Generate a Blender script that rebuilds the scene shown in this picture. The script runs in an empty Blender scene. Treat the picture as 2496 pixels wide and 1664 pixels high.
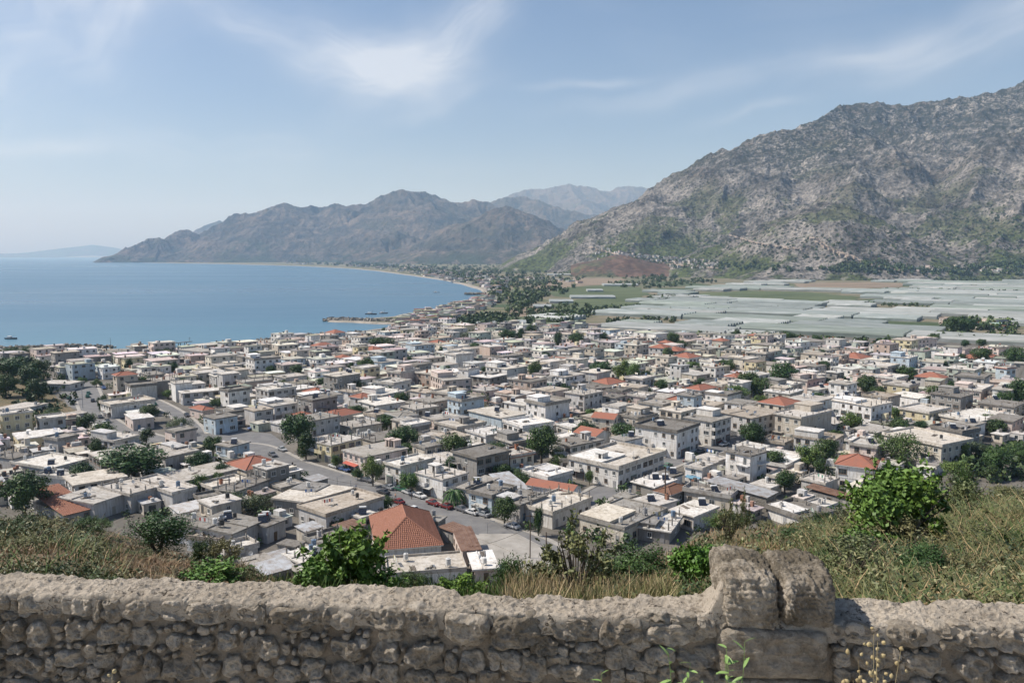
import bpy, bmesh, math, random, time
import numpy as np
from mathutils import Vector, Matrix, Quaternion
T0 = time.time()
R = math.radians
rng = random.Random(7)
nr = np.random.RandomState(11)
C = bpy.context.scene.collection
scene = bpy.context.scene

# ------------------------------------------------------------------ camera, world, sun, exposure
EYE, PITCH, FPX = 66.0, R(6.17), 2496 * 28 / 36.0
cd = bpy.data.cameras.new('camera'); cd.lens = 28; cd.sensor_width = 36
cd.clip_start = 0.1; cd.clip_end = 120000
cam = bpy.data.objects.new('camera', cd); C.objects.link(cam)
cam.location = (0, 0, EYE); cam.rotation_euler = (math.pi / 2 - PITCH, 0, 0)
scene.camera = cam
SUN_EL = R(49); SUN_H = (-0.993, 0.12)
SUN = Vector((SUN_H[0] * math.cos(SUN_EL), SUN_H[1] * math.cos(SUN_EL), math.sin(SUN_EL))).normalized()
sl = bpy.data.lights.new('sun', 'SUN'); sl.energy = 5.0; sl.angle = R(0.53); sl.color = (1.0, 0.955, 0.89)
sun = bpy.data.objects.new('sun', sl); C.objects.link(sun)
sun.rotation_euler = SUN.to_track_quat('Z', 'Y').to_euler()
SKY_STRENGTH = 0.087
HAZE_DENSITY = 5.6e-5
scene.view_settings.view_transform = 'Standard'; scene.view_settings.look = 'None'
scene.view_settings.gamma = 1; scene.view_settings.use_curve_mapping = False
scene.view_settings.exposure = 0.32
scene.cycles.max_bounces = 6; scene.cycles.diffuse_bounces = 2; scene.cycles.glossy_bounces = 2
scene.cycles.transmission_bounces = 2; scene.cycles.volume_bounces = 1; scene.cycles.transparent_max_bounces = 8
scene.cycles.use_denoising = True

# ------------------------------------------------------------------ node helpers
class NT:
    def __init__(s, tree): s.t = tree; s.n = tree.nodes; s.l = tree.links
    def new(s, typ, **kw):
        nd = s.n.new(typ)
        for k, v in kw.items(): setattr(nd, k, v)
        return nd
    def put(s, sock, v):
        if hasattr(v, 'is_output') or isinstance(v, bpy.types.NodeSocket): s.l.new(v, sock)
        elif isinstance(v, (tuple, list)) and len(v) == 3 and sock.type == 'RGBA': sock.default_value = (*v, 1)
        else: sock.default_value = v
    def math(s, op, a, b=0.0, c=None, clamp=False):
        m = s.new('ShaderNodeMath', operation=op, use_clamp=clamp); s.put(m.inputs[0], a); s.put(m.inputs[1], b)
        if c is not None: s.put(m.inputs[2], c)
        return m.outputs[0]
    def mix(s, f, a, b, typ='MIX'):
        m = s.new('ShaderNodeMixRGB', blend_type=typ); s.put(m.inputs[0], f); s.put(m.inputs[1], a); s.put(m.inputs[2], b)
        return m.outputs[0]
    def noise(s, vec, scale, detail=4, rough=0.55, dist=0.0):
        m = s.new('ShaderNodeTexNoise'); s.l.new(vec, m.inputs['Vector']); m.inputs['Scale'].default_value = scale
        m.inputs['Detail'].default_value = detail; m.inputs['Roughness'].default_value = rough; m.inputs['Distortion'].default_value = dist
        return m.outputs['Fac']
    def voro(s, vec, scale, feature='F1', out='Distance', rnd=1.0):
        m = s.new('ShaderNodeTexVoronoi', feature=feature); s.l.new(vec, m.inputs['Vector']); m.inputs['Scale'].default_value = scale
        m.inputs['Randomness'].default_value = rnd
        return m.outputs[out]
    def rng(s, v, a, b, c=0.0, d=1.0):
        m = s.new('ShaderNodeMapRange', clamp=True); s.put(m.inputs[0], v)
        for i, x in enumerate((a, b, c, d)): s.put(m.inputs[i + 1], x)
        return m.outputs[0]
    def scale(s, vec, sc, loc=(0, 0, 0)):
        m = s.new('ShaderNodeMapping'); s.l.new(vec, m.inputs[0]); m.inputs['Scale'].default_value = sc; m.inputs['Location'].default_value = loc
        return m.outputs[0]
    def pos(s): return s.new('ShaderNodeNewGeometry').outputs['Position']
    def obj(s): return s.new('ShaderNodeTexCoord').outputs['Object']
    def attr(s, name): return s.new('ShaderNodeAttribute', attribute_name=name).outputs['Color']
    def ocol(s): return s.new('ShaderNodeObjectInfo').outputs['Color']
    def ornd(s): return s.new('ShaderNodeObjectInfo').outputs['Random']
    def sep(s, v):
        m = s.new('ShaderNodeSeparateXYZ'); s.l.new(v, m.inputs[0]); return m.outputs

def material(name, fn, rough=0.85, spec=0.3, bump=None, **kw):
    m = bpy.data.materials.new(name); m.use_nodes = True
    nt = NT(m.node_tree); b = m.node_tree.nodes['Principled BSDF']
    b.inputs['Roughness'].default_value = rough; b.inputs['Specular IOR Level'].default_value = spec
    col = fn(nt) if callable(fn) else fn
    if isinstance(col, dict):
        if 'rough' in col: nt.put(b.inputs['Roughness'], col['rough'])
        if 'bump' in col:
            for (hgt, st, dist) in ([col['bump']] if isinstance(col['bump'], tuple) else col['bump']):
                bp = nt.new('ShaderNodeBump'); bp.inputs['Strength'].default_value = st; bp.inputs['Distance'].default_value = dist
                nt.l.new(hgt, bp.inputs['Height'])
                if b.inputs['Normal'].is_linked:
                    nt.l.new(b.inputs['Normal'].links[0].from_socket, bp.inputs['Normal'])
                nt.l.new(bp.outputs[0], b.inputs['Normal'])
        col = col['col']
    nt.put(b.inputs['Base Color'], col)
    for k, v in kw.items(): b.inputs[k].default_value = v
    return m

# ------------------------------------------------------------------ sky
w = bpy.data.worlds.new('World'); scene.world = w; w.use_nodes = True
nt = NT(w.node_tree); bg = nt.n['Background']
sky = nt.new('ShaderNodeTexSky', sky_type='NISHITA', sun_disc=False, sun_elevation=SUN_EL)
sky.sun_rotation = math.atan2(SUN_H[0], SUN_H[1]); sky.altitude = 60; sky.air_density = 1.0; sky.dust_density = 1.6; sky.ozone_density = 2.0
dirn = nt.new('ShaderNodeTexCoord').outputs['Generated']
nv = nt.new('ShaderNodeVectorMath', operation='NORMALIZE'); nt.l.new(dirn, nv.inputs[0]); dirn = nv.outputs[0]
dx, dy, dz = nt.sep(dirn)
az = nt.math('ARCTAN2', dx, dy); el = nt.math('ARCSINE', dz)
def azel(px, py):
    u, v = px - 1248, py - 832
    x, y, z = u, FPX * math.cos(PITCH) - v * math.sin(PITCH), -FPX * math.sin(PITCH) - v * math.cos(PITCH)
    n = math.sqrt(x * x + y * y + z * z); return math.atan2(x, y), math.asin(z / n)
comb = nt.new('ShaderNodeCombineXYZ'); nt.l.new(az, comb.inputs[0]); nt.l.new(el, comb.inputs[1]); ae = comb.outputs[0]
warp = nt.noise(ae, 5.0, 3); warp2 = nt.noise(nt.scale(ae, (1, 1, 1), (7, 3, 1)), 5.0, 3)
def streak(cx, cy, ang, lx, ly, bend, off, sx=9, sy=46, thr=0.34, w0=0.16):
    """a wisp of cirrus: soft ellipse about a direction, combed along its own axis"""
    a0, e0 = azel(cx, cy)
    x = nt.math('ADD', nt.math('SUBTRACT', az, a0), nt.rng(warp, 0.3, 0.7, -w0 * 0.25, w0 * 0.25))
    y = nt.math('ADD', nt.math('SUBTRACT', el, e0), nt.rng(warp2, 0.3, 0.7, -w0 * 0.16, w0 * 0.16))
    c, s_ = math.cos(ang), math.sin(ang)
    xr = nt.math('ADD', nt.math('MULTIPLY', x, c), nt.math('MULTIPLY', y, s_))
    yr = nt.math('SUBTRACT', nt.math('MULTIPLY', y, c), nt.math('MULTIPLY', x, s_))
    yr = nt.math('SUBTRACT', yr, nt.math('MULTIPLY', nt.math('MULTIPLY', xr, xr), bend))
    q = nt.math('ADD', nt.math('POWER', nt.math('ABSOLUTE', nt.math('DIVIDE', xr, lx)), 2.0), nt.math('POWER', nt.math('ABSOLUTE', nt.math('DIVIDE', yr, ly)), 2.0))
    m = nt.math('EXPONENT', nt.math('MULTIPLY', q, -1.0))
    cb = nt.new('ShaderNodeCombineXYZ'); nt.l.new(xr, cb.inputs[0]); nt.l.new(yr, cb.inputs[1]); cb.inputs[2].default_value = off
    n1 = nt.noise(nt.scale(cb.outputs[0], (sx, sy, 1)), 1.0, 7, 0.62, 0.6)
    n2 = nt.noise(nt.scale(cb.outputs[0], (6, 9, 1)), 1.0, 3, 0.5)
    f = nt.math('MULTIPLY', nt.rng(n1, thr - 0.12, thr + 0.38), nt.rng(n2, 0.22, 0.6))
    return nt.math('MULTIPLY', m, f)
cl = nt.math('MULTIPLY', streak(90, 20, 0.50, 0.20, 0.060, 0.0, 0.3, 7, 30, 0.30), 1.25)
for a in ((780, 120, -0.30, 0.115, 0.020, 0.0, 1.7, 10, 60, 0.30, .12, 1.0), (930, 150, -0.02, 0.085, 0.034, 0.0, 3.3, 8, 40, 0.22, .12, 1.5), (1080, 95, 0.62, 0.10, 0.030, 0.0, 2.7, 10, 50, 0.24, .12, 1.15), (2100, 125, 0.17, 0.26, 0.014, 0.12, 4.1, 5, 50, 0.22, .1, 0.7),
          (2420, 75, 0.22, 0.14, 0.026, 0.0, 5.1, 5, 40, 0.22, .1, 0.75), (1450, 200, 0.04, 0.07, 0.005, 0.0, 4.6, 5, 60, 0.25, .05, 0.6), (1075, 248, 0.42, 0.06, 0.009, 0.0, 6.1, 9, 60, 0.25, .08, 0.5), (450, 360, -0.06, 0.30, 0.03, 0.0, 8.1, 5, 40, 0.36, .16, 0.4), (60, 350, -0.06, 0.10, 0.008, 0.0, 8.6, 5, 40, 0.30, .08, 0.5),
          (1820, 285, 0.1, 0.05, 0.006, 0.0, 9.1, 9, 60, 0.32, .08, 0.5), (330, 30, 0.9, 0.03, 0.012, 0.0, 9.7, 9, 50, 0.3, .08, 0.7)):
    cl = nt.math('ADD', cl, nt.math('MULTIPLY', streak(*a[:-1]), a[-1]))
# the same thin cirrus goes on over the rest of the dome
g1 = nt.noise(nt.scale(dirn, (2.2, 5.0, 9.0)), 1.0, 7, 0.6, 0.8); g2 = nt.noise(dirn, 1.7, 3)
rest = nt.math('MULTIPLY', nt.rng(g1, 0.5, 0.8), nt.rng(g2, 0.45, 0.7))
cl = nt.math('ADD', nt.math('MULTIPLY', cl, 1.0), nt.math('MULTIPLY', rest, 0.25))
cl = nt.math('MULTIPLY', cl, 0.50, clamp=True)
cl = nt.math('MINIMUM', cl, 0.56)
skycol = nt.mix(cl, nt.mix(1.0, sky.outputs[0], (0.94, 0.965, 1.06), 'MULTIPLY'), (9.2, 9.5, 9.9))
nt.put(bg.inputs[0], skycol); bg.inputs[1].default_value = SKY_STRENGTH

# ------------------------------------------------------------------ geometry helpers
def ray(px, py):
    u, v = px - 1248, py - 832
    return np.array([u, FPX * math.cos(PITCH) - v * math.sin(PITCH), -FPX * math.sin(PITCH) - v * math.cos(PITCH)])
def gp(px, py, z=0.0):
    """the point at height z that the photograph shows at pixel (px, py)"""
    r = ray(px, py); t = (z - EYE) / r[2]; return Vector((r[0] * t, r[1] * t, z))
def dp(px, py, d):
    """the point at horizontal distance d that the photograph shows at pixel (px, py)"""
    r = ray(px, py); t = d / math.hypot(r[0], r[1]); return Vector((r[0] * t, r[1] * t, EYE + r[2] * t))
def project(p):
    x, y, z = p[0], p[1], p[2] - EYE
    f = y * math.cos(PITCH) - z * math.sin(PITCH); dn = -y * math.sin(PITCH) - z * math.cos(PITCH)
    return 1248 + FPX * x / f, 832 + FPX * dn / f

def np_mesh(name, V, F, mats=(), mi=None, smooth=False, col=None):
    """V (n,3), F (m,k) with k = 3 or 4"""
    V = np.asarray(V, dtype=np.float32); F = np.asarray(F, dtype=np.int32)
    me = bpy.data.meshes.new(name)
    me.vertices.add(len(V)); me.vertices.foreach_set('co', V.ravel())
    k = F.shape[1]
    me.loops.add(F.size); me.loops.foreach_set('vertex_index', F.ravel())
    me.polygons.add(len(F)); me.polygons.foreach_set('loop_start', np.arange(0, F.size, k, dtype=np.int32))
    try: me.polygons.foreach_set('loop_total', np.full(len(F), k, dtype=np.int32))
    except Exception: pass
    for m in mats: me.materials.append(m)
    if mi is not None: me.polygons.foreach_set('material_index', np.asarray(mi, dtype=np.int32))
    if smooth: me.polygons.foreach_set('use_smooth', np.ones(len(F), dtype=bool))
    me.update(calc_edges=True)
    if col is not None:
        a = me.color_attributes.new('col', 'FLOAT_COLOR', 'POINT')
        cc = np.ones((len(V), 4), dtype=np.float32); cc[:, :3] = col; a.data.foreach_set('color', cc.ravel())
    return me

class MB:
    """collects boxes, prisms and tubes into one mesh"""
    def __init__(s): s.v = []; s.f = []; s.m = []; s.c = []
    def add(s, vs, fs, m=0, c=None):
        o = len(s.v); s.v += [tuple(v) for v in vs]; s.f += [tuple(i + o for i in f) for f in fs]; s.m += [m] * len(fs)
        s.c += [c or (1, 1, 1)] * len(vs)
    def box(s, x0, y0, z0, x1, y1, z1, m=0, c=None, M=None):
        vs = [(x0, y0, z0), (x1, y0, z0), (x1, y1, z0), (x0, y1, z0), (x0, y0, z1), (x1, y0, z1), (x1, y1, z1), (x0, y1, z1)]
        if M is not None: vs = [M @ Vector(v) for v in vs]
        s.add(vs, [(0, 3, 2, 1), (4, 5, 6, 7), (0, 1, 5, 4), (1, 2, 6, 5), (2, 3, 7, 6), (3, 0, 4, 7)], m, c)
    def hexa(s, vs, m=0, c=None):
        s.add(vs, [(0, 3, 2, 1), (4, 5, 6, 7), (0, 1, 5, 4), (1, 2, 6, 5), (2, 3, 7, 6), (3, 0, 4, 7)], m, c)
    def tube(s, pts, rad, n=8, m=0, c=None, cap=True):
        pts = [Vector(p) for p in pts]; rad = rad if isinstance(rad, (list, tuple)) else [rad] * len(pts)
        rings = []
        for i, p in enumerate(pts):
            d = (pts[min(i + 1, len(pts) - 1)] - pts[max(i - 1, 0)]).normalized()
            a = d.orthogonal().normalized() if i == 0 else (a - d * a.dot(d)).normalized(); b = d.cross(a)
            rings.append([p + (a * math.cos(t) + b * math.sin(t)) * rad[i] for t in [2 * math.pi * k / n for k in range(n)]])
        vs = [v for r_ in rings for v in r_]; fs = []
        for i in range(len(pts) - 1):
            for k in range(n):
                fs.append((i * n + k, i * n + (k + 1) % n, (i + 1) * n + (k + 1) % n, (i + 1) * n + k))
        if cap: fs += [tuple(range(n - 1, -1, -1)), tuple((len(pts) - 1) * n + k for k in range(n))]
        s.add(vs, fs, m, c)
    def mesh(s, name, mats=(), smooth=False, colour=False):
        me = bpy.data.meshes.new(name); me.from_pydata(s.v, [], s.f)
        for m in mats: me.materials.append(m)
        me.polygons.foreach_set('material_index', np.array(s.m, dtype=np.int32))
        if smooth: me.polygons.foreach_set('use_smooth', np.ones(len(s.f), dtype=bool))
        if colour:
            a = me.color_attributes.new('col', 'FLOAT_COLOR', 'POINT')
            cc = np.ones((len(s.v), 4), dtype=np.float32); cc[:, :3] = np.array(s.c); a.data.foreach_set('color', cc.ravel())
        me.update(); return me

def link(name, me, parent=None, loc=None, rz=0.0, sc=None, col=None, label=None, cat=None, group=None, kind=None):
    o = bpy.data.objects.new(name, me); C.objects.link(o)
    if parent is not None: o.parent = parent
    if loc is not None: o.location = loc
    if rz: o.rotation_euler = (0, 0, rz)
    if sc is not None: o.scale = sc if hasattr(sc, '__len__') else (sc, sc, sc)
    if col is not None: o.color = (*col, 1)
    if label: o['label'] = label
    if cat: o['category'] = cat
    if group: o['group'] = group
    if kind: o['kind'] = kind
    return o

# ------------------------------------------------------------------ noise
_P = nr.permutation(1024)
_G = np.stack([np.cos(np.arange(64) * 2 * np.pi / 64), np.sin(np.arange(64) * 2 * np.pi / 64)], 1)
def perlin(x, y, seed=0):
    x = np.asarray(x, dtype=np.float64); y = np.asarray(y, dtype=np.float64)
    xi = np.floor(x).astype(np.int64); yi = np.floor(y).astype(np.int64); xf = x - xi; yf = y - yi
    def g(ix, iy, fx, fy):
        h = _P[(_P[(ix + seed * 57) & 1023] + iy) & 1023] & 63
        return _G[h, 0] * fx + _G[h, 1] * fy
    u = xf ** 3 * (xf * (xf * 6 - 15) + 10); v = yf ** 3 * (yf * (yf * 6 - 15) + 10)
    a = g(xi, yi, xf, yf); b = g(xi + 1, yi, xf - 1, yf); c = g(xi, yi + 1, xf, yf - 1); d = g(xi + 1, yi + 1, xf - 1, yf - 1)
    return ((a + (b - a) * u) + ((c + (d - c) * u) - (a + (b - a) * u)) * v) * 1.5
def fbm(x, y, octs=5, seed=0, gain=0.5):
    s, a, t = 0, 1.0, 0
    for i in range(octs):
        s = s + a * perlin(x * 2 ** i, y * 2 ** i, seed + i); t += a; a *= gain
    return s / t
def ridged(x, y, octs=5, seed=0, gain=0.5):
    s, a, t, p = 0, 1.0, 0, 1.0
    for i in range(octs):
        n = 1 - np.abs(perlin(x * 2.03 ** i, y * 2.03 ** i, seed + i)); n = n * n
        s = s + a * n * p; t += a; a *= gain; p = np.clip(n * 1.4, 0, 1)
    return s / t

def grid_faces(nu, nv):
    i = np.arange((nu - 1) * (nv - 1)); a = (i // (nv - 1)) * nv + i % (nv - 1)
    return np.stack([a, a + nv, a + nv + 1, a + 1], 1)
def in_poly(x, y, poly):
    c = False; n = len(poly); j = n - 1
    for i in range(n):
        xi, yi = poly[i]; xj, yj = poly[j]
        if (yi > y) != (yj > y) and x < (xj - xi) * (y - yi) / (yj - yi) + xi: c = not c
        j = i
    return c
def seg_dist(x, y, line):
    b = 1e9
    for (x0, y0), (x1, y1) in zip(line[:-1], line[1:]):
        dx_, dy_ = x1 - x0, y1 - y0; t = max(0, min(1, ((x - x0) * dx_ + (y - y0) * dy_) / (dx_ * dx_ + dy_ * dy_)))
        b = min(b, math.hypot(x - x0 - dx_ * t, y - y0 - dy_ * t))
    return b
# ------------------------------------------------------------------ materials of the setting
def _sea(nt):
    p = nt.pos(); n = nt.noise(nt.scale(p, (0.05, 0.11, 0.1)), 1.0, 6, 0.65); n2 = nt.noise(nt.scale(p, (0.0012, 0.004, 1)), 1.0, 4, 0.6)
    n3 = nt.noise(nt.scale(p, (0.012, 0.03, 0.1)), 1.0, 4, 0.6)
    y = nt.sep(p)[1]
    col = nt.mix(nt.rng(n2, 0.35, 0.65), (0.034, 0.100, 0.160), (0.050, 0.130, 0.200))
    col = nt.mix(nt.rng(y, 560, 900, 0.4, 0.0), col, (0.10, 0.23, 0.27))
    return dict(col=col, bump=[(n, 0.5, 1.2), (n3, 0.35, 3.0)], rough=nt.rng(n2, 0.35, 0.65, 0.26, 0.38))
M_sea = material('sea', _sea, spec=0.5)
def _ground(nt):
    p = nt.pos(); x, y, z = nt.sep(p)
    r = nt.math('SQRT', nt.math('ADD', nt.math('MULTIPLY', x, x), nt.math('MULTIPLY', y, y)))
    n1 = nt.noise(p, 0.05, 6, 0.6); n2 = nt.noise(p, 0.9, 4, 0.6); n3 = nt.noise(nt.scale(p, (0.004, 0.008, 1)), 1.0, 6, 0.6)
    town = nt.mix(nt.rng(n1, 0.35, 0.65), (0.085, 0.078, 0.066), (0.165, 0.15, 0.13))
    town = nt.mix(nt.rng(n2, 0.45, 0.7, 0, 0.5), town, (0.06, 0.058, 0.05))
    plain = nt.mix(nt.rng(n3, 0.42, 0.5), (0.05, 0.075, 0.03), (0.20, 0.165, 0.115))
    plain = nt.mix(nt.rng(n3, 0.5, 0.62), plain, (0.085, 0.10, 0.045))
    plain = nt.mix(nt.rng(n1, 0.5, 0.7, 0, 0.5), plain, (0.04, 0.055, 0.025))
    return dict(col=nt.mix(nt.rng(r, 740, 800), town, plain), bump=(n2, 0.3, 0.3))
M_ground = material('ground', _ground)
def _beach(nt):
    p = nt.pos(); n = nt.noise(p, 0.06, 6, 0.65); v = nt.noise(p, 0.35, 5, 0.7)
    c = nt.mix(nt.rng(n, 0.35, 0.65), (0.23, 0.205, 0.17), (0.32, 0.29, 0.245))
    return dict(col=nt.mix(nt.rng(v, 0.52, 0.68, 0, 0.7), c, (0.14, 0.125, 0.105)), bump=(v, 0.4, 0.5))
M_beach = material('shore_sand', _beach)
def _asphalt(nt):
    p = nt.pos(); n = nt.noise(p, 0.25, 6, 0.6); n2 = nt.noise(p, 6.0, 3)
    c = nt.mix(nt.rng(n, 0.35, 0.65), (0.115, 0.115, 0.118), (0.17, 0.168, 0.165))
    return dict(col=nt.mix(nt.rng(n2, 0.4, 0.7, 0, 0.3), c, (0.21, 0.205, 0.2)), bump=(n2, 0.3, 0.02))
M_asphalt = material('asphalt', _asphalt)
def _concrete(nt):
    p = nt.pos(); n = nt.noise(p, 0.3, 6, 0.6)
    return dict(col=nt.mix(nt.rng(n, 0.3, 0.7), (0.24, 0.225, 0.2), (0.36, 0.34, 0.31)), bump=(n, 0.2, 0.1))
M_concrete = material('concrete', _concrete)
M_kerb = material('kerb_stone', (0.42, 0.40, 0.37))

def _rocky(base_a, base_b, green, shrub_scale, shrub_amt, red=(0.22, 0.135, 0.095), fine=0.02, zgreen=(40, 330), bump=12.0, high=None):
    def fn(nt):
        p = nt.pos(); x, y, z = nt.sep(p)
        nz = nt.sep(nt.new('ShaderNodeNewGeometry').outputs['True Normal'])[2]
        n1 = nt.noise(p, 0.004, 7, 0.6); n2 = nt.noise(p, fine, 7, 0.68); n3 = nt.noise(p, 0.0018, 4, 0.5)
        vo = nt.voro(p, shrub_scale, rnd=1.0); vn = nt.noise(p, shrub_scale * 1.3, 6, 0.7)
        nb = nt.noise(p, fine * 0.22, 6, 0.62); rock = nt.mix(nt.rng(nt.math('ADD', nt.math('MULTIPLY', n2, 0.5), nt.math('MULTIPLY', nb, 0.5)), 0.41, 0.58), base_a, base_b)
        rock = nt.mix(nt.rng(n1, 0.5, 0.68, 0, 0.75), rock, red)
        g = nt.mix(nt.rng(n2, 0.35, 0.6), green, tuple(c * 2.1 for c in green))
        low = nt.rng(nt.math('ADD', z, nt.math('MULTIPLY', nt.math('SUBTRACT', n3, 0.5), 900.0)), zgreen[0], zgreen[1], 1.0, 0.0)
        flat = nt.rng(nz, 0.40, 0.80)
        cover = nt.math('MULTIPLY', nt.math('ADD', nt.math('MULTIPLY', low, 0.75), nt.math('MULTIPLY', nt.rng(n3, 0.5, 0.62), 0.35)), nt.math('ADD', flat, 0.25))
        meadow = nt.math('MULTIPLY', nt.rng(nt.math('ADD', n1, nt.math('MULTIPLY', cover, 0.10)), 0.545, 0.60), nt.math('MULTIPLY', cover, 1.1), clamp=True)
        c = nt.mix(nt.math('MULTIPLY', meadow, 1.0, clamp=True), rock, g)
        sh = nt.math('MULTIPLY', nt.rng(nt.math('ADD', vo, nt.math('MULTIPLY', nt.math('SUBTRACT', 0.5, vn), 1.7)), 0.26, 0.42, 1, 0),
                     nt.rng(nt.math('ADD', n1, nt.math('MULTIPLY', cover, 0.18)), 0.46, 0.56, shrub_amt * 0.3, shrub_amt))
        if high: sh = nt.math('ADD', sh, nt.math('MULTIPLY', nt.rng(nt.math('ADD', z, nt.math('MULTIPLY', nt.math('SUBTRACT', n3, 0.5), 700.0)), high[0], high[1]), nt.rng(nt.math('ADD', vn, nt.math('MULTIPLY', nt.math('SUBTRACT', n2, .5), .8)), 0.58, 0.46, 0.0, 0.9)))
        c = nt.mix(nt.math('MULTIPLY', sh, 1.0, clamp=True), c, (0.026, 0.034, 0.020))
        gul = nt.rng(vn, 0.38, 0.58, 0.6, 0.0)
        c = nt.mix(gul, c, (0.05, 0.05, 0.045))
        return dict(col=c, bump=[(n1, 0.7, bump * 4), (nb, 0.8, bump * 2.2), (n2, 0.9, bump)])
    return fn
M_rock = material('limestone_slope', _rocky((0.050, 0.047, 0.045), (0.42, 0.385, 0.35), (0.058, 0.076, 0.024), 0.075, 0.95, fine=0.03, zgreen=(60, 420), bump=30.0, high=(330, 600), red=(0.15, 0.105, 0.08)), spec=0.1)
M_hill = material('scrub_slope', _rocky((0.016, 0.018, 0.016), (0.190, 0.145, 0.115), (0.018, 0.026, 0.012), 0.03, 0.9, fine=0.010, zgreen=(20, 160), bump=40.0, red=(0.095, 0.062, 0.046)), spec=0.1)
M_far = material('far_slope', _rocky((0.08, 0.068, 0.06), (0.19, 0.155, 0.13), (0.045, 0.06, 0.03), 0.012, 0.6, fine=0.004, zgreen=(300, 700), bump=40.0), spec=0.1)
M_red = material('red_earth', _rocky((0.085, 0.05, 0.036), (0.19, 0.115, 0.083), (0.06, 0.06, 0.03), 0.06, 0.7, red=(0.15, 0.085, 0.06), fine=0.03, zgreen=(0, 12), bump=6.0), spec=0.1)

# ------------------------------------------------------------------ sea
HOR = 29000.0
n = 64; V = [(0, 0, -1.5)]; V = []
angs = [2 * math.pi * k / n for k in range(n)]
V = [(0, 0, -1.5)] + [(HOR * math.sin(a), HOR * math.cos(a), -1.5) for a in angs]
me = bpy.data.meshes.new('sea'); me.from_pydata(V, [], [(0, 1 + (k + 1) % n, 1 + k) for k in range(n)]); me.materials.append(M_sea)
sea = link('sea', me, label='calm blue bay reaching from the town to the horizon', kind='structure')

# ------------------------------------------------------------------ coastline and land
coast_px = [(-900, 866), (-300, 858), (0, 852), (80, 848), (180, 847), (270, 850), (330, 852), (400, 850), (470, 845), (560, 836), (640, 827), (700, 817), (770, 813), (820, 813),
            (880, 806), (945, 800), (975, 793), (960, 788), (880, 784), (808, 781), (806, 777), (880, 776), (950, 773), (985, 765), (1010, 762), (1060, 752), (1110, 744), (1150, 733),
            (1185, 724), (1197, 715), (1180, 706), (1140, 694), (1090, 684), (1040, 676), (985, 668), (930, 661), (870, 655), (800, 651), (720, 647.5), (640, 645.5),
            (540, 643), (450, 641.5), (340, 639.5), (255, 637.8), (240, 636.8)]
coast = [gp(x, y, -0.2) for x, y in coast_px]
coast = [(p.x, p.y) for p in coast]
def dens(line, seed, amp):
    out = []
    for k, ((x0, y0), (x1, y1)) in enumerate(zip(line[:-1], line[1:])):
        L = math.hypot(x1 - x0, y1 - y0); m = 4
        for j in range(m):
            t = j / m; a = amp * min(1, L / 60); nx, ny = -(y1 - y0) / L, (x1 - x0) / L
            o = a * float(perlin(k * 1.7 + t * 2.1, 3.3, seed)); out.append((x0 + (x1 - x0) * t + nx * o, y0 + (y1 - y0) * t + ny * o))
    out.append(line[-1]); return out
coast = dens(coast, 3, 9.0)
land = [(-420, 40)] + [(-640, 420)] + coast + [(-4200, 11500), (2000, 27000), (20000, 20000), (16000, 2000), (3000, -300), (900, -60), (300, -20), (90, 3.2), (-90, 3.2), (-300, -20)]
def ngon(name, pts, z, mat, **kw):
    from mathutils.geometry import tessellate_polygon
    tris = tessellate_polygon([[Vector((x, y, 0)) for x, y in pts]])
    V = [(x, y, z) for x, y in pts]; F = []
    for t in tris:
        a, b, c_ = [Vector((*pts[i], 0)) for i in t]
        F.append(tuple(t) if (b - a).cross(c_ - a).z > 0 else (t[0], t[2], t[1]))
    me = bpy.data.meshes.new(name); me.from_pydata(V, [], F); me.materials.append(mat); me.update()
    return link(name, me, **kw)
ngon('ground', land, 0.0, M_ground, label='dusty town ground running out into the cultivated plain', kind='structure')
# the shore: a sloping strip from the land's edge down under the water
mb = MB()
def offset(line, d):
    out = []
    for i, (x, y) in enumerate(line):
        x0, y0 = line[max(0, i - 1)]; x1, y1 = line[min(len(line) - 1, i + 1)]; L = math.hypot(x1 - x0, y1 - y0) or 1
        out.append((x - (y1 - y0) / L * d, y + (x1 - x0) / L * d))
    return out
wd = [max(4, min(11, 0.008 * math.hypot(*p))) for p in coast]
inn, out_ = [], []
for i, p in enumerate(coast):
    o = offset(coast, -wd[i])[i]; inn.append(o); out_.append(offset(coast, wd[i] * 0.5)[i])
for i in range(len(coast) - 1):
    a, b = coast[i], coast[i + 1]
    mb.add([(*inn[i], 0.02), (*inn[i + 1], 0.02), (*b, 0.01), (*a, 0.01)], [(0, 1, 2, 3)])
    mb.add([(*a, 0.01), (*b, 0.01), (*out_[i + 1], -2.2), (*out_[i], -2.2)], [(0, 1, 2, 3)])
me = mb.mesh('beach', [M_beach]); bm = bmesh.new(); bm.from_mesh(me); bmesh.ops.recalc_face_normals(bm, faces=bm.faces)
bm.to_mesh(me); bm.free()
link('beach', me, label='pale sandy beach curving round the bay', kind='structure')
sands = [[(940, 800), (985, 770), (1060, 753), (1150, 733), (1187, 723), (1195, 712), (1215, 720), (1200, 740), (1130, 765), (1060, 785), (1000, 800)],
         [(0, 853), (270, 850), (470, 846), (640, 829), (760, 815), (760, 822), (640, 838), (470, 856), (270, 864), (0, 868)]]
for s_ in sands:
    ngon('sand_flat', [tuple(gp(x, y, 0.05)[:2]) for x, y in s_], 0.04, M_beach, kind='structure', label='bare sandy flat between the shore and the first houses')

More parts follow.
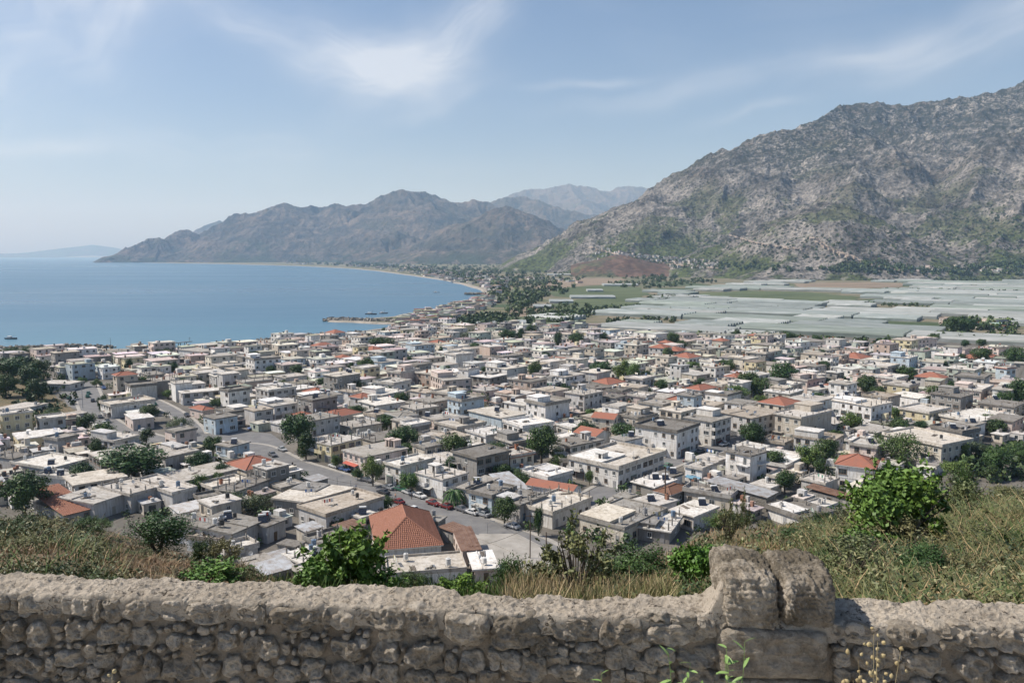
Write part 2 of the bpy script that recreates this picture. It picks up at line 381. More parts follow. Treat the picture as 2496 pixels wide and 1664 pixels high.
# ------------------------------------------------------------------ mountains
def polar_land(name, px0, px1, d0, d1, nu, nv, ridges, k, mat, seed, amp, scl, flute, kpow=1.0, label='', floor=-8.0, warp=60.0, gamma=1.4):
    u = np.linspace(px0, px1, nu); a = np.arctan((u - 1248) / (FPX * math.cos(PITCH) + 40 * 0))
    d = d0 * (d1 / d0) ** (np.linspace(0, 1, nv) ** 1.0)
    A, D = np.meshgrid(a, d, indexing='ij'); X = D * np.sin(A); Y = D * np.cos(A)
    wx = X + warp * fbm(X / (scl * 2), Y / (scl * 2), 4, seed + 20); wy = Y + warp * fbm(X / (scl * 2), Y / (scl * 2), 4, seed + 31)
    H = np.full(X.shape, -1e4); HR = np.full(X.shape, -1e4)
    for ri, line in enumerate(ridges):
        kk = k
        if isinstance(line[0], float): kk = line[0]; line = line[1:]
        P = [dp(*q) for q in line]; s0 = 0.0
        for p, q in zip(P[:-1], P[1:]):
            vx, vy = q.x - p.x, q.y - p.y; L = math.hypot(vx, vy)
            t = np.clip(((wx - p.x) * vx + (wy - p.y) * vy) / (L * L), 0, 1)
            dist = np.hypot(wx - p.x - vx * t, wy - p.y - vy * t); zr = p.z + (q.z - p.z) * t
            s = s0 + t * L
            fl = flute * np.clip(np.abs(perlin(s / (scl * 0.9), dist / (scl * 4), seed + ri * 3)) * 2.2 - 0.2 + 0.5 * perlin(s / (scl * 0.32), dist / (scl * 1.6), seed + ri * 3 + 1), -0.05, 2)
            z = zr - kk * dist ** kpow - fl * np.clip(dist / (scl * 0.7), 0, 1) * np.clip(zr / 200, 0.1, 1)
            H = np.maximum(H, z) if ri == 0 and s0 == 0 else np.where(np.abs(H - z) < 30, np.maximum(H, z) + (30 - np.abs(H - z)) ** 2 / 120, np.maximum(H, z))
            s0 += L; HR = np.where(dist < scl * 1.2, np.maximum(HR, zr), HR)
    HR = np.maximum(HR, H + amp * 2.5 * (HR < -1e3)); m = np.clip(H / 140, 0.0, 1)
    edge_ = np.clip((HR - H) / (amp * 3.5), 0.12, 1); H = H + edge_ * amp * m * (ridged(wx / scl, wy / scl, 6, seed + 5, 0.55) - 0.62) * 2 + 0.28 * amp * m * (ridged(X / (scl * .22), Y / (scl * .22), 4, seed + 9, 0.6) - 0.6) * 2
    H = np.maximum(H, floor)
    V = np.stack([X.ravel(), Y.ravel(), H.ravel()], 1)
    F = grid_faces(nu, nv)[:, ::-1]
    zz = H.ravel()[F].max(1); F = F[zz > floor + 0.01]
    me = np_mesh(name, V, F, [mat], smooth=False)
    return link(name, me, label=label, kind='structure'), (px0, px1, d0, d1, H)
polar_land('far_isle', -60, 420, 25500, 28500, 160, 16, [[(-40, 616, 27000), (30, 617, 27000), (100, 611, 27000), (160, 604, 27000), (225, 596, 27000), (265, 601, 27000), (330, 616, 27000)]],
           0.22, M_far, 5, 5, 900, 5, label='faint blue island far out beyond the headland')
polar_land('far_range', 1100, 1900, 11500, 19000, 300, 90, [
    [(1150, 520, 16500), (1240, 476, 16500), (1280, 461, 16500), (1340, 456, 16500), (1385, 448, 16500), (1430, 452, 16800), (1480, 464, 17000), (1510, 455, 17000), (1560, 453, 17000), (1600, 457, 17000), (1700, 460, 17000), (1850, 470, 17000)],
    [(1385, 448, 16500), (1420, 490, 14800), (1460, 530, 13600)],
    [(1280, 461, 16500), (1300, 500, 14500)]],
           0.34, M_far, 8, 70, 900, 300, label='pale pinkish mountain range beyond the valley')
polar_land('inland_hills', 1120, 1780, 9200, 13500, 300, 80, [
    [(1130, 520, 11500), (1185, 491, 11500), (1225, 479, 11500), (1275, 478, 11500), (1310, 488, 11300), (1360, 503, 11200), (1420, 519, 11000), (1500, 520, 11000), (1560, 512, 11300), (1640, 500, 11300)],
    [(1310, 488, 11300), (1350, 560, 10000), (1400, 600, 9400)], [(1500, 520, 11000), (1480, 575, 10000)]],
           0.42, M_hill, 12, 50, 500, 200, label='dark green inland hills at the head of the valley')
polar_land('headland_peak', 440, 620, 12500, 15500, 90, 30, [[(455, 575, 14000), (480, 560, 14000), (500, 550, 14000), (515, 543, 14000), (535, 537, 14000), (550, 547, 14000), (580, 560, 14000), (610, 585, 14000)]],
           0.5, M_hill, 14, 20, 500, 20, label='small blue peak showing over the headland ridge')
polar_land('headland', 225, 1420, 6600, 11500, 620, 230, [
    [(238, 638.5, 8200), (270, 627, 8300), (283, 625, 8400), (305, 609, 8500), (330, 594, 8600), (365, 580, 8700), (385, 579, 8700), (410, 584, 8800), (430, 572, 8800), (457, 556, 8900), (480, 563, 8900), (505, 565, 8900), (525, 560, 8900), (545, 543, 9000), (575, 525, 9000),
     (600, 519, 9000), (645, 517, 9000), (665, 505, 9000), (693, 494, 9100), (722, 507, 9100), (755, 499, 9100), (780, 505, 9100), (820, 494, 9100), (850, 498, 9100), (875, 499, 9100), (905, 491, 9100), (930, 477, 9000), (955, 465, 9000), (978, 463, 9000),
     (1005, 466, 9000), (1035, 465, 9100), (1065, 475, 9200), (1085, 482, 9200), (1110, 493, 9300), (1130, 494, 9300), (1160, 486, 9300), (1185, 492, 9400), (1215, 512, 9400), (1260, 545, 9400), (1330, 590, 9400)],
    [(978, 463, 9000), (985, 540, 8300), (1000, 590, 7800)], [(1060, 475, 9200), (1075, 530, 8500), (1040, 590, 7900)],
    [(820, 494, 9100), (830, 550, 8500), (800, 610, 7900)], [(693, 494, 9100), (700, 560, 8500), (660, 615, 8000)], [(580, 525, 9000), (600, 580, 8500), (560, 625, 8000)],
    [(457, 556, 8900), (470, 600, 8500), (450, 628, 8100)], [(930, 500, 8800), (900, 570, 8200), (870, 615, 7800)], [(1160, 487, 9300), (1190, 540, 8800), (1210, 590, 8300)]],
           0.47, M_hill, 21, 34, 430, 260, label='long rugged headland closing the far side of the bay')
polar_land('cone_hill', 840, 1480, 5300, 8600, 420, 170, [
    [(1000, 632, 6900), (1030, 612, 7000), (1060, 590, 7000), (1100, 565, 7100), (1135, 543, 7100), (1165, 531, 7150), (1185, 517, 7200), (1210, 508, 7200), (1235, 504, 7200), (1262, 512, 7200), (1285, 524, 7200), (1310, 545, 7200), (1345, 575, 7300), (1380, 600, 7300), (1430, 620, 7300)],
    [(1135, 543, 7100), (1100, 580, 6700), (1040, 615, 6400)], [(1235, 504, 7200), (1230, 560, 6600), (1200, 610, 6200)], [(1285, 524, 7200), (1310, 580, 6500), (1330, 615, 6200)],
    [(870, 632, 7300), (900, 605, 7300), (930, 578, 7400), (975, 563, 7400), (1010, 575, 7400), (1050, 590, 7400), (1100, 610, 7300)]],
           0.40, M_hill, 27, 26, 300, 130, label='cone shaped scrub hill in front of the headland')
mount, MG = polar_land('mountain', 1180, 2900, 2050, 6800, 860, 520, [
    [(1230, 652, 3250), (1290, 636, 3300), (1340, 622, 3350), (1380, 600, 3400), (1420, 575, 3450), (1450, 551, 3500), (1480, 532, 3550), (1520, 502, 3600), (1560, 475, 3650), (1600, 455, 3700), (1650, 427, 3800), (1700, 398, 3900), (1770, 364, 3950), (1830, 335, 4000), (1860, 322, 4000), (1890, 318, 4000),
     (1920, 325, 4050), (1950, 306, 4150), (1975, 288, 4200), (2000, 275, 4250), (2050, 254, 4400), (2100, 247, 4500), (2140, 247, 4500), (2185, 253, 4550), (2250, 246, 4600), (2310, 242, 4650), (2350, 239, 4650), (2400, 228, 4700), (2450, 216, 4700), (2496, 199, 4700), (2600, 160, 4800), (2850, 120, 4900)],
    [0.62, (1920, 325, 4050), (1975, 325, 3900), (2040, 332, 3800), (2107, 340, 3700), (2160, 353, 3550), (2200, 420, 3350), (2235, 500, 3150), (2290, 570, 2900), (2330, 620, 2700)],
    [0.62, (1760, 368, 3950), (1770, 440, 3550), (1740, 510, 3250)],
    [0.6, (1890, 330, 4000), (1910, 400, 3600), (1890, 470, 3250)],
    [0.6, (2107, 345, 3700), (2090, 410, 3400), (2060, 460, 3100)],
    [0.5, (1600, 455, 3700), (1590, 530, 3300), (1540, 590, 3050)], [0.5, (1450, 551, 3500), (1470, 600, 3150)],
    [0.38, (1740, 612, 2750), (1790, 590, 2750), (1850, 560, 2750), (1916, 530, 2720), (1960, 508, 2700), (1990, 501, 2700), (2030, 507, 2680), (2064, 522, 2650), (2110, 545, 2600), (2160, 575, 2560), (2215, 605, 2500), (2260, 640, 2450)],
    [0.36, (1990, 501, 2700), (1960, 570, 2500), (1930, 630, 2380)], [0.36, (1850, 560, 2750), (1800, 620, 2550)],
    [0.5, (2850, 200, 4300), (2600, 270, 4100), (2496, 300, 3900), (2440, 330, 3700), (2390, 400, 3450), (2370, 480, 3150), (2400, 560, 2850)],
    [0.45, (2600, 280, 4000), (2560, 420, 3300), (2496, 520, 2900), (2440, 610, 2600)], [0.45, (2850, 400, 3000), (2650, 500, 2700)]],
    0.52, M_rock, 33, 30, 320, 150, label='huge bare limestone mountain rising on the landward side', warp=70.0)
polar_land('red_mound', 1390, 1640, 2330, 3050, 90, 50, [[(1440, 655, 2650), (1465, 640, 2700), (1488, 630, 2720), (1512, 627, 2720), (1540, 632, 2720), (1565, 644, 2700), (1590, 655, 2650)]],
           0.25, M_red, 41, 3, 90, 4, label='low mound of bare red earth at the mountain foot', floor=-4)

# ------------------------------------------------------------------ haze
def haze(x0, y0, z0, x1, y1, z1):
    mb = MB(); mb.box(x0, y0, z0, x1, y1, z1); m = bpy.data.materials.new('haze'); m.use_nodes = True; t = m.node_tree
    t.nodes.remove(t.nodes['Principled BSDF']); v = t.nodes.new('ShaderNodeVolumePrincipled')
    v.inputs['Density'].default_value = HAZE_DENSITY; v.inputs['Color'].default_value = (0.46, 0.70, 1.0, 1); v.inputs['Absorption Color'].default_value = (1, 1, 1, 1); v.inputs['Anisotropy'].default_value = 0.0
    t.links.new(v.outputs[0], t.nodes['Material Output'].inputs['Volume'])
    link('haze', mb.mesh('haze', [m]), kind='stuff', label='thin pale sea haze over the bay and the plain')
haze(-31000, -31000, -12.0, 31000, 31000, 1900.0)
# ------------------------------------------------------------------ town materials (one plaster, tinted by each object's colour)
def _plaster(src):
    def fn(nt):
        p = nt.pos(); base = src(nt)
        n1 = nt.noise(nt.scale(p, (0.5, 0.5, 0.16)), 1.0, 6, 0.65); n2 = nt.noise(nt.scale(p, (2.6, 2.6, 0.35)), 1.0, 5, 0.6); n3 = nt.noise(p, 0.15, 3)
        c = nt.mix(nt.rng(n1, 0.36, 0.62, 0.0, 0.55), base, nt.mix(1.0, base, (0.62, 0.57, 0.50), 'MULTIPLY'))
        c = nt.mix(nt.rng(n2, 0.48, 0.68, 0.0, 0.7), c, nt.mix(1.0, base, (0.42, 0.38, 0.33), 'MULTIPLY'))
        c = nt.mix(nt.rng(n3, 0.45, 0.7, 0.0, 0.3), c, (0.40, 0.37, 0.33))
        return dict(col=c, bump=(n2, 0.15, 0.03))
    return fn
M_plaster = material('plaster', _plaster(lambda nt: nt.ocol()), rough=0.9, spec=0.15)
M_plaster_far = material('plaster_far', _plaster(lambda nt: nt.attr('col')), rough=0.9, spec=0.15)
def _rooftop(src):
    def fn(nt):
        p = nt.pos(); base = src(nt)
        n1 = nt.noise(p, 0.22, 7, 0.65); n2 = nt.noise(p, 1.1, 6, 0.7); n3 = nt.noise(nt.scale(p, (0.35, 2.2, 1)), 1.0, 5, 0.65)
        c = nt.mix(nt.rng(n1, 0.38, 0.62, 0.0, 0.55), base, nt.mix(1.0, base, (0.60, 0.55, 0.48), 'MULTIPLY'))
        c = nt.mix(nt.rng(n2, 0.47, 0.64, 0.0, 0.7), c, nt.mix(1.0, base, (0.38, 0.34, 0.30), 'MULTIPLY'))
        c = nt.mix(nt.rng(n3, 0.54, 0.72, 0.0, 0.5), c, nt.mix(1.0, base, (0.50, 0.44, 0.38), 'MULTIPLY'))
        c = nt.mix(nt.rng(n2, 0.26, 0.40, 0.5, 0.0), c, nt.mix(1.0, base, (1.3, 1.3, 1.28), 'MULTIPLY'))
        return dict(col=c, bump=(n2, 0.4, 0.08))
    return fn
M_rooftop = material('roof_screed', _rooftop(lambda nt: nt.ocol()), rough=0.95, spec=0.1)
M_rooftop_far = material('roof_screed_far', _rooftop(lambda nt: nt.attr('col')), rough=0.95, spec=0.1)
def _tiles(nt):
    o = nt.obj(); p = nt.pos(); n1 = nt.noise(p, 0.8, 5, 0.65); n2 = nt.noise(p, 5.0, 4, 0.6)
    c = nt.mix(nt.rng(n1, 0.35, 0.65), (0.31, 0.125, 0.082), (0.25, 0.12, 0.09))
    c = nt.mix(nt.rng(n2, 0.5, 0.75, 0, 0.6), c, (0.27, 0.12, 0.075))
    z = nt.sep(o)[2]; s1 = nt.math('SINE', nt.math('MULTIPLY', z, 42.0))
    return dict(col=nt.mix(nt.rng(s1, 0.55, 0.95, 0, 0.35), c, (0.2, 0.07, 0.04)), bump=[(s1, 0.35, 0.03), (n2, 0.3, 0.05)])
M_tiles = material('clay_tiles', _tiles, rough=0.85, spec=0.2)
def _clay(nt):
    n = nt.noise(nt.pos(), 3.0, 5, 0.6); n1 = nt.noise(nt.pos(), 0.4, 4, 0.6)
    return nt.mix(nt.rng(n1, 0.4, 0.68, 0, 0.5), nt.mix(nt.rng(n, 0.35, 0.65), (0.21, 0.092, 0.06), (0.32, 0.155, 0.105)), (0.24, 0.11, 0.07))
M_clay = material('single_clay_tile', _clay, rough=0.8, spec=0.25)
def _sheet(nt):
    p = nt.obj(); x, y, z = nt.sep(p); n1 = nt.noise(nt.pos(), 0.6, 5, 0.6)
    s = nt.math('SINE', nt.math('MULTIPLY', x, 22.0))
    c = nt.mix(nt.rng(n1, 0.4, 0.7), nt.ocol(), nt.mix(1.0, nt.ocol(), (0.6, 0.48, 0.38), 'MULTIPLY'))
    return dict(col=c, bump=(s, 0.6, 0.04))
M_sheet = material('corrugated_sheet', _sheet, rough=0.5, spec=0.4)
M_glass = material('window_glass', lambda nt: nt.mix(nt.rng(nt.noise(nt.pos(), 0.7, 2), 0.4, 0.6), (0.02, 0.025, 0.03), (0.07, 0.085, 0.09)), rough=0.12, spec=0.5)
M_frame = material('window_frame', lambda nt: nt.mix(nt.math('GREATER_THAN', nt.ornd(), 0.62), (0.62, 0.61, 0.58), (0.20, 0.15, 0.11)))
M_white = material('white_paint', (0.72, 0.72, 0.70), rough=0.5)
M_dark = material('dark_opening', (0.035, 0.032, 0.03), rough=0.9)
M_metal = material('galvanised_metal', (0.32, 0.33, 0.34), rough=0.45, Metallic=0.5)
M_panel = material('solar_glass', (0.014, 0.017, 0.026), rough=0.1, spec=0.6)
M_ocol = material('coloured_paint', lambda nt: nt.mix(nt.rng(nt.noise(nt.pos(), 0.8, 4), 0.4, 0.7, 0, 0.4), nt.ocol(), nt.mix(1.0, nt.ocol(), (0.55, 0.5, 0.45), 'MULTIPLY')), rough=0.6)
M_wood = material('weathered_timber', lambda nt: nt.mix(nt.rng(nt.noise(nt.scale(nt.pos(), (6, 6, 1)), 1.0, 4), 0.35, 0.65), (0.07, 0.05, 0.035), (0.13, 0.09, 0.065)))
M_rubble = material('block_masonry', lambda nt: dict(col=nt.mix(nt.rng(nt.noise(nt.pos(), 1.5, 5, 0.7), 0.35, 0.65), (0.13, 0.12, 0.105), (0.26, 0.24, 0.205)), bump=(nt.voro(nt.pos(), 2.5), 0.5, 0.15)))

WHITE, OFFW, GREY, DGREY, CREAM, BLUE, PINK, YEL, BEIGE = ((0.76, 0.76, 0.75), 'white'), ((0.66, 0.655, 0.635), 'off-white'), ((0.50, 0.50, 0.50), 'grey'), ((0.27, 0.265, 0.255), 'concrete'), \
    ((0.64, 0.60, 0.52), 'cream'), ((0.46, 0.55, 0.62), 'blue'), ((0.63, 0.54, 0.50), 'pinkish'), ((0.62, 0.56, 0.38), 'yellow'), ((0.50, 0.46, 0.40), 'beige')
ROOFS = [(0.42, 0.40, 0.37), (0.50, 0.48, 0.45), (0.34, 0.325, 0.30), (0.58, 0.565, 0.53), (0.27, 0.26, 0.24), (0.45, 0.435, 0.41), (0.52, 0.49, 0.44), (0.66, 0.65, 0.63), (0.22, 0.21, 0.195), (0.40, 0.36, 0.31)]

# ------------------------------------------------------------------ shared part meshes
def m_window(wd, ht, cross=True, shutter=False):
    """frame, sill and lintel of a window; x across the wall, y outwards (negative)"""
    b = MB(); t = 0.10; b.box(-wd / 2 - t, -0.07, -t, wd / 2 + t, 0, 0); b.box(-wd / 2 - t, -0.07, ht, wd / 2 + t, 0, ht + t)
    b.box(-wd / 2 - t, -0.07, 0, -wd / 2, 0, ht); b.box(wd / 2, -0.07, 0, wd / 2 + t, 0, ht)
    if cross:
        for k in range(1, max(2, round(wd / 0.7))): x = -wd / 2 + wd * k / max(2, round(wd / 0.7)); b.box(x - 0.03, -0.055, 0, x + 0.03, -0.012, ht)
    b.box(-wd / 2 - 0.18, -0.17, -t - 0.06, wd / 2 + 0.18, -0.0, -t)
    return b
def m_pane(wd, ht):
    b = MB(); b.box(-wd / 2, -0.02, 0, wd / 2, -0.002, ht); return b
WIN = {}
for nm, wd, ht in (('small', 0.9, 1.05), ('mid', 1.3, 1.25), ('wide', 2.0, 1.3), ('tall', 0.95, 2.05), ('shop', 2.9, 2.2), ('slit', 0.6, 0.9)):
    fb = m_window(wd, ht, nm not in ('slit',)); pb = m_pane(wd, ht)
    both = MB(); both.v = fb.v + pb.v; both.f = fb.f + [tuple(i + len(fb.v) for i in f) for f in pb.f]; both.m = [0] * len(fb.f) + [1] * len(pb.f); both.c = fb.c + pb.c
    WIN[nm] = (fb.mesh('window_' + nm, [M_frame]), pb.mesh('pane_' + nm, [M_glass]), both.mesh('window_both_' + nm, [M_frame, M_glass]), wd, ht)
b = MB(); b.box(-0.5, -0.06, 0, 0.5, 0, 2.1); b.box(-0.42, -0.08, 0.1, 0.42, -0.05, 1.0); b.box(-0.42, -0.08, 1.15, 0.42, -0.05, 1.95)
ME_door = b.mesh('door', [M_ocol])
b = MB(); b.box(-1.3, -0.12, 0, 1.3, 0, 2.3, 1); b.box(-1.45, -0.1, 0, -1.3, 0, 2.45); b.box(1.3, -0.1, 0, 1.45, 0, 2.45); b.box(-1.3, -0.14, 2.3, 1.3, 0, 2.45)
for k in range(10): b.box(-1.28, -0.135, 0.1 + 0.22 * k, 1.28, -0.12, 0.22 + 0.22 * k, 2)
ME_shut = b.mesh('shutter', [M_ocol, M_dark, M_metal])
def balcony(wd, dp_=1.3):
    b = MB(); b.box(-wd / 2, -dp_, -0.16, wd / 2, 0, 0); r = MB()
    for (x0, y0, x1, y1) in ((-wd / 2, -dp_, wd / 2, -dp_ + 0.05), (-wd / 2, -dp_, -wd / 2 + 0.05, 0), (wd / 2 - 0.05, -dp_, wd / 2, 0)):
        r.box(x0, y0, 0.9, x1, y1, 0.97); n = max(2, int(max(x1 - x0, y1 - y0) / 0.28))
        for k in range(n + 1):
            x = x0 + (x1 - x0 - 0.04) * k / n if x1 - x0 > 0.1 else x0; y = y0 + (y1 - y0 - 0.04) * k / n if y1 - y0 > 0.1 else y0; r.box(x, y, 0, x + 0.04, y + 0.04, 0.9)
    p = MB(); p.box(-wd / 2, -dp_, 0, wd / 2, -dp_ + 0.1, 0.95); p.box(-wd / 2, -dp_ + 0.1, 0, -wd / 2 + 0.1, 0, 0.95); p.box(wd / 2 - 0.1, -dp_ + 0.1, 0, wd / 2, 0, 0.95)
    return b.mesh('balcony', [M_plaster]), r.mesh('railing', [M_metal]), p.mesh('parapet', [M_plaster])
BAL = {2.6: balcony(2.6), 3.6: balcony(3.6), 5.0: balcony(5.0)}
def cyl(b, x, y, z0, z1, r, n=10, m=0): b.tube([(x, y, z0), (x, y, z1)], r, n, m)
b = MB(); cyl(b, 0, 0, 0.5, 1.6, 0.48, 12); cyl(b, 0, 0, 1.6, 1.72, 0.2, 8)
for x in (-0.35, 0.35):
    for y in (-0.35, 0.35): b.box(x - 0.04, y - 0.04, 0, x + 0.04, y + 0.04, 0.55, 1)
ME_tank = b.mesh('water_tank', [M_ocol, M_metal], smooth=False)
b = MB(); b.hexa([(-0.95, -0.9, 0.12), (0.95, -0.9, 0.12), (0.95, 0.7, 1.15), (-0.95, 0.7, 1.15), (-0.95, -0.95, 0.2), (0.95, -0.95, 0.2), (0.95, 0.65, 1.23), (-0.95, 0.65, 1.23)], 0)
b.tube([(-0.85, 0.85, 1.45), (0.85, 0.85, 1.45)], 0.27, 12, 1)
for x in (-0.7, 0.7): b.box(x - 0.03, 0.6, 0, x + 0.03, 0.66, 1.15, 2); b.box(x - 0.03, 0.95, 0, x + 0.03, 1.01, 1.3, 2)
ME_solar = b.mesh('solar_heater', [M_panel, M_white, M_metal])
b = MB(); b.box(-0.35, -0.3, 0, 0.35, 0.3, 1.1); b.box(-0.42, -0.37, 1.1, 0.42, 0.37, 1.22); b.box(-0.2, -0.15, 1.22, 0.2, 0.15, 1.4, 1)
ME_chim = b.mesh('chimney', [M_plaster, M_dark])
b = MB()
for k in range(10):
    a0, a1 = 2 * math.pi * k / 10, 2 * math.pi * (k + 1) / 10
    for r0, r1, z0, z1 in ((0, 0.25, 0, 0.03), (0.25, 0.45, 0.03, 0.12)):
        b.add([(r0 * math.cos(a0), z0 - 0.1, 1.0 + r0 * math.sin(a0)), (r1 * math.cos(a0), z1 - 0.1 - 2 * z1, 1.0 + r1 * math.sin(a0)), (r1 * math.cos(a1), z1 - 0.1 - 2 * z1, 1.0 + r1 * math.sin(a1)), (r0 * math.cos(a1), z0 - 0.1, 1.0 + r0 * math.sin(a1))], [(0, 1, 2, 3)])
b.tube([(0, 0, 0), (0, 0, 1.0), (0, -0.35, 1.0)], 0.03, 5, 1)
ME_dish = b.mesh('satellite_dish', [M_white, M_metal])
b = MB(); b.tube([(0, 0, 0), (0, 0, 2.6)], 0.03, 5)
for k in range(4): b.tube([(-0.5 + 0.05 * k, 0, 2.5 - 0.22 * k), (0.5 - 0.05 * k, 0, 2.5 - 0.22 * k)], 0.015, 4)
ME_ant = b.mesh('aerial', [M_metal])
b = MB(); rr = random.Random(4)
for k in range(11):
    x, y = rr.uniform(-1.1, 1.1), rr.uniform(-0.7, 0.7); a = rr.uniform(0, 3); s = rr.uniform(0.15, 0.5)
    b.box(-s, -s * .6, 0, s, s * .6, rr.uniform(0.15, 0.6), rr.choice((0, 1, 2)), M=Matrix.Translation((x, y, 0)) @ Matrix.Rotation(a, 4, 'Z'))
ME_junk = b.mesh('roof_junk', [M_wood, M_metal, M_rubble])
b = MB()
for k in range(7): b.box(-1.6 + rr.uniform(-0.3, 0.3), -0.6 + 0.18 * k, 0.05 * (k % 3), 1.6 + rr.uniform(-0.4, 0.4), -0.48 + 0.18 * k, 0.05 * (k % 3) + 0.07, k % 2)
ME_planks = b.mesh('stacked_planks', [M_wood, M_rubble])
b = MB()
for k in range(6):
    b.tube([(-0.55 + 0.22 * k, 0, 0), (-0.55 + 0.22 * k + 0.02, 0.01, rr.uniform(0.6, 1.0))], 0.018, 4)
ME_rebar = b.mesh('rebar_stubs', [M_wood])
b = MB(); b.box(-0.14, -0.14, 0, 0.14, 0.14, 1.5)
for x in (-.08, .08):
    for y in (-.08, .08): b.box(x - .015, y - .015, 1.5, x + .015, y + .015, 2.1, 1)
ME_col = b.mesh('concrete_column', [M_plaster, M_wood])
b = MB()
for k in range(5): b.box(-1.4 + .7 * k - .02, -.02, 0, -1.4 + .7 * k + .02, .02, 1.7 if k in (0, 4) else 1.5)
b.box(-1.4, -.01, 1.5, 1.4, .01, 1.53, 0)
for k, (x, w_) in enumerate(((-1.2, .5), (-.6, .35), (-.1, .6), (.6, .4))): b.box(x, -.02, .7 + .1 * (k % 2), x + w_, .02, 1.49, 1 + k % 2)
ME_line = b.mesh('washing_line', [M_metal, M_white, M_ocol])

# ------------------------------------------------------------------ house builder
HOUSES = []
def fit(N, L, Rr, h):
    a, l, r = gp(*N, h), gp(*L, h), gp(*Rr, h)
    e1, e2 = (r - a), (l - a); b1, b2 = e1.normalized(), e2.normalized(); bis = (b1 + b2).normalized(); ang = math.degrees(math.acos(max(-1, min(1, b1.dot(b2)))))
    q = math.pi / 4; f1 = Vector((bis.x * math.cos(q) + bis.y * math.sin(q), -bis.x * math.sin(q) + bis.y * math.cos(q), 0))
    if f1.dot(e1) < 0 or f1.dot(b1) < f1.dot(b2): f1 = Vector((-f1.y, f1.x, 0)) if False else f1
    f2 = Vector((-f1.y, f1.x, 0))
    return a, f1, max(2.5, e1.dot(f1)), max(2.5, e2.dot(f2)), ang
def add_house(a, f1, d1, d2, h, **kw):
    hs = dict(a=Vector((a.x, a.y, 0)), f1=f1, f2=Vector((-f1.y, f1.x, 0)), d1=d1, d2=d2, h=h, rank=len(HOUSES)); hs.update(kw)
    c = hs['a'] + f1 * d1 / 2 + hs['f2'] * d2 / 2; hs['c'] = c; hs['D'] = math.hypot(c.x, c.y); hs['size'] = math.sqrt(d1 * d2) * (h + 3) / hs['D'] ** 2
    HOUSES.append(hs); return hs
Zm = {'T1': (0, 780), 'T2': (600, 780), 'T3': (1200, 780), 'T4': (1796, 780), 'U1': (0, 1020), 'U2': (600, 1020), 'U3': (1200, 1020), 'U4': (1796, 1020)}
def zp(t, x, y): o = Zm[t]; return (o[0] + x / 3.3357, o[1] + y / 3.3357)
W_, O_, G_, D_, C_, B_, P_, Y_, E_ = WHITE, OFFW, GREY, DGREY, CREAM, BLUE, PINK, YEL, BEIGE
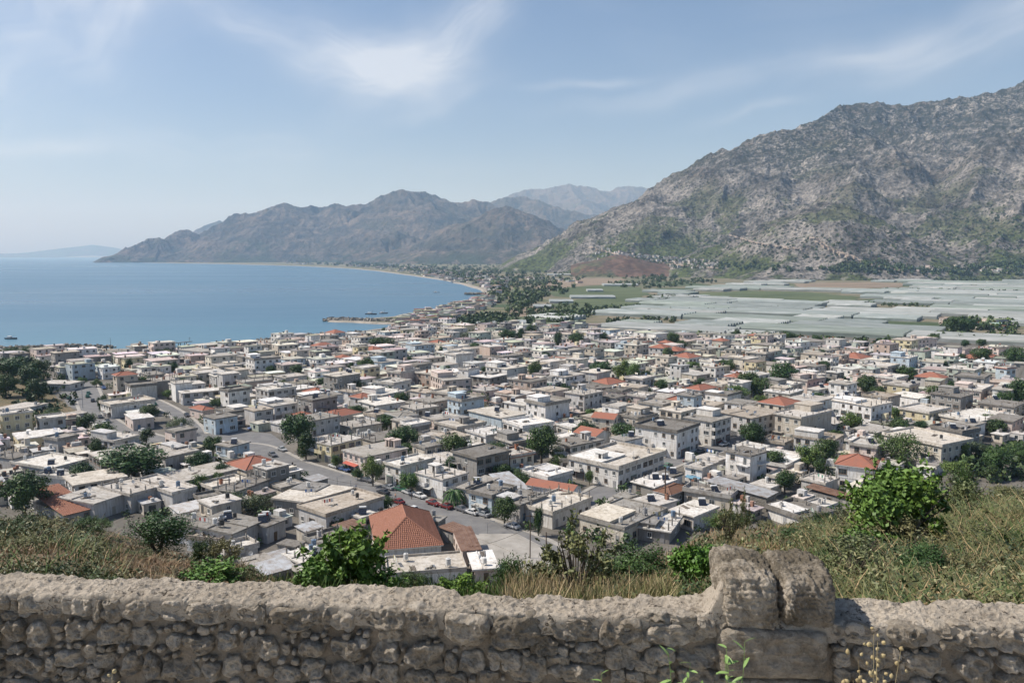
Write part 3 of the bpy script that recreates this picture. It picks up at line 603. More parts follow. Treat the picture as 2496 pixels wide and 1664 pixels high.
# tile, near roof corner, left roof corner, right roof corner, height, storeys, wall colour, roof kind, landmark name
MEASURED = [
 ('T3', 1500, 918, 1150, 868, 1700, 858, 8.6, 3, W_, 'flat', 'the big white corner block'), ('T3', 1025, 1215, 632, 1125, 1380, 1085, 5.6, 2, O_, 'flat', 'the block with the sunken roof terrace'),
 ('T3', 1785, 832, 1562, 795, 1945, 790, 8.4, 3, O_, 'flat', ''), ('T3', 2112, 800, 1900, 735, 2258, 728, 8.0, 3, G_, 'flat', ''),
 ('T4', 520, 800, 318, 762, 750, 738, 9.2, 3, E_, 'flat', 'the tall beige block'), ('T4', 1095, 705, 782, 652, 1252, 670, 8.4, 3, W_, 'flat', 'the tall white block with blue trim'),
 ('T4', 430, 602, 208, 580, 570, 574, 6.2, 2, E_, 'flat', ''), ('T4', 660, 572, 575, 560, 790, 545, 5.8, 2, O_, 'flat', ''),
 ('T4', 1120, 1212, 803, 1178, 1172, 1150, 6.8, 2, W_, 'hip', 'the white villa with the orange hip roof'), ('T4', 1665, 1030, 1232, 925, 1860, 972, 6.0, 2, C_, 'flat', 'the long beige house on the slope'),
 ('T4', 1830, 925, 1592, 872, 1950, 893, 6.0, 2, D_, 'flat', ''), ('T4', 2240, 830, 2045, 805, 2345, 788, 5.8, 2, P_, 'flat', ''), ('T4', 1970, 838, 1700, 772, 2150, 765, 4.6, 1, E_, 'flat', ''),
 ('T4', 1985, 580, 1757, 560, 2125, 545, 6.4, 2, P_, 'flat', ''), ('T4', 1475, 640, 1260, 602, 1560, 612, 4.4, 1, W_, 'flat', ''), ('T4', 625, 455, 437, 432, 745, 443, 5.9, 2, W_, 'flat', ''),
 ('T4', 1000, 318, 812, 300, 1092, 300, 5.6, 2, P_, 'hip', ''), ('T3', 940, 527, 806, 505, 1068, 500, 5.2, 1, O_, 'hip', 'the square orange hip roof'), ('T3', 838, 572, 674, 525, 975, 553, 5.2, 2, O_, 'flat', ''),
 ('T3', 1690, 573, 1568, 556, 1828, 550, 6.4, 2, G_, 'hip', 'the grey house with the orange hip roof'), ('T3', 597, 467, 455, 452, 782, 442, 7.8, 3, W_, 'flat', ''), ('T2', 2120, 402, 1940, 380, 2295, 378, 8.2, 3, O_, 'flat', ''),
 ('T3', 985, 808, 825, 783, 1010, 775, 5.4, 2, C_, 'gable', ''), ('T3', 1185, 805, 996, 777, 1362, 775, 5.6, 2, E_, 'flat', ''), ('T3', 840, 945, 690, 905, 935, 908, 5.6, 2, O_, 'gable', ''),
 ('T3', 640, 1030, 530, 968, 812, 955, 5.6, 2, G_, 'flat', ''), ('T3', 645, 1395, 293, 1330, 712, 1350, 4.2, 1, W_, 'gable', 'the long white house under the clay gable roof'),
 ('U3', 225, 703, 5, 655, 455, 628, 4.6, 1, G_, 'flat', ''), ('U3', 488, 782, 236, 703, 775, 655, 3.6, 1, O_, 'flat', 'the low house on the junction corner'),
 ('U3', 1072, 905, 717, 805, 1400, 745, 3.8, 1, C_, 'flat', 'the cream yard house above the bushes'), ('U3', 1440, 922, 1085, 905, 1645, 822, 2.9, 1, D_, 'flat', ''),
 ('U3', 2228, 640, 1725, 550, 2330, 600, 3.8, 1, D_, 'sheet', 'the blockwork shed with the sheet roof'), ('U3', 1930, 648, 1600, 560, 1935, 600, 3.4, 1, C_, 'flat', ''), ('U3', 1450, 622, 1325, 590, 1590, 560, 3.2, 1, D_, 'rust', 'the rust brown tent roof'),
 ('U3', 1705, 418, 1565, 392, 1840, 372, 5.0, 2, W_, 'flat', ''), ('T4', 398, 1200, 52, 1130, 536, 1107, 3.6, 1, P_, 'flat', ''), ('U4', 955, 668, 565, 590, 1010, 640, 2.6, 1, D_, 'rustsheet', ''),
 ('U4', 560, 835, 268, 725, 760, 775, 2.6, 1, O_, 'flat', ''), ('U2', 1598, 502, 1396, 437, 1788, 440, 5.4, 2, W_, 'flat', 'the white house with the corner balcony'), ('U2', 1255, 402, 1128, 368, 1525, 335, 5.6, 2, W_, 'flat', ''),
 ('U2', 965, 318, 797, 258, 1302, 243, 5.6, 2, P_, 'flat', 'the wide pinkish house facing the street'), ('U2', 690, 222, 583, 195, 935, 158, 5.8, 2, Y_, 'flat', 'the yellow house on the main street'), ('T2', 1715, 885, 1517, 840, 1958, 843, 5.8, 2, D_, 'flat', 'the raw concrete house'),
 ('T2', 2075, 800, 1790, 742, 2282, 768, 6.6, 2, B_, 'flat', 'the long pale blue house'), ('T2', 1240, 790, 1140, 755, 1388, 768, 5.8, 2, O_, 'hipflat', ''), ('U2', 1560, 165, 1402, 135, 1650, 140, 3.6, 1, W_, 'flat', ''),
 ('U2', 1822, 582, 1735, 555, 1992, 485, 4.2, 1, G_, 'flat', ''), ('U2', 1995, 645, 1812, 600, 2182, 572, 5.0, 2, B_, 'flat', ''), ('U2', 2150, 590, 1960, 500, 2310, 570, 3.4, 1, G_, 'sheet', ''),
 ('U2', 650, 798, 465, 712, 1068, 640, 4.0, 1, G_, 'flat', 'the long low house beside the big clay roof'), ('U2', 610, 700, 243, 642, 828, 565, 4.0, 1, D_, 'flat', ''), ('U1', 1888, 942, 1540, 880, 2155, 832, 4.4, 1, G_, 'flat', ''),
 ('U1', 2170, 880, 2060, 845, 2302, 818, 4.0, 1, G_, 'flat', ''), ('U1', 1880, 930, 1430, 790, 1960, 850, 3.9, 1, O_, 'flat', ''), ('U1', 1780, 1005, 1518, 975, 1878, 952, 2.8, 1, O_, 'flat', ''),
 ('U1', 765, 697, 492, 642, 1030, 612, 4.2, 1, G_, 'flat', 'the grey blank walled house above the slope'), ('U1', 1062, 628, 820, 560, 1312, 560, 4.6, 1, G_, 'flat', ''), ('U1', 1402, 622, 1160, 500, 1578, 570, 4.4, 1, G_, 'flat', ''),
 ('U1', 525, 785, 330, 640, 752, 720, 2.8, 1, D_, 'tilesheet', 'the sagging clay roof behind the left tree'), ('U1', 1500, 515, 1345, 450, 1920, 418, 3.6, 1, G_, 'flat', ''), ('U1', 1905, 605, 1765, 578, 2170, 505, 3.8, 1, G_, 'flat', ''),
 ('U1', 1868, 235, 1752, 215, 2030, 195, 5.6, 2, B_, 'flat', ''), ('U1', 930, 192, 715, 165, 1142, 148, 4.8, 2, G_, 'flat', ''), ('U1', 1345, 322, 1130, 262, 1612, 268, 4.6, 1, G_, 'flat', ''),
 ('U1', 470, 182, 372, 160, 622, 145, 4.4, 1, G_, 'flat', ''), ('U1', 100, 332, -90, 300, 243, 298, 4.2, 1, G_, 'flat', ''), ('U1', 575, 500, 300, 470, 705, 458, 3.8, 1, O_, 'flat', ''), ('U1', 420, 420, 150, 350, 700, 335, 3.2, 1, G_, 'flat', ''),
 ('T1', 905, 705, 878, 665, 1225, 650, 5.0, 2, O_, 'flat', ''), ('T1', 1080, 812, 1040, 765, 1247, 790, 4.2, 1, P_, 'flat', ''), ('T1', 1430, 920, 1355, 892, 1590, 888, 5.4, 2, P_, 'flat', 'the small pinkish house at the street bend'),
 ('T1', 1750, 808, 1640, 785, 1938, 780, 5.8, 2, B_, 'flat', 'the blue and white street corner house'), ('T1', 2070, 745, 1992, 720, 2218, 722, 5.8, 2, G_, 'flat', ''), ('T1', 1485, 600, 1448, 580, 1860, 568, 5.2, 2, G_, 'flat', ''),
 ('T1', 1210, 452, 1120, 432, 1342, 442, 7.4, 3, P_, 'flat', ''), ('T1', 1935, 412, 1768, 400, 2040, 405, 6.4, 2, C_, 'flat', ''), ('T1', 1650, 738, 1562, 712, 1735, 722, 3.6, 1, P_, 'hip', ''),
 ('T2', 470, 790, 388, 768, 552, 770, 4.0, 1, P_, 'hip', ''), ('T2', 1800, 682, 1738, 655, 1925, 652, 5.0, 2, Y_, 'hip', 'the cream house with the pointed orange roof'), ('T2', 1062, 698, 915, 662, 1292, 665, 5.2, 2, O_, 'flat', ''),
 ('T2', 510, 642, 413, 615, 790, 605, 6.2, 2, W_, 'flat', ''), ('T2', 1612, 495, 1488, 455, 1830, 480, 7.8, 3, P_, 'flat', ''), ('T3', 1600, 312, 1458, 296, 1690, 296, 6.6, 2, W_, 'hip', ''),
 ('T3', 605, 317, 480, 302, 692, 297, 6.6, 2, W_, 'rim', ''), ('T3', 1195, 190, 1098, 176, 1272, 172, 6.6, 2, O_, 'rim', ''), ('T3', 1985, 470, 1890, 458, 2065, 452, 5.6, 2, P_, 'hip', ''), ('T2', 1460, 595, 1330, 575, 1545, 580, 4.0, 1, O_, 'flat', ''),
 ('T1', 40, 520, -60, 512, 98, 505, 4.6, 2, G_, 'flat', ''), ('T1', 125, 742, -40, 728, 345, 676, 3.0, 1, G_, 'flat', ''), ('T1', 560, 528, 352, 512, 640, 498, 3.0, 1, O_, 'flat', ''), ('T1', 480, 790, 425, 770, 710, 762, 3.0, 1, O_, 'flat', ''), ('T2', 2050, 600, 1970, 575, 2095, 575, 3.2, 1, B_, 'bluetent', 'the bright blue tent roof'), ('U2', 400, 1050, 275, 1010, 460, 1010, 3.0, 1, D_, 'flat', ''),
 ('U3', 560, 345, 490, 300, 640, 345, 3.0, 1, O_, 'flat', ''), ('U4', 620, 320, 500, 270, 760, 290, 2.8, 1, D_, 'flat', ''), ('T2', 1030, 250, 930, 240, 1130, 238, 6.0, 2, O_, 'hip', ''), ('T2', 1320, 205, 1258, 195, 1398, 198, 6.6, 2, W_, 'flat', ''),
 ('T2', 1690, 230, 1610, 218, 1800, 215, 5.8, 2, B_, 'flat', ''), ('T2', 1200, 180, 1090, 170, 1330, 170, 5.6, 2, W_, 'flat', ''), ('T2', 2010, 225, 1925, 210, 2110, 212, 5.8, 2, W_, 'flat', ''), ('T1', 1640, 262, 1552, 232, 1752, 238, 6.4, 2, W_, 'flat', 'the white house near the pier'),
 ('T2', 900, 122, 842, 110, 985, 108, 6.2, 2, W_, 'flat', ''), ('T3', 425, 68, 362, 58, 465, 60, 6.6, 3, C_, 'flat', ''), ('T3', 1300, 102, 1205, 85, 1365, 85, 6.0, 2, W_, 'flat', ''), ('T4', 590, 180, 455, 150, 700, 165, 6.4, 2, W_, 'flat', ''),
 ('T4', 1475, 165, 1385, 150, 1565, 148, 8.0, 3, P_, 'flat', ''), ('T4', 2130, 228, 2078, 222, 2215, 222, 7.4, 3, P_, 'flat', ''), ('T4', 2195, 395, 2090, 385, 2300, 392, 7.2, 2, B_, 'rim', ''), ('T4', 1825, 372, 1745, 362, 1975, 360, 6.2, 2, P_, 'flat', ''),
 ('T3', 1785, 348, 1690, 332, 1860, 340, 6.6, 2, W_, 'flat', ''), ('T3', 1600, 440, 1290, 400, 1760, 440, 3.6, 1, W_, 'flat', ''), ('T3', 985, 200, 945, 190, 1065, 178, 5.4, 2, E_, 'hip', ''), ('T3', 2250, 140, 2165, 165, 2330, 150, 5.0, 2, W_, 'flat', ''),
 ('T2', 1560, 188, 1490, 180, 1625, 180, 5.4, 2, P_, 'hip', ''), ('U4', 1140, 120, 940, 90, 1300, 85, 2.7, 1, D_, 'flat', '') , ('U2', 1560, 850, 1420, 830, 1610, 800, 2.8, 1, D_, 'flat', ''),
]
for (t, nx, ny, lx, ly, rx, ry, h, st, colr, roof, lm) in MEASURED:
    a, f1, d1, d2, ang = fit(zp(t, nx, ny), zp(t, lx, ly), zp(t, rx, ry), h)
    if not (45 < ang < 150): print('ANGLE', t, nx, ny, round(ang), round(d1, 1), round(d2, 1))
    d1, d2 = min(d1, 42), min(d2, 42)
    add_house(a, f1, d1, d2, h, st=st, wall=colr, roof=roof, lm=lm, meas=True)
# the big clay hip roof in the middle, seen nearly square on
a = gp(*zp('U2', 1072, 1072), 4.6); r_ = gp(*zp('U2', 1585, 1028), 4.6); f = (r_ - a); f.z = 0
add_house(a, f.normalized(), f.length, (gp(*zp('U2', 930, 790), 4.6) - a).length * 0.93, 4.6, st=1, wall=OFFW, roof='bigtile', lm='the big clay hip roof', meas=True)
a2 = gp(*zp('U2', 1150, 1285), 3.0); r2 = gp(*zp('U2', 1790, 1235), 3.0); f = (r2 - a2); f.z = 0
add_house(a2, f.normalized(), f.length, 9.0, 3.0, st=1, wall=OFFW, roof='terrace', lm='', meas=True)
a3 = gp(*zp('U2', 1860, 1225), 3.0); r3 = gp(*zp('U2', 2005, 1215), 3.0); f = (r3 - a3); f.z = 0
add_house(a3, f.normalized(), max(4.5, f.length), 9.5, 2.9, st=1, wall=PINK, roof='flat', lm='', meas=True)
a4 = gp(*zp('U2', 1760, 1065), 3.6); f4 = HOUSES[-3]['f1']
add_house(a4, f4, 3.8, 12.0, 3.4, st=1, wall=PINK, roof='rustsheet', lm='', meas=True)

# ------------------------------------------------------------------ streets
def px_line(pts): return [tuple(gp(x, y, 0)[:2]) for x, y in pts]
main_st = px_line([(205, 930), (214, 960), (228, 1000), (252, 1030), (300, 1052), (345, 1064), (405, 1082), (480, 1090), (560, 1088), (620, 1090), (662, 1108), (705, 1132), (765, 1150), (850, 1177), (930, 1205), (1020, 1233), (1110, 1261), (1200, 1292), (1290, 1325), (1330, 1350)])
cross_st = px_line([(1400, 1232), (1450, 1210), (1500, 1183), (1545, 1157), (1600, 1138), (1650, 1120), (1700, 1104), (1750, 1090), (1810, 1073), (1860, 1058)])
side_st = px_line([(360, 972), (400, 990), (436, 1012), (470, 1040), (480, 1060)])
STREETS = [(main_st, 9.6), (cross_st, 8.0), (side_st, 5.5)]
def smooth_line(p, it=2):
    for _ in range(it):
        q = [p[0]]
        for a, b in zip(p[:-1], p[1:]): q += [(a[0] * .75 + b[0] * .25, a[1] * .75 + b[1] * .25), (a[0] * .25 + b[0] * .75, a[1] * .25 + b[1] * .75)]
        p = q + [p[-1]]
    return p
def strip(name, line, o0, o1, z, mat, thick=0.0, **kw):
    A, B = offset(line, o0), offset(line, o1); mb = MB()
    for i in range(len(line) - 1):
        vs = [(*A[i], z), (*A[i + 1], z), (*B[i + 1], z), (*B[i], z)]
        if o0 < o1: vs = vs[::-1]
        mb.add(vs, [(0, 1, 2, 3)])
        if thick:
            for P in (A, B): mb.add([(*P[i], z), (*P[i + 1], z), (*P[i + 1], z - thick), (*P[i], z - thick)], [(0, 1, 2, 3)])
    return link(name, mb.mesh(name, [mat]), **kw)
SM = [(smooth_line(l), w_) for l, w_ in STREETS]
for k, (l, w_) in enumerate(SM):
    zk = 0.006 + 0.005 * k
    strip('road', l, -w_ / 2, w_ / 2, zk, M_asphalt, kind='structure', label=('main street curving down through the town', 'straight cross street between the tall blocks', 'narrow side street off the square')[k])
    for s_ in (-1, 1):
        strip('pavement', l, s_ * w_ / 2, s_ * (w_ / 2 + 1.4), 0.13 + 0.004 * k, M_concrete, thick=0.15, kind='structure', label='raised concrete pavement edging the street')
plaza = [tuple(gp(*zp('T1', x, y), 0)[:2]) for x, y in ((470, 590), (600, 515), (830, 508), (840, 640), (870, 760), (960, 850), (860, 880), (760, 820), (690, 740), (560, 700), (520, 640))]
ngon('square', plaza, 0.024, M_asphalt, kind='structure', label='wide worn asphalt square below the left hillside')
junction = [tuple(gp(*q, 0)[:2]) for q in ((1168, 1300), (1260, 1300), (1320, 1330), (1345, 1350), (1340, 1385), (1270, 1400), (1200, 1385), (1150, 1340))]
ngon('junction_yard', junction, 0.028, M_concrete, kind='structure', label='pale concrete yard where the main street ends')
carpark = [tuple(gp(*zp('T1', x, y), 0)[:2]) for x, y in ((1560, 935), (1960, 900), (2200, 920), (2330, 1010), (2230, 1060), (1900, 985), (1600, 985))]
ngon('car_park', carpark, 0.032, M_asphalt, kind='structure', label='asphalt yard in front of the blue and white corner house')
POLYS = [plaza, junction, carpark]
# ------------------------------------------------------------------ where the town trees stand: crown centre x, y, width, height in the photograph
TREES_PX = [(325, 1140, 150, 70, 'the broad dark tree by the left street', 0), (240, 1105, 42, 52, '', 1), (488, 1182, 44, 38, '', 2), (533, 1172, 26, 34, '', 2), (560, 1226, 95, 46, 'the low fig tree clump', 3), (640, 1225, 60, 40, '', 3),
 (30, 908, 84, 52, '', 0), (75, 930, 56, 52, '', 0), (95, 955, 50, 45, '', 1), (100, 905, 45, 40, '', 0), (15, 950, 50, 50, '', 0), (249, 987, 25, 36, '', 1), (30, 864, 40, 22, '', 0), (58, 864, 34, 26, '', 3), (551, 853, 46, 18, '', 0), (401, 861, 30, 22, '', 3), (315, 898, 22, 34, '', 1), (410, 963, 32, 18, '', 2),
 (530, 987, 36, 22, '', 0), (545, 884, 42, 22, '', 0), (40, 1028, 60, 26, '', 3), (728, 1055, 86, 84, 'the tall dark tree by the bend of the main street', 0), (746, 1090, 52, 58, '', 1), (819, 1128, 28, 30, '', 2), (909, 1150, 54, 66, 'the pale green tree on the main street kerb', 2), (871, 1158, 28, 22, '', 0), (996, 1179, 60, 46, '', 2),
 (1107, 1207, 58, 48, 'the palm like street tree', 4), (940, 1228, 46, 30, '', 0), (1230, 1248, 66, 64, 'the bushy tree beside the parked cars', 0), (1312, 1272, 33, 66, 'the narrow upright tree at the junction', 1), (985, 1070, 82, 52, '', 0), (1107, 1092, 84, 58, 'the round tree beside the raw concrete house', 0), (1050, 1100, 40, 24, '', 2), (1000, 1100, 60, 24, '', 0),
 (723, 909, 38, 32, '', 0), (894, 897, 46, 42, '', 0), (855, 900, 20, 32, '', 1), (930, 843, 62, 26, '', 0), (900, 830, 26, 26, '', 0), (957, 850, 20, 22, '', 1), (786, 936, 38, 24, '', 0), (948, 960, 26, 30, '', 0), (1044, 857, 27, 14, '', 2), (1158, 846, 34, 16, '', 0), (1238, 820, 46, 30, '', 0), (1270, 817, 24, 28, '', 1), (1296, 808, 28, 32, '', 0), (938, 808, 19, 16, '', 0),
 (999, 818, 36, 14, '', 3), (1145, 820, 52, 26, '', 3), (1172, 980, 42, 36, '', 2), (720, 990, 30, 26, '', 0), (760, 960, 26, 24, '', 0), (1320, 1086, 86, 86, 'the big round tree left of the corner block', 0), (1518, 1062, 66, 56, 'the dark tree against the big white corner block', 0), (1834, 1066, 62, 62, 'the round ball tree beside the cross street', 5),
 (1225, 1158, 60, 44, '', 0), (1270, 1165, 60, 36, '', 3), (1350, 1146, 36, 30, '', 2), (1437, 1165, 26, 32, '', 2), (1338, 951, 46, 30, '', 0), (1305, 909, 40, 48, '', 0), (1468, 906, 62, 46, 'the large grove behind the square orange roof', 0), (1520, 908, 50, 54, '', 2), (1545, 915, 48, 56, '', 2), (1572, 924, 40, 38, '', 1),
 (1359, 830, 26, 42, '', 1), (1404, 830, 40, 32, '', 0), (1470, 827, 32, 28, '', 0), (1640, 832, 40, 38, '', 0), (1660, 845, 26, 26, '', 0), (1797, 818, 22, 26, '', 1), (1452, 856, 46, 28, '', 3), (1626, 868, 30, 34, '', 0), (1689, 895, 40, 24, '', 2), (1770, 896, 46, 30, '', 0), (1824, 940, 62, 56, '', 0), (1852, 950, 60, 48, '', 0),
 (1796, 964, 60, 44, '', 2), (1395, 967, 50, 20, '', 0), (1534, 987, 20, 22, '', 1), (1907, 920, 72, 56, 'the high grove left of the white terrace house', 0), (2006, 898, 40, 28, '', 0), (2111, 943, 54, 44, '', 5), (2072, 957, 30, 28, '', 0), (2207, 916, 50, 32, '', 0), (2291, 972, 62, 46, '', 0), (2330, 980, 24, 38, '', 1), (2318, 951, 20, 30, '', 0), (1994, 978, 46, 34, '', 0),
 (2075, 1032, 48, 42, '', 2), (2012, 1105, 52, 60, '', 0), (2000, 1146, 42, 46, '', 1), (1913, 1178, 60, 50, 'the dark ball tree above the tin sheds', 5), (2190, 1098, 96, 66, 'the wide tree behind the orange hip villa', 3), (2156, 1074, 50, 36, '', 3), (2350, 1104, 26, 36, '', 2), (2428, 1134, 56, 54, '', 0), (2473, 880, 50, 44, '', 0), (2484, 968, 60, 60, '', 0), (2450, 985, 50, 40, '', 0), (2390, 873, 40, 36, '', 0),
 (2252, 868, 20, 32, '', 1), (2330, 797, 40, 38, '', 0), (2358, 800, 34, 34, '', 0), (2276, 828, 26, 20, '', 0), (1916, 822, 42, 22, '', 0), (1865, 818, 30, 18, '', 3), (2303, 898, 16, 24, '', 1), (2200, 1180, 80, 40, '', 3), (2385, 1100, 50, 30, '', 3), (2480, 1110, 50, 34, '', 3), (1700, 848, 22, 18, '', 0), (2130, 846, 26, 16, '', 0), (1990, 830, 24, 18, '', 0), (660, 905, 24, 20, '', 0),
 (1480, 960, 30, 24, '', 0), (1440, 1010, 34, 24, '', 2), (420, 900, 26, 24, '', 0), (620, 870, 30, 22, '', 0), (1090, 905, 26, 22, '', 0), (1620, 990, 30, 22, '', 3), (1000, 880, 24, 18, '', 0), (1180, 905, 22, 22, '', 1), (2380, 920, 30, 24, '', 0), (2180, 1010, 34, 26, '', 2), (480, 930, 24, 20, '', 0), (130, 1010, 34, 20, '', 3), (205, 870, 24, 18, '', 0), (60, 1215, 104, 84, 'the dark tree at the left edge above the slope', 0)]
_rt = random.Random(404); _used = [(t[0], t[1]) for t in TREES_PX]
while len(TREES_PX) < 215:
    x, y = _rt.uniform(20, 2480), 838 + 330 * _rt.random() ** 1.35
    if x < 900 and y < 862 or (x < 200 and y < 1050) or min(math.hypot(x - q[0], (y - q[1]) * 2) for q in _used) < 34: continue
    w_ = (14 + (y - 830) * 0.10) * _rt.uniform(.8, 1.5); _used.append((x, y)); TREES_PX.append((x, y, w_ * 1.15, w_ * _rt.uniform(.7, 1.0), '', _rt.choice((0, 0, 0, 1, 2, 5, 3))))
TREES = []
for (cx, cy, w_, h_, lm, var) in TREES_PX:
    b0 = gp(cx, cy + h_ * 0.52, 0.0); D = math.hypot(b0.x, b0.y); wd = w_ * D / FPX * 1.14; ht = h_ * D / FPX * 1.16 + 0.7
    TREES.append(dict(p=b0, D=D, w=wd, h=max(ht, wd * 0.55), lm=lm, var=var, px=(cx, cy)))

# ------------------------------------------------------------------ fill the town between the measured houses
town_px = [(-760, 905), (-260, 884), (0, 870), (100, 868), (270, 864), (430, 860), (560, 850), (650, 840), (760, 826), (880, 818), (960, 810), (1010, 803), (1090, 797), (1180, 801), (1280, 806), (1400, 812), (1520, 818), (1650, 824), (1800, 831), (1950, 838),
           (2100, 845), (2250, 850), (2420, 862), (2640, 870), (2640, 1085), (2480, 1085), (2380, 1090), (2310, 1150), (2200, 1200), (2060, 1262), (1900, 1285), (1750, 1300), (1560, 1345), (1420, 1370), (1200, 1420), (900, 1475), (640, 1460), (540, 1400), (430, 1290), (250, 1265), (0, 1240), (-260, 1240), (-760, 1240)]
town = [tuple(gp(x, y, 0)[:2]) for x, y in town_px]
hillock_px = [(-200, 890), (0, 893), (60, 888), (110, 900), (128, 950), (150, 975), (195, 1005), (170, 1022), (95, 1046), (0, 1046), (-200, 1046)]
hillock = [tuple(gp(x, y, 0)[:2]) for x, y in hillock_px]
HASH = {}
def rect_pts(h, g=0.0):
    a = h['a'] - h['f1'] * g - h['f2'] * g; x, y = h['f1'] * (h['d1'] + 2 * g), h['f2'] * (h['d2'] + 2 * g)
    return [a, a + x, a + x + y, a + y]
def put_hash(h):
    c = h['c']; HASH.setdefault((int(c.x // 24), int(c.y // 24)), []).append(h)
def sat(A, B):
    for P in (A, B):
        for i in range(2):
            e = P[i + 1] - P[i]; n_ = Vector((-e.y, e.x, 0)); a = [n_.dot(p) for p in A]; b = [n_.dot(p) for p in B]
            if max(a) < min(b) or max(b) < min(a): return False
    return True
for h in HOUSES: put_hash(h)
def ok_place(h, gap):
    P = rect_pts(h, gap); c = h['c']
    for q in P + [c]:
        if not in_poly(q.x, q.y, town) or in_poly(q.x, q.y, hillock): return False
        for pl in POLYS:
            if in_poly(q.x, q.y, pl): return False
        for l, w_ in STREETS:
            if seg_dist(q.x, q.y, l) < w_ / 2 + 1.9: return False
    for i in (-1, 0, 1):
        for j in (-1, 0, 1):
            for o in HASH.get((int(c.x // 24) + i, int(c.y // 24) + j), []):
                if (o['c'] - c).length < 24 and sat(P, rect_pts(o)): return False
    for t in TREES:
        if (t['p'] - c).length < t['w'] * 0.22 + min(h['d1'], h['d2']) * 0.5: return False
    return True
WALLS = [W_, W_, O_, O_, G_, G_, C_, P_, E_, B_, D_, O_, W_, D_, E_, G_, Y_, P_, ((0.52, 0.42, 0.36), 'tan'), ((0.44, 0.50, 0.44), 'greenish')]
ca, sa = math.cos(R(44.5)), math.sin(R(44.5))
cells = []
for iu in range(-60, 75):
    for iv in range(-40, 90):
        u, v = iu * 12.2, iv * 11.6; cells.append((u * ca - v * sa, u * sa + v * ca))
cells = [c for c in cells if 120 < math.hypot(*c) < 780 and in_poly(c[0], c[1], town)]
rng.shuffle(cells); cells.sort(key=lambda c: int(math.hypot(*c) / 60))
for pas in (0, 1, 1, 2, 2, 3, 2, 3, 3):
    for (x, y) in cells:
        D = math.hypot(x, y)
        if pas == 3 and D > 420: continue
        jx, jy = rng.uniform(-6, 6), rng.uniform(-6, 6)
        an = R(44.5) + R(10) * float(perlin(x / 110, y / 110, 3)) * 1.5 + R(rng.uniform(-2.5, 2.5)); f1 = Vector((math.cos(an), math.sin(an), 0)); f2 = Vector((-f1.y, f1.x, 0))
        if pas == 0: d1, d2 = rng.uniform(10, 15), rng.uniform(9, 13)
        elif pas == 1: d1, d2 = rng.uniform(7, 10), rng.uniform(6.5, 9)
        elif pas == 2: d1, d2 = rng.uniform(5, 8), rng.uniform(4, 6.5)
        else: d1, d2 = rng.uniform(3.5, 5.5), rng.uniform(3, 4.5)
        c = Vector((x + jx, y + jy, 0)); near_shack = D < 235
        if pas >= 2: hh, st = rng.uniform(2.4, 3.1), 1
        else:
            q = rng.random()
            if near_shack: hh, st = (rng.uniform(2.7, 3.6), 1) if q < 0.85 else (5.6, 2)
            elif D < 330: hh, st = (rng.uniform(3.0, 3.9), 1) if q < 0.36 else ((rng.uniform(5.4, 6.2), 2) if q < .84 else (rng.uniform(8.0, 8.8), 3))
            else: hh, st = (rng.uniform(3.0, 3.8), 1) if q < 0.26 else ((rng.uniform(5.6, 6.4), 2) if q < 0.78 else (rng.uniform(8.2, 9.2), 3))
        if st > 1:
            u_ = c.normalized(); q2 = c + u_ * 11
            if any(seg_dist(q2.x, q2.y, l) < 10 for l, _w in STREETS): hh, st = rng.uniform(2.6, 3.2), 1
        a = c - f1 * d1 / 2 - f2 * d2 / 2
        h = dict(a=a, f1=f1, f2=f2, d1=d1, d2=d2, h=hh, c=c)
        if not ok_place(h, (0.9, 0.6, 0.35, 0.25)[pas]): continue
        q = rng.random()
        roof = 'flat' if q < 0.968 or pas >= 2 else rng.choice(('hip', 'hip', 'gable', 'rim'))
        if roof == 'flat' and pas >= 2: roof = rng.choice(('flat', 'flat', 'sheet', 'flat', 'flat', 'sheet', 'rustsheet' if D < 300 else 'flat'))
        hs = add_house(a, f1, d1, d2, hh, st=st, wall=rng.choice(WALLS if D > 260 else [G_, G_, O_, D_, E_, C_, W_]), roof=roof, lm='', meas=False); put_hash(hs)
print('houses', len(HOUSES), round(time.time() - T0, 1))
HOUSES.sort(key=lambda h: (not h['meas'], -h['size']))
vis = []
for h in HOUSES:
    px, py = project(h['c']); h['px'] = (px, py); h['in'] = -30 < px < 2530 and py < 1500
THINGS = [h for h in HOUSES if h['in']][:298]; rest_houses = [h for h in HOUSES if h['in']][298:] + [h for h in HOUSES if not h['in'] and h['px'][1] < 1500]

def hip_mesh(d1, d2, z, ov, slope, mat, tiles=False, open_=False):
    x0, y0, x1, y1 = -ov, -ov, d1 + ov, d2 + ov; sx, sy = x1 - x0, y1 - y0; m = min(sx, sy) / 2; rh = m * slope
    if sx >= sy: r0, r1 = (x0 + m, y0 + m, z + rh), (x1 - m, y0 + m, z + rh)
    else: r0, r1 = (x0 + m, y0 + m, z + rh), (x0 + m, y1 - m, z + rh)
    c = [(x0, y0, z), (x1, y0, z), (x1, y1, z), (x0, y1, z)]; b = MB()
    fs = [(0, 1, 5, 4), (1, 2, 5), (2, 3, 4, 5), (3, 0, 4)] if sx >= sy else [(0, 1, 4), (1, 2, 5, 4), (2, 3, 5), (3, 0, 4, 5)]
    b.add(c + [r0, r1], fs + [(3, 2, 1, 0)]); e = [(p, q) for p, q in ((c[0], r0), (c[3], r0 if sx >= sy else r1), (c[1], r1 if sx >= sy else r0), (c[2], r1), (r0, r1))]
    for p, q in e: b.tube([(*p[:2], p[2] + 0.06), (*q[:2], q[2] + 0.06)], 0.13, 6)
    b.box(x0 + .02, y0 + .02, z - 0.16, x1 - .02, y1 - .02, z - 0.02, 1); return b, c, r0, r1
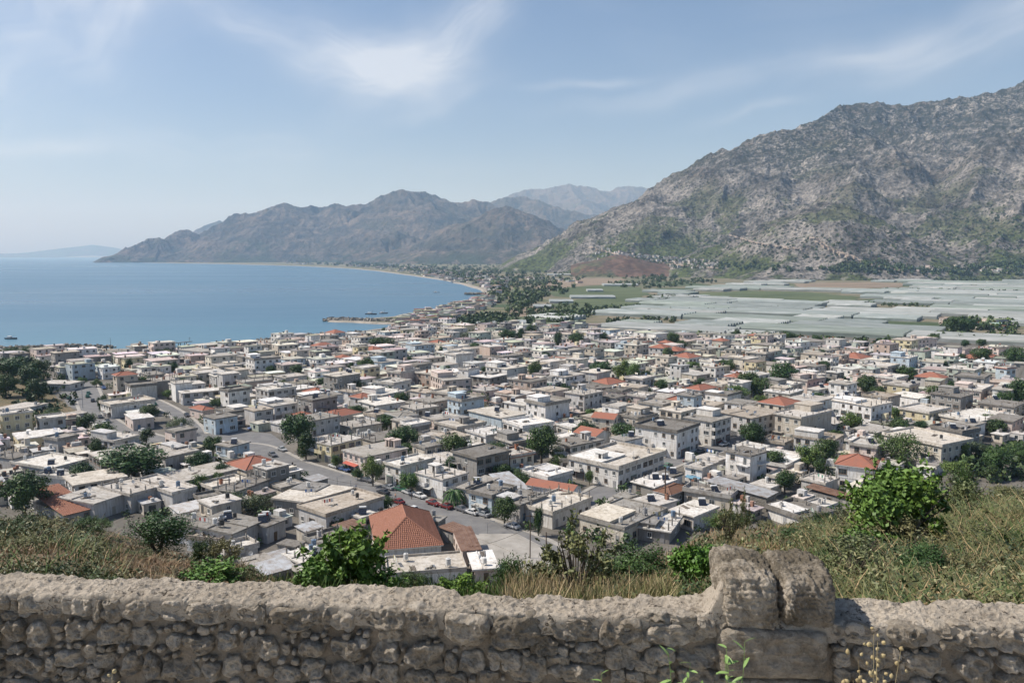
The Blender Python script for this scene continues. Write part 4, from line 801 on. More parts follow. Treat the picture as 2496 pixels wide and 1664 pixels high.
def gable_mesh(d1, d2, z, ov, slope):
    b = MB(); x0, y0, x1, y1 = -ov, -ov, d1 + ov, d2 + ov; t = 0.12
    if d1 >= d2:
        m = (y0 + y1) / 2; rh = (y1 - y0) / 2 * slope; P = [(x0, y0, z), (x1, y0, z), (x1, m, z + rh), (x0, m, z + rh), (x1, y1, z), (x0, y1, z)]; F = [(0, 1, 2, 3), (3, 2, 4, 5)]; G = [((0, 0, z), (0, d2, z), (0, m, z + rh - t)), ((d1, 0, z), (d1, d2, z), (d1, m, z + rh - t))]
    else:
        m = (x0 + x1) / 2; rh = (x1 - x0) / 2 * slope; P = [(x0, y0, z), (m, y0, z + rh), (m, y1, z + rh), (x0, y1, z), (x1, y0, z), (x1, y1, z)]; F = [(0, 1, 2, 3), (1, 4, 5, 2)]; G = [((0, 0, z), (d1, 0, z), (m, 0, z + rh - t)), ((0, d2, z), (d1, d2, z), (m, d2, z + rh - t))]
    b.add(P, F); b.add([(p[0], p[1], p[2] - t) for p in P], [f[::-1] for f in F], 1)
    for i, j in ((0, 1), (1, 2), (2, 3), (3, 0)) : pass
    for g in G: b.add(g, [(0, 1, 2)], 2)
    return b
def tile_field(b, A, B, Cc, D_, tw, th, clip=None):
    """rows of barrel tiles on the quad A-B (eave) to D-C (top); a triangle when C == D"""
    A, B, Cc, D_ = map(Vector, (A, B, Cc, D_)); up = ((D_ + Cc) / 2 - (A + B) / 2); nrow = max(1, int(up.length / th)); n = (B - A).cross(D_ - A if (D_ - A).length > 0 else Cc - A).normalized(); rr = random.Random(5)
    for i in range(nrow):
        t0, t1 = i / nrow, (i + 1.12) / nrow; t1 = min(t1, 1.0); P0, P1 = A.lerp(D_, t0), B.lerp(Cc, t0); L = (P1 - P0).length; ax = (B - A).normalized(); nc = max(1, int(L / tw)); st = L / nc; upv = up.normalized() * (up.length * (t1 - t0))
        for j in range(nc):
            o = P0 + ax * (st * j); q = rr.uniform(-0.012, 0.012); lift = n * (0.085 + q); sk = ax * rr.uniform(-0.012, 0.012)
            w0 = st * 0.94
            vs = [o + lift * 0.55, o + ax * (w0 * 0.5) + lift * 1.9, o + ax * w0 + lift * 0.55, o + upv + lift * 0.1 + sk, o + ax * (w0 * 0.5) + upv + lift * 0.8 + sk, o + ax * w0 + upv + lift * 0.1 + sk, o, o + ax * w0]
            b.add(vs, [(0, 1, 4, 3), (1, 2, 5, 4), (0, 6, 7, 2, 1)])
def clutter(root, h, rr, near):
    d1, d2, z = h['d1'], h['d2'], h['h'] + h.get('rt', 0.2); n = rr.choice((2, 3, 4, 5)) if near else rr.choice((1, 1, 2, 2, 3)); h['feat'] = None
    if h['meas'] and near: n = rr.choice((4, 5, 6, 7))
    ops = ['tank', 'tank', 'solar', 'chimney', 'dish', 'aerial', 'junk', 'junk', 'junk', 'planks', 'planks', 'rebar', 'hut', 'line']
    if d1 > 5 and d2 > 5 and rr.random() < (0.22 if near else 0.14):
        kx, ky = max(1, round(d1 / 4)), max(1, round(d2 / 4)); hc = rr.uniform(.5, 1.3)
        for i in range(kx + 1):
            for j in range(ky + 1):
                if i in (0, kx) or j in (0, ky): link('column', ME_col, root, (.3 + (d1 - .6) * i / kx, .3 + (d2 - .6) * j / ky, z - .05), sc=(1, 1, hc), col=DGREY[0])
        h['feat'] = 'bare roof columns'
    for k in range(n):
        if d1 < 3.4 or d2 < 3.4: break
        x, y = rr.uniform(1.2, d1 - 1.2), rr.uniform(1.2, d2 - 1.2); w_ = rr.choice(ops); o = None
        if w_ == 'hut' and (d1 < 9 or d2 < 8 or h['st'] < 2): w_ = 'tank'
        if w_ == 'tank': o = link('water_tank', ME_tank, root, (x, y, z), rr.uniform(0, 6), rr.uniform(.8, 1.2), col=rr.choice([(0.6, 0.6, 0.58), (0.05, 0.05, 0.05), (0.55, 0.55, 0.53), (0.14, 0.2, 0.28), (0.3, 0.3, 0.3)]))
        elif w_ == 'solar': o = link('solar_heater', ME_solar, root, (x, y, z), math.radians(rr.choice((-45, -50, -40))) , 1.0)
        elif w_ == 'chimney': o = link('chimney', ME_chim, root, (x, y, z), 0, rr.uniform(0.8, 1.3), col=rr.choice([GREY[0], (0.35, 0.16, 0.10), OFFW[0]]))
        elif w_ == 'dish': o = link('satellite_dish', ME_dish, root, (x, y, z), rr.uniform(-1, 1), 1.1)
        elif w_ == 'aerial': o = link('aerial', ME_ant, root, (x, y, z), rr.uniform(0, 3), 1.0)
        elif w_ == 'junk': o = link('roof_junk', ME_junk, root, (x, y, z), rr.uniform(0, 3), rr.uniform(0.6, 1.1))
        elif w_ == 'planks': o = link('stacked_planks', ME_planks, root, (x, y, z), rr.uniform(0, 3), rr.uniform(0.6, 1))
        elif w_ == 'rebar': o = link('rebar', ME_rebar, root, (x, y, z), rr.uniform(0, 3), 1.2)
        elif w_ == 'line': o = link('washing_line', ME_line, root, (x, y, z), rr.uniform(0, 3), 1.1, col=rr.choice([(.5, .1, .08), (.1, .2, .45), (.5, .45, .2), (.1, .3, .2)]))
        elif w_ == 'hut':
            b = MB(); a_, c_ = rr.uniform(2.2, 3.4), rr.uniform(2.2, 3); b.box(0, 0, 0, a_, c_, 2.1); b.box(-0.2, -0.2, 2.1, a_ + .2, c_ + .2, 2.25); b.box(-0.03, 0.5, 0.05, 0.0, 1.4, 1.9, 1)
            o = link('stair_hut', b.mesh('stair_hut', [M_plaster, M_dark]), root, (min(x, d1 - a_ - .4), min(y, d2 - c_ - .4), z), 0, None, col=h['wall'][0])
        nm = {'tank': 'a rooftop water tank', 'solar': 'a solar heater', 'hut': 'a rooftop stair hut', 'chimney': 'a chimney', 'dish': 'a satellite dish', 'aerial': 'a roof aerial'}.get(w_)
        if nm and (h['feat'] is None or w_ in ('hut', 'solar')): h['feat'] = nm
def build_house(h, near):
    rr = random.Random(h['rank'] * 7 + 3); d1, d2, H, st = h['d1'], h['d2'], h['h'], h['st']
    root = bpy.data.objects.new('house', None); C.objects.link(root); root.empty_display_size = 1; root.location = h['a']; root.rotation_euler = (0, 0, math.atan2(h['f1'].y, h['f1'].x)); h['root'] = root
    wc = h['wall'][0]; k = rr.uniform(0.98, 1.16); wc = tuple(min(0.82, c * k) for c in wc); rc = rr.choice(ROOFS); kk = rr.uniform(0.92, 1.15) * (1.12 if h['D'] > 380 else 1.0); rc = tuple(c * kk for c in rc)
    b = MB(); jog = h['roof'] == 'flat' and d1 > 9 and d2 > 8 and rr.random() < 0.4
    b.box(0, 0, -0.3, d1, d2, H - 0.001)
    if st > 1 and near:
        for s in range(1, st): z = H / st * s; b.box(-0.05, -0.05, z - 0.1, d1 + 0.05, d2 + 0.05, z + 0.06)
    if near and rr.random() < 0.5: b.box(-0.04, -0.04, -0.3, d1 + 0.04, d2 + 0.04, 0.45)
    link('walls', b.mesh('walls', [M_plaster if h['roof'] != 'sheet' or h['meas'] is False else M_rubble]), root, col=wc)
    kind = h['roof']; b = MB(); ov = rr.uniform(0.2, 0.55) if kind != 'terrace' else 0.1; t = 0.2; j = [rr.uniform(-0.14, 0.14) if st == 1 else rr.uniform(-0.04, 0.04) for _ in range(4)]; j[3] = j[0] - j[1] + j[2]
    h['rt'] = t
    if kind in ('flat', 'terrace', 'rim'):
        c4 = [(-ov, -ov), (d1 + ov, -ov), (d1 + ov, d2 + ov), (-ov, d2 + ov)]; tilt = rr.uniform(-0.025, 0.025) if st == 1 else 0.0
        zt = [H + t + max(0, j[i] + 0.14) + abs(tilt) * (c4[i][0] if tilt > 0 else d1 - c4[i][0]) for i in range(4)]
        b.hexa([(*c4[i], H - 0.02) for i in range(4)] + [(*c4[i], zt[i]) for i in range(4)]); h['rt'] = min(zt) - H + 0.1
        pr = rr.random()
        if pr < 0.42 or kind == 'terrace':
            ph = rr.uniform(0.2, 0.75) if kind == 'flat' else 0.35; z0 = H + 0.0
            for (xa, ya, xb, yb) in ((-ov, -ov, d1 + ov, -ov + .16), (-ov, d2 + ov - .16, d1 + ov, d2 + ov), (-ov, -ov + .16, -ov + .16, d2 + ov - .16), (d1 + ov - .16, -ov + .16, d1 + ov, d2 + ov - .16)): b.box(xa - .015, ya - .015, z0, xb + .015, yb + .015, H + t + 0.28 + ph)
        elif near and pr < 0.8:   # screed seams and an upstand
            x = rr.uniform(0.3, 0.7) * d1; b.box(x - 0.08, -ov * 0.9, H + t, x + 0.08, d2 + ov * 0.9, max(zt) + 0.10)
            if rr.random() < 0.5: y = rr.uniform(0.3, 0.7) * d2; b.box(-ov * .9, y - 0.1, H + t, x - 0.1, y + 0.1, max(zt) + 0.16)
        link('roof', b.mesh('roof', [M_rooftop]), root, col=rc)
        if jog:
            b2 = MB(); fx = rr.uniform(0.35, 0.6); up = rr.uniform(0.5, 1.2) if rr.random() < 0.6 or st < 2 else 2.5; x0 = 0.1 if rr.random() < .5 else d1 * (1 - fx); y0 = d2 * rr.uniform(0.3, .5); b2.box(x0, y0, H, x0 + d1 * fx - .1, d2 - .1, H + up); b2.box(x0 - .2, y0 - .2, H + up, x0 + d1 * fx + .1, d2 + .1, H + up + 0.18, 1)
            link('upper_room', b2.mesh('upper_room', [M_plaster, M_rooftop]), root, col=wc)
        if kind == 'rim':
            b3 = MB(); e = 0.7
            for (P, Q) in (((-e, -e), (d1 + e, -e)), ((-e, d2 + e), (-e, -e)), ((d1 + e, -e), (d1 + e, d2 + e)), ((d1 + e, d2 + e), (-e, d2 + e))):
                cx, cy = d1 / 2, d2 / 2; s = lambda p, q: (p[0] + (cx - p[0]) * q, p[1] + (cy - p[1]) * q)
                b3.add([(*P, H - 0.1), (*Q, H - 0.1), (*s(Q, 0.22), H + 0.75), (*s(P, 0.22), H + 0.75)], [(0, 1, 2, 3)])
            link('tiled_rim', b3.mesh('tiled_rim', [M_tiles]), root)
    elif kind in ('hip', 'rust', 'bluetent', 'hipflat'):
        m = {'hip': M_tiles, 'rust': M_ocol, 'bluetent': M_ocol, 'hipflat': M_rooftop}[kind]; b, c, r0, r1 = hip_mesh(d1, d2, H + 0.17, 0.5, {'hip': 0.36 if h['lm'] != 'the white villa with the orange hip roof' else 0.45, 'rust': 0.35, 'bluetent': 0.4, 'hipflat': 0.14}[kind], m)
        link('roof', b.mesh('roof', [m, M_white]), root, col={'rust': (0.17, 0.09, 0.055), 'bluetent': (0.035, 0.13, 0.25)}.get(kind, rc))
    elif kind == 'gable':
        b = gable_mesh(d1, d2, H + 0.02, 0.45, 0.36); link('roof', b.mesh('roof', [M_tiles, M_white, M_plaster]), root, col=wc)
    elif kind in ('sheet', 'rustsheet'):
        s = rr.uniform(0.05, 0.14) * d2; b.hexa([(-.4, -.4, H), (d1 + .4, -.4, H), (d1 + .4, d2 + .4, H + s), (-.4, d2 + .4, H + s), (-.4, -.4, H + .06), (d1 + .4, -.4, H + .06), (d1 + .4, d2 + .4, H + s + .06), (-.4, d2 + .4, H + s + .06)])
        n_ = int((d1 + .8) / 0.9)
        for q in range(n_): x = -.4 + 0.9 * q + 0.4; b.hexa([(x, -.42, H + .06), (x + .08, -.42, H + .06), (x + .08, d2 + .42, H + s + .06), (x, d2 + .42, H + s + .06), (x, -.42, H + .11), (x + .08, -.42, H + .11), (x + .08, d2 + .42, H + s + .11), (x, d2 + .42, H + s + .11)])
        link('roof', b.mesh('roof', [M_sheet]), root, col=(0.20, 0.12, 0.08) if kind == 'rustsheet' else rr.choice([(0.42, 0.44, 0.46), (0.36, 0.37, 0.38), (0.5, 0.5, 0.5)]))
    elif kind in ('tilesheet', 'clayflat'):
        s = 0.13 * d2 if kind == 'tilesheet' else 0.05 * d2; A, B2, C2, D2 = (-.4, -.4, H), (d1 + .4, -.4, H), (d1 + .4, d2 + .4, H + s), (-.4, d2 + .4, H + s)
        b.hexa([(*p[:2], p[2] - 0.1) for p in (A, B2, C2, D2)] + [A, B2, C2, D2]); rf = link('roof', b.mesh('roof', [M_wood]), root)
        b = MB(); tile_field(b, A, B2, C2, D2, 0.42, 0.7); link('roof_tiles', b.mesh('roof_tiles', [M_clay]), rf, kind='stuff')
    elif kind == 'bigtile':
        b, c, r0, r1 = hip_mesh(d1, d2, H + 0.17, 0.5, 0.62, M_clay); rf = link('roof', b.mesh('roof', [M_clay, M_white]), root)
        b = MB(); sx = d1 >= d2
        q4 = [(c[0], c[1], r1, r0), (c[1], c[2], r1, r1), (c[2], c[3], r0, r1), (c[3], c[0], r0, r0)] if sx else [(c[0], c[1], r0, r0), (c[1], c[2], r1, r0), (c[2], c[3], r1, r1), (c[3], c[0], r0, r1)]
        for (A, B2, C2, D2) in q4: tile_field(b, A, B2, C2, D2, 0.40, 0.50)
        link('roof_tiles', b.mesh('roof_tiles', [M_clay]), rf, kind='stuff'); link('chimney', ME_chim, root, (d1 * .5, d2 * .8, H + 1.8), 0, 1.2, col=GREY[0])
    # openings on the two faces towards the slope
    sh = H / st
    def put(nm, face, s, z, big=False):
        fr, pn, both, wd, ht = WIN[nm]; loc = (s, -0.002, z) if face == 1 else (-0.002, s, z); rz = 0 if face == 1 else -math.pi / 2
        if near: w_ = link('window', fr, root, loc, rz); link('pane', pn, w_)
        else: link('window', both, root, loc, rz)
    for face, L in ((0, d2), (1, d1)):
        blank = rr.random() < (0.12 if face == 0 else 0.22) or h['lm'] in ('the blockwork shed with the sheet roof',)
        if blank and not near: continue
        for s_ in range(st):
            z = s_ * sh; n = max(1, int(L / (2.9 if near else 3.6))); sp = L / n; style = rr.choice(('mid', 'mid', 'wide', 'small', 'mid'))
            balc = s_ > 0 and L > 5 and rr.random() < (0.6 if face == 0 else 0.35) and near; bi = rr.randrange(n)
            if blank: n = 1; sp = L; style = 'small'
            for q in range(n):
                s = sp * (q + 0.5) + rr.uniform(-0.15, 0.15) * sp * 0.6
                if s < 1.1 or s > L - 1.1:
                    if L < 2.6: continue
                if s_ == 0:
                    r0_ = rr.random()
                    if st > 1 and r0_ < 0.45 and L > 4 and near and 1.6 < s < L - 1.6: link('shutter', ME_shut, root, (s, -0.002, 0.05) if face == 1 else (-0.002, s, 0.05), 0 if face == 1 else -math.pi / 2, (1, 1, min(1, (sh - .4) / 2.45)), col=rr.choice([(0.2, 0.3, 0.4), (0.5, 0.5, 0.48), (0.25, 0.12, 0.08), (0.1, 0.2, 0.15)])); continue
                    if r0_ < 0.6 and q == 0 and L > 3: link('door', ME_door, root, (s, -0.002, 0.02) if face == 1 else (-0.002, s, 0.02), 0 if face == 1 else -math.pi / 2, col=rr.choice([(0.12, 0.08, 0.05), (0.1, 0.17, 0.25), (0.3, 0.3, 0.3), (0.35, 0.34, 0.3)])); continue
                    if r0_ > 0.85 and st == 1: continue
                    put(rr.choice(('small', style)), face, s, z + min(1.05, sh - 1.7))
                else:
                    if balc and q == bi: put('tall', face, s, z + 0.12)
                    elif rr.random() < 0.9: put(style, face, s, z + min(1.0, sh - 1.7))
            if balc:
                wd = 5.0 if L > 8 and rr.random() < .5 else (3.6 if L > 5.5 else 2.6); s = min(max(sp * (bi + .5), wd / 2 + .05), L - wd / 2 - .05); ba = link('balcony', BAL[wd][0], root, (s, 0, z + 0.1) if face == 1 else (0, s, z + 0.1), 0 if face == 1 else -math.pi / 2, col=wc)
                if rr.random() < 0.45: link('railing', BAL[wd][1], ba)
                else: link('parapet', BAL[wd][2], ba, col=wc)
                h['balc'] = True
    if near and st > 1 and h['meas'] and rr.random() < .4:
        b = MB(); L = min(d2 - .6, rr.uniform(3, 7)); b.hexa([(-1.5, 0, 2.35), (0, 0, 2.75), (0, L, 2.75), (-1.5, L, 2.35), (-1.5, 0, 2.40), (0, 0, 2.80), (0, L, 2.80), (-1.5, L, 2.40)])
        link('awning', b.mesh('awning', [M_ocol]), root, (0, rr.uniform(0.2, max(.3, d2 - L - .2)), 0), col=rr.choice([(0.5, 0.48, 0.42), (0.4, 0.1, 0.07), (0.12, 0.25, 0.35), (0.35, 0.35, 0.33)])); h['awn'] = True
    if kind in ('flat', 'terrace', 'rim'): clutter(root, h, rr, near)
    return root
NEAR = 125
THINGS.sort(key=lambda h: -h['size'])
for i, h in enumerate(THINGS): build_house(h, i < NEAR)
print('things built', round(time.time() - T0, 1))
# the remaining houses, far out
b = MB(); rr = random.Random(9)
for h in rest_houses:
    M = Matrix.Translation(h['a']) @ Matrix.Rotation(math.atan2(h['f1'].y, h['f1'].x), 4, 'Z'); d1, d2, H, st = h['d1'], h['d2'], h['h'], h['st']; k = rr.uniform(0.98, 1.18); wc = tuple(min(.82, c * k) for c in h['wall'][0]); rc = tuple(c * rr.uniform(1.0, 1.2) for c in rr.choice(ROOFS)); ov = rr.uniform(0.15, 0.5)
    b.box(0, 0, -0.3, d1, d2, H, 0, wc, M)
    if h['roof'] in ('hip', 'gable', 'rim'):
        x0, y0, x1, y1 = -.4, -.4, d1 + .4, d2 + .4; m = min(x1 - x0, y1 - y0) / 2; rh = m * .4; sx = d1 >= d2; r0 = (x0 + m, y0 + m, H + rh); r1 = (x1 - m, y0 + m, H + rh) if sx else (x0 + m, y1 - m, H + rh)
        b.add([M @ Vector(v) for v in ((x0, y0, H), (x1, y0, H), (x1, y1, H), (x0, y1, H), r0, r1)], [(0, 1, 5, 4), (1, 2, 5), (2, 3, 4, 5), (3, 0, 4)] if sx else [(0, 1, 4), (1, 2, 5, 4), (2, 3, 5), (3, 0, 4, 5)], 2, rc)
    else:
        b.box(-ov, -ov, H + .002, d1 + ov, d2 + ov, H + 0.22, 1, rc, M)
        if rr.random() < 0.4: x, y = rr.uniform(1, max(1.2, d1 - 3)), rr.uniform(1, max(1.2, d2 - 3)); b.box(x, y, H + .22, x + rr.uniform(1, 3.5), y + rr.uniform(1, 3), H + rr.uniform(1, 2.6), 0, wc, M)
        for _q in range(rr.choice((0, 1, 2, 3))): x, y = rr.uniform(.5, d1 - .8), rr.uniform(.5, d2 - .8); b.box(x, y, H + .22, x + .8, y + .8, H + rr.uniform(.8, 1.8), 0, rr.choice([(0.1, 0.1, 0.1), (.5, .5, .5), (.3, .15, .1)]), M)
    for face, L in ((0, d2), (1, d1)):
        for s_ in range(st):
            n = max(1, int(L / 3.4)); z = s_ * H / st + 1.0
            for q in range(n):
                if rr.random() < 0.2: continue
                s = L / n * (q + .5); wd = rr.choice((0.5, 0.6, 0.9))
                b.box(*((s - wd, -0.05, z, s + wd, 0, z + 1.25) if face == 1 else (-0.05, s - wd, z, 0, s + wd, z + 1.25)), 3, None, M)
            if s_ and rr.random() < .4: b.box(*((0.5, -1.1, z - 1, min(L, 5), 0, z - .1) if face == 1 else (-1.1, .5, z - 1, 0, min(L, 5), z - .1)), 0, wc, M)
if rest_houses: link('outer_houses', b.mesh('outer_houses', [M_plaster_far, M_rooftop_far, M_tiles, M_glass], colour=True), kind='stuff', label='mass of small flat roofed houses filling the far quarters')

# ------------------------------------------------------------------ labels that single each house out
SHORT = {'the long white house under the clay gable roof': 'the long clay gable house', 'the low house on the junction corner': 'the low junction corner house', 'the cream yard house above the bushes': 'the cream yard house', 'the blockwork shed with the sheet roof': 'the blockwork shed', 'the white house with the corner balcony': 'the white balcony house', 'the wide pinkish house facing the street': 'the wide pinkish street house', 'the long low house beside the big clay roof': 'the long low grey house', 'the grey blank walled house above the slope': 'the long grey slope house', 'the sagging clay roof behind the left tree': 'the sagging clay roof', 'the block with the sunken roof terrace': 'the sunken terrace block', 'the tall white block with blue trim': 'the tall blue-trimmed block', 'the white villa with the orange hip roof': 'the white hip-roofed villa', 'the grey house with the orange hip roof': 'the grey hip-roofed house', 'the small pinkish house at the street bend': 'the pinkish bend house', 'the blue and white street corner house': 'the blue-white corner house', 'the cream house with the pointed orange roof': 'the cream pointed-roof house', 'the long beige house on the slope': 'the long beige house', 'the tall dark tree by the bend of the main street': 'the tall street bend tree', 'the broad dark tree by the left street': 'the broad left street tree', 'the pale green tree on the main street kerb': 'the pale kerbside tree', 'the bushy tree beside the parked cars': 'the bushy street tree', 'the narrow upright tree at the junction': 'the narrow junction tree', 'the round tree beside the raw concrete house': 'the round courtyard tree', 'the big round tree left of the corner block': 'the big round block tree', 'the dark tree against the big white corner block': 'the dark corner block tree', 'the round ball tree beside the cross street': 'the cross street ball tree', 'the large grove behind the square orange roof': 'the large middle grove', 'the high grove left of the white terrace house': 'the high right grove', 'the dark ball tree above the tin sheds': 'the dark shed-side tree', 'the wide tree behind the orange hip villa': 'the wide villa tree', 'the dark tree at the left edge above the slope': 'the dark slope-edge tree'}
LM = []
for h in THINGS:
    if h['lm']: LM.append((h['px'], SHORT.get(h['lm'], h['lm']), h))
for t in TREES:
    if t['lm']: LM.append((t['px'], SHORT.get(t['lm'], t['lm']), t))
for (x, y, nm) in ((205, 925, 'the far end of the square'), (235, 985, 'the middle of the square'), (390, 990, 'the narrow side street'), (130, 1020, 'the brown hillside'), (600, 1080, 'the parking yard'), (1650, 1120, 'the top of the cross street'), (1440, 1215, 'the foot of the cross street'), (330, 838, 'the wooden pier'), (900, 810, 'the breakwater'), (1300, 812, 'the first greenhouses'),
                   (1700, 828, 'the middle greenhouses'), (2150, 842, 'the last greenhouses'), (2400, 858, 'the far right fields'), (560, 850, 'the town beach'), (1000, 800, 'the river mouth sands'), (60, 862, 'the seafront quay'), (1750, 1290, 'the stone gate boulders'), (2410, 1010, 'the blue awning'), (1620, 1240, 'the tallest telegraph pole')):
    LM.append(((x, y), nm, None))
WORDS = {}
def where(px, own):
    c = sorted(((math.hypot(px[0] - q[0][0], (px[1] - q[0][1]) * 2.2), q) for q in LM if q[2] is not own), key=lambda t: t[0])[0][1]
    dx_, dy_ = px[0] - c[0][0], (px[1] - c[0][1]) * 2.2
    return c[1], ('right of' if dx_ > 0 else 'left of') if abs(dx_) > abs(dy_) else ('in front of' if dy_ > 0 else 'behind')
SZ = {1: 'single-storey', 2: 'two-storey', 3: 'three-storey'}
RF = {'hip': 'orange hip-roofed', 'gable': 'orange gable-roofed', 'rim': 'orange tile-rimmed', 'sheet': 'grey sheet-roofed', 'rustsheet': 'rusty sheet-roofed', 'tilesheet': 'clay-roofed', 'clayflat': 'clay-roofed', 'rust': 'rust-roofed', 'bluetent': 'blue-roofed', 'bigtile': 'clay-roofed', 'terrace': 'bare-terraced', 'hipflat': 'low-pitched'}
groups_ = {}
def re_feat(f): return (f[2:] if f.startswith('a ') else f).replace('rooftop ', '')
def nwords(t): return len(t.replace(',', '').split())
for h in THINGS:
    if h['lm']:
        s = h['lm'].replace('the ', '', 1); extra = ', flat roofed' if h['roof'] == 'flat' and 'roof' not in s else ''
        h['root']['label'] = f"{s}{extra}, {h['wall'][1]} walls"; continue
    big = 'shed' if h['d1'] * h['d2'] < 40 and h['st'] == 1 else 'house'; f = ((' with ' + re_feat(h['feat']))) if h.get('feat') else (' with balcony' if h.get('balc') else (' with awning' if h.get('awn') else ''))
    lmn, rel = where(h['px'], h); key = (h['wall'][1], SZ[h['st']], big, f, lmn, rel, RF.get(h['roof'], 'flat-roofed')); groups_.setdefault(key, []).append(h)
ORD = ['nearest', 'second', 'third', 'fourth', 'fifth', 'sixth', 'seventh', 'eighth', 'ninth', 'tenth']
for key, L in groups_.items():
    lpx = [q for q in LM if q[1] == key[4]][0][0]; L.sort(key=lambda h: math.hypot(h['px'][0] - lpx[0], (h['px'][1] - lpx[1]) * 2.2))
    for i, h in enumerate(L):
        o = '' if len(L) == 1 else ORD[min(i, 9)] + ' '; st_ = '' if key[2] == 'shed' else key[1] + ' '
        lb = f"{o}{key[0]} {st_}{key[6]} {key[2]}{key[3]}, {key[5]} {key[4]}"
        h['root']['label'] = lb if nwords(lb) <= 16 else f"{o}{key[0]} {st_}{key[6]} {key[2]}, {key[5]} {key[4]}"
for h in THINGS:
    h['root']['category'] = 'house'; h['root']['group'] = 'flat-roofed houses of the town' if h['roof'] not in ('hip', 'gable', 'rim', 'bigtile') else 'tile-roofed houses of the town'
# ------------------------------------------------------------------ foliage
def _leaf(nt):
    a = nt.attr('col'); r = nt.ornd(); n = nt.noise(nt.pos(), 0.35, 3)
    c = nt.mix(nt.rng(n, 0.35, 0.65), a, nt.mix(1.0, a, (1.35, 1.2, 0.9), 'MULTIPLY'))
    return nt.mix(r, c, nt.mix(1.0, c, (0.60, 0.86, 0.85), 'MULTIPLY'))
M_leaf = material('leaves', _leaf, rough=0.55, spec=0.3)
M_bark = material('bark', lambda nt: nt.mix(nt.rng(nt.noise(nt.pos(), 6.0, 5, 0.6), 0.35, 0.65), (0.07, 0.055, 0.04), (0.15, 0.125, 0.10)))
def leaf_quads(P, N, L, W, st, droop=0.0):
    """rhombic leaves at P facing about N, length L, width W"""
    n = len(P); rnd = np.random.RandomState(st); t = rnd.normal(size=(n, 3)); t -= N * (t * N).sum(1, keepdims=True); t /= np.linalg.norm(t, axis=1, keepdims=True) + 1e-9
    t[:, 2] -= droop; t /= np.linalg.norm(t, axis=1, keepdims=True) + 1e-9
    s = np.cross(N, t); s /= np.linalg.norm(s, axis=1, keepdims=True) + 1e-9
    L = np.asarray(L).reshape(-1, 1); W = np.asarray(W).reshape(-1, 1)
    V = np.stack([P, P + t * L * 0.45 + s * W * 0.5, P + t * L, P + t * L * 0.45 - s * W * 0.5], 1).reshape(-1, 3)
    F = np.arange(4 * n).reshape(-1, 4); return V, F
def crown_mesh(name, seed, nleaf, nclump, leaf, cols, squash=(0.5, 0.5, 0.42), zc=0.56, lobes=1.0, mat=None, hollow=0.55, shoots=0, crr=(0.20, 0.42)):
    rs = np.random.RandomState(seed); d = rs.normal(size=(nclump, 3)); d /= np.linalg.norm(d, axis=1, keepdims=True); rad = rs.uniform(0.30, 0.80, (nclump, 1)) * lobes
    cc = d * rad; cr = rs.uniform(crr[0], crr[1], nclump); cc[:, 2] = np.abs(cc[:, 2]) * 0.9 * np.sign(rs.uniform(-0.55, 1, nclump)); k = rs.randint(0, nclump, nleaf)
    q = rs.normal(size=(nleaf, 3)); q /= np.linalg.norm(q, axis=1, keepdims=True); r = cr[k][:, None] * rs.uniform(hollow, 1.08, (nleaf, 1)); P = cc[k] + q * r
    N = q + 0.5 * cc[k] + rs.normal(size=(nleaf, 3)) * 0.45; N /= np.linalg.norm(N, axis=1, keepdims=True)
    P = P * np.array(squash)[None] + np.array([0, 0, zc])[None]
    if shoots:
        SP, SN = [], []
        for _ in range(shoots):
            kk = rs.randint(nclump); d0_ = rs.normal(size=3) * .5 + cc[kk] * 1.2 + np.array([0, 0, .8]); d0_ /= np.linalg.norm(d0_); st_ = (cc[kk] + d0_ * cr[kk] * .8) * np.array(squash) + np.array([0, 0, zc]); ln = rs.uniform(.10, .26); m_ = rs.randint(7, 13)
            for q_ in range(m_): tt = q_ / m_; SP.append(st_ + d0_ * np.array([.6, .6, .8]) * ln * tt + np.array([0, 0, -.12 * ln * tt * tt]) + rs.normal(size=3) * .006); nn = rs.normal(size=3); SN.append(nn / np.linalg.norm(nn))
        P = np.concatenate([P, np.array(SP)]); N = np.concatenate([N, np.array(SN)]); k = np.concatenate([k, rs.randint(0, nclump, len(SP))]); nleaf = len(P)
    V, F = leaf_quads(P, N, rs.uniform(leaf * .6, leaf * 1.5, nleaf), rs.uniform(leaf * .4, leaf * .85, nleaf), seed + 1)
    c0, c1 = np.array(cols[0]), np.array(cols[1]); ct = rs.uniform(0, 1, nclump)[k] * 0.7 + rs.uniform(0, .3, nleaf); col = c0 + (c1 - c0) * ct[:, None]; col = np.repeat(col, 4, 0)
    return np_mesh(name, V, F, [mat or M_leaf], col=col)
def trunk_mesh(seed, h=0.5, r=0.035):
    rr = random.Random(seed); b = MB(); b.tube([(0, 0, -0.03), (rr.uniform(-.02, .02), 0, h * .5), (rr.uniform(-.04, .04), rr.uniform(-.04, .04), h)], [r, r * .8, r * .55], 8)
    for k in range(6): a = rr.uniform(0, 6.28); z = rr.uniform(h * .45, h * .9); q = rr.uniform(.18, .34); b.tube([(0, 0, z), (math.cos(a) * q * .5, math.sin(a) * q * .5, z + .12), (math.cos(a) * q, math.sin(a) * q, z + .26)], [r * .5, r * .35, r * .15], 5)
    return b.mesh('trunk', [M_bark])
DKG, MDG, LTG, OLV = ((0.016, 0.034, 0.010), (0.055, 0.095, 0.026)), ((0.022, 0.045, 0.012), (0.070, 0.115, 0.030)), ((0.045, 0.080, 0.018), (0.12, 0.175, 0.045)), ((0.035, 0.05, 0.022), (0.09, 0.11, 0.05))
def pick(cols): return cols
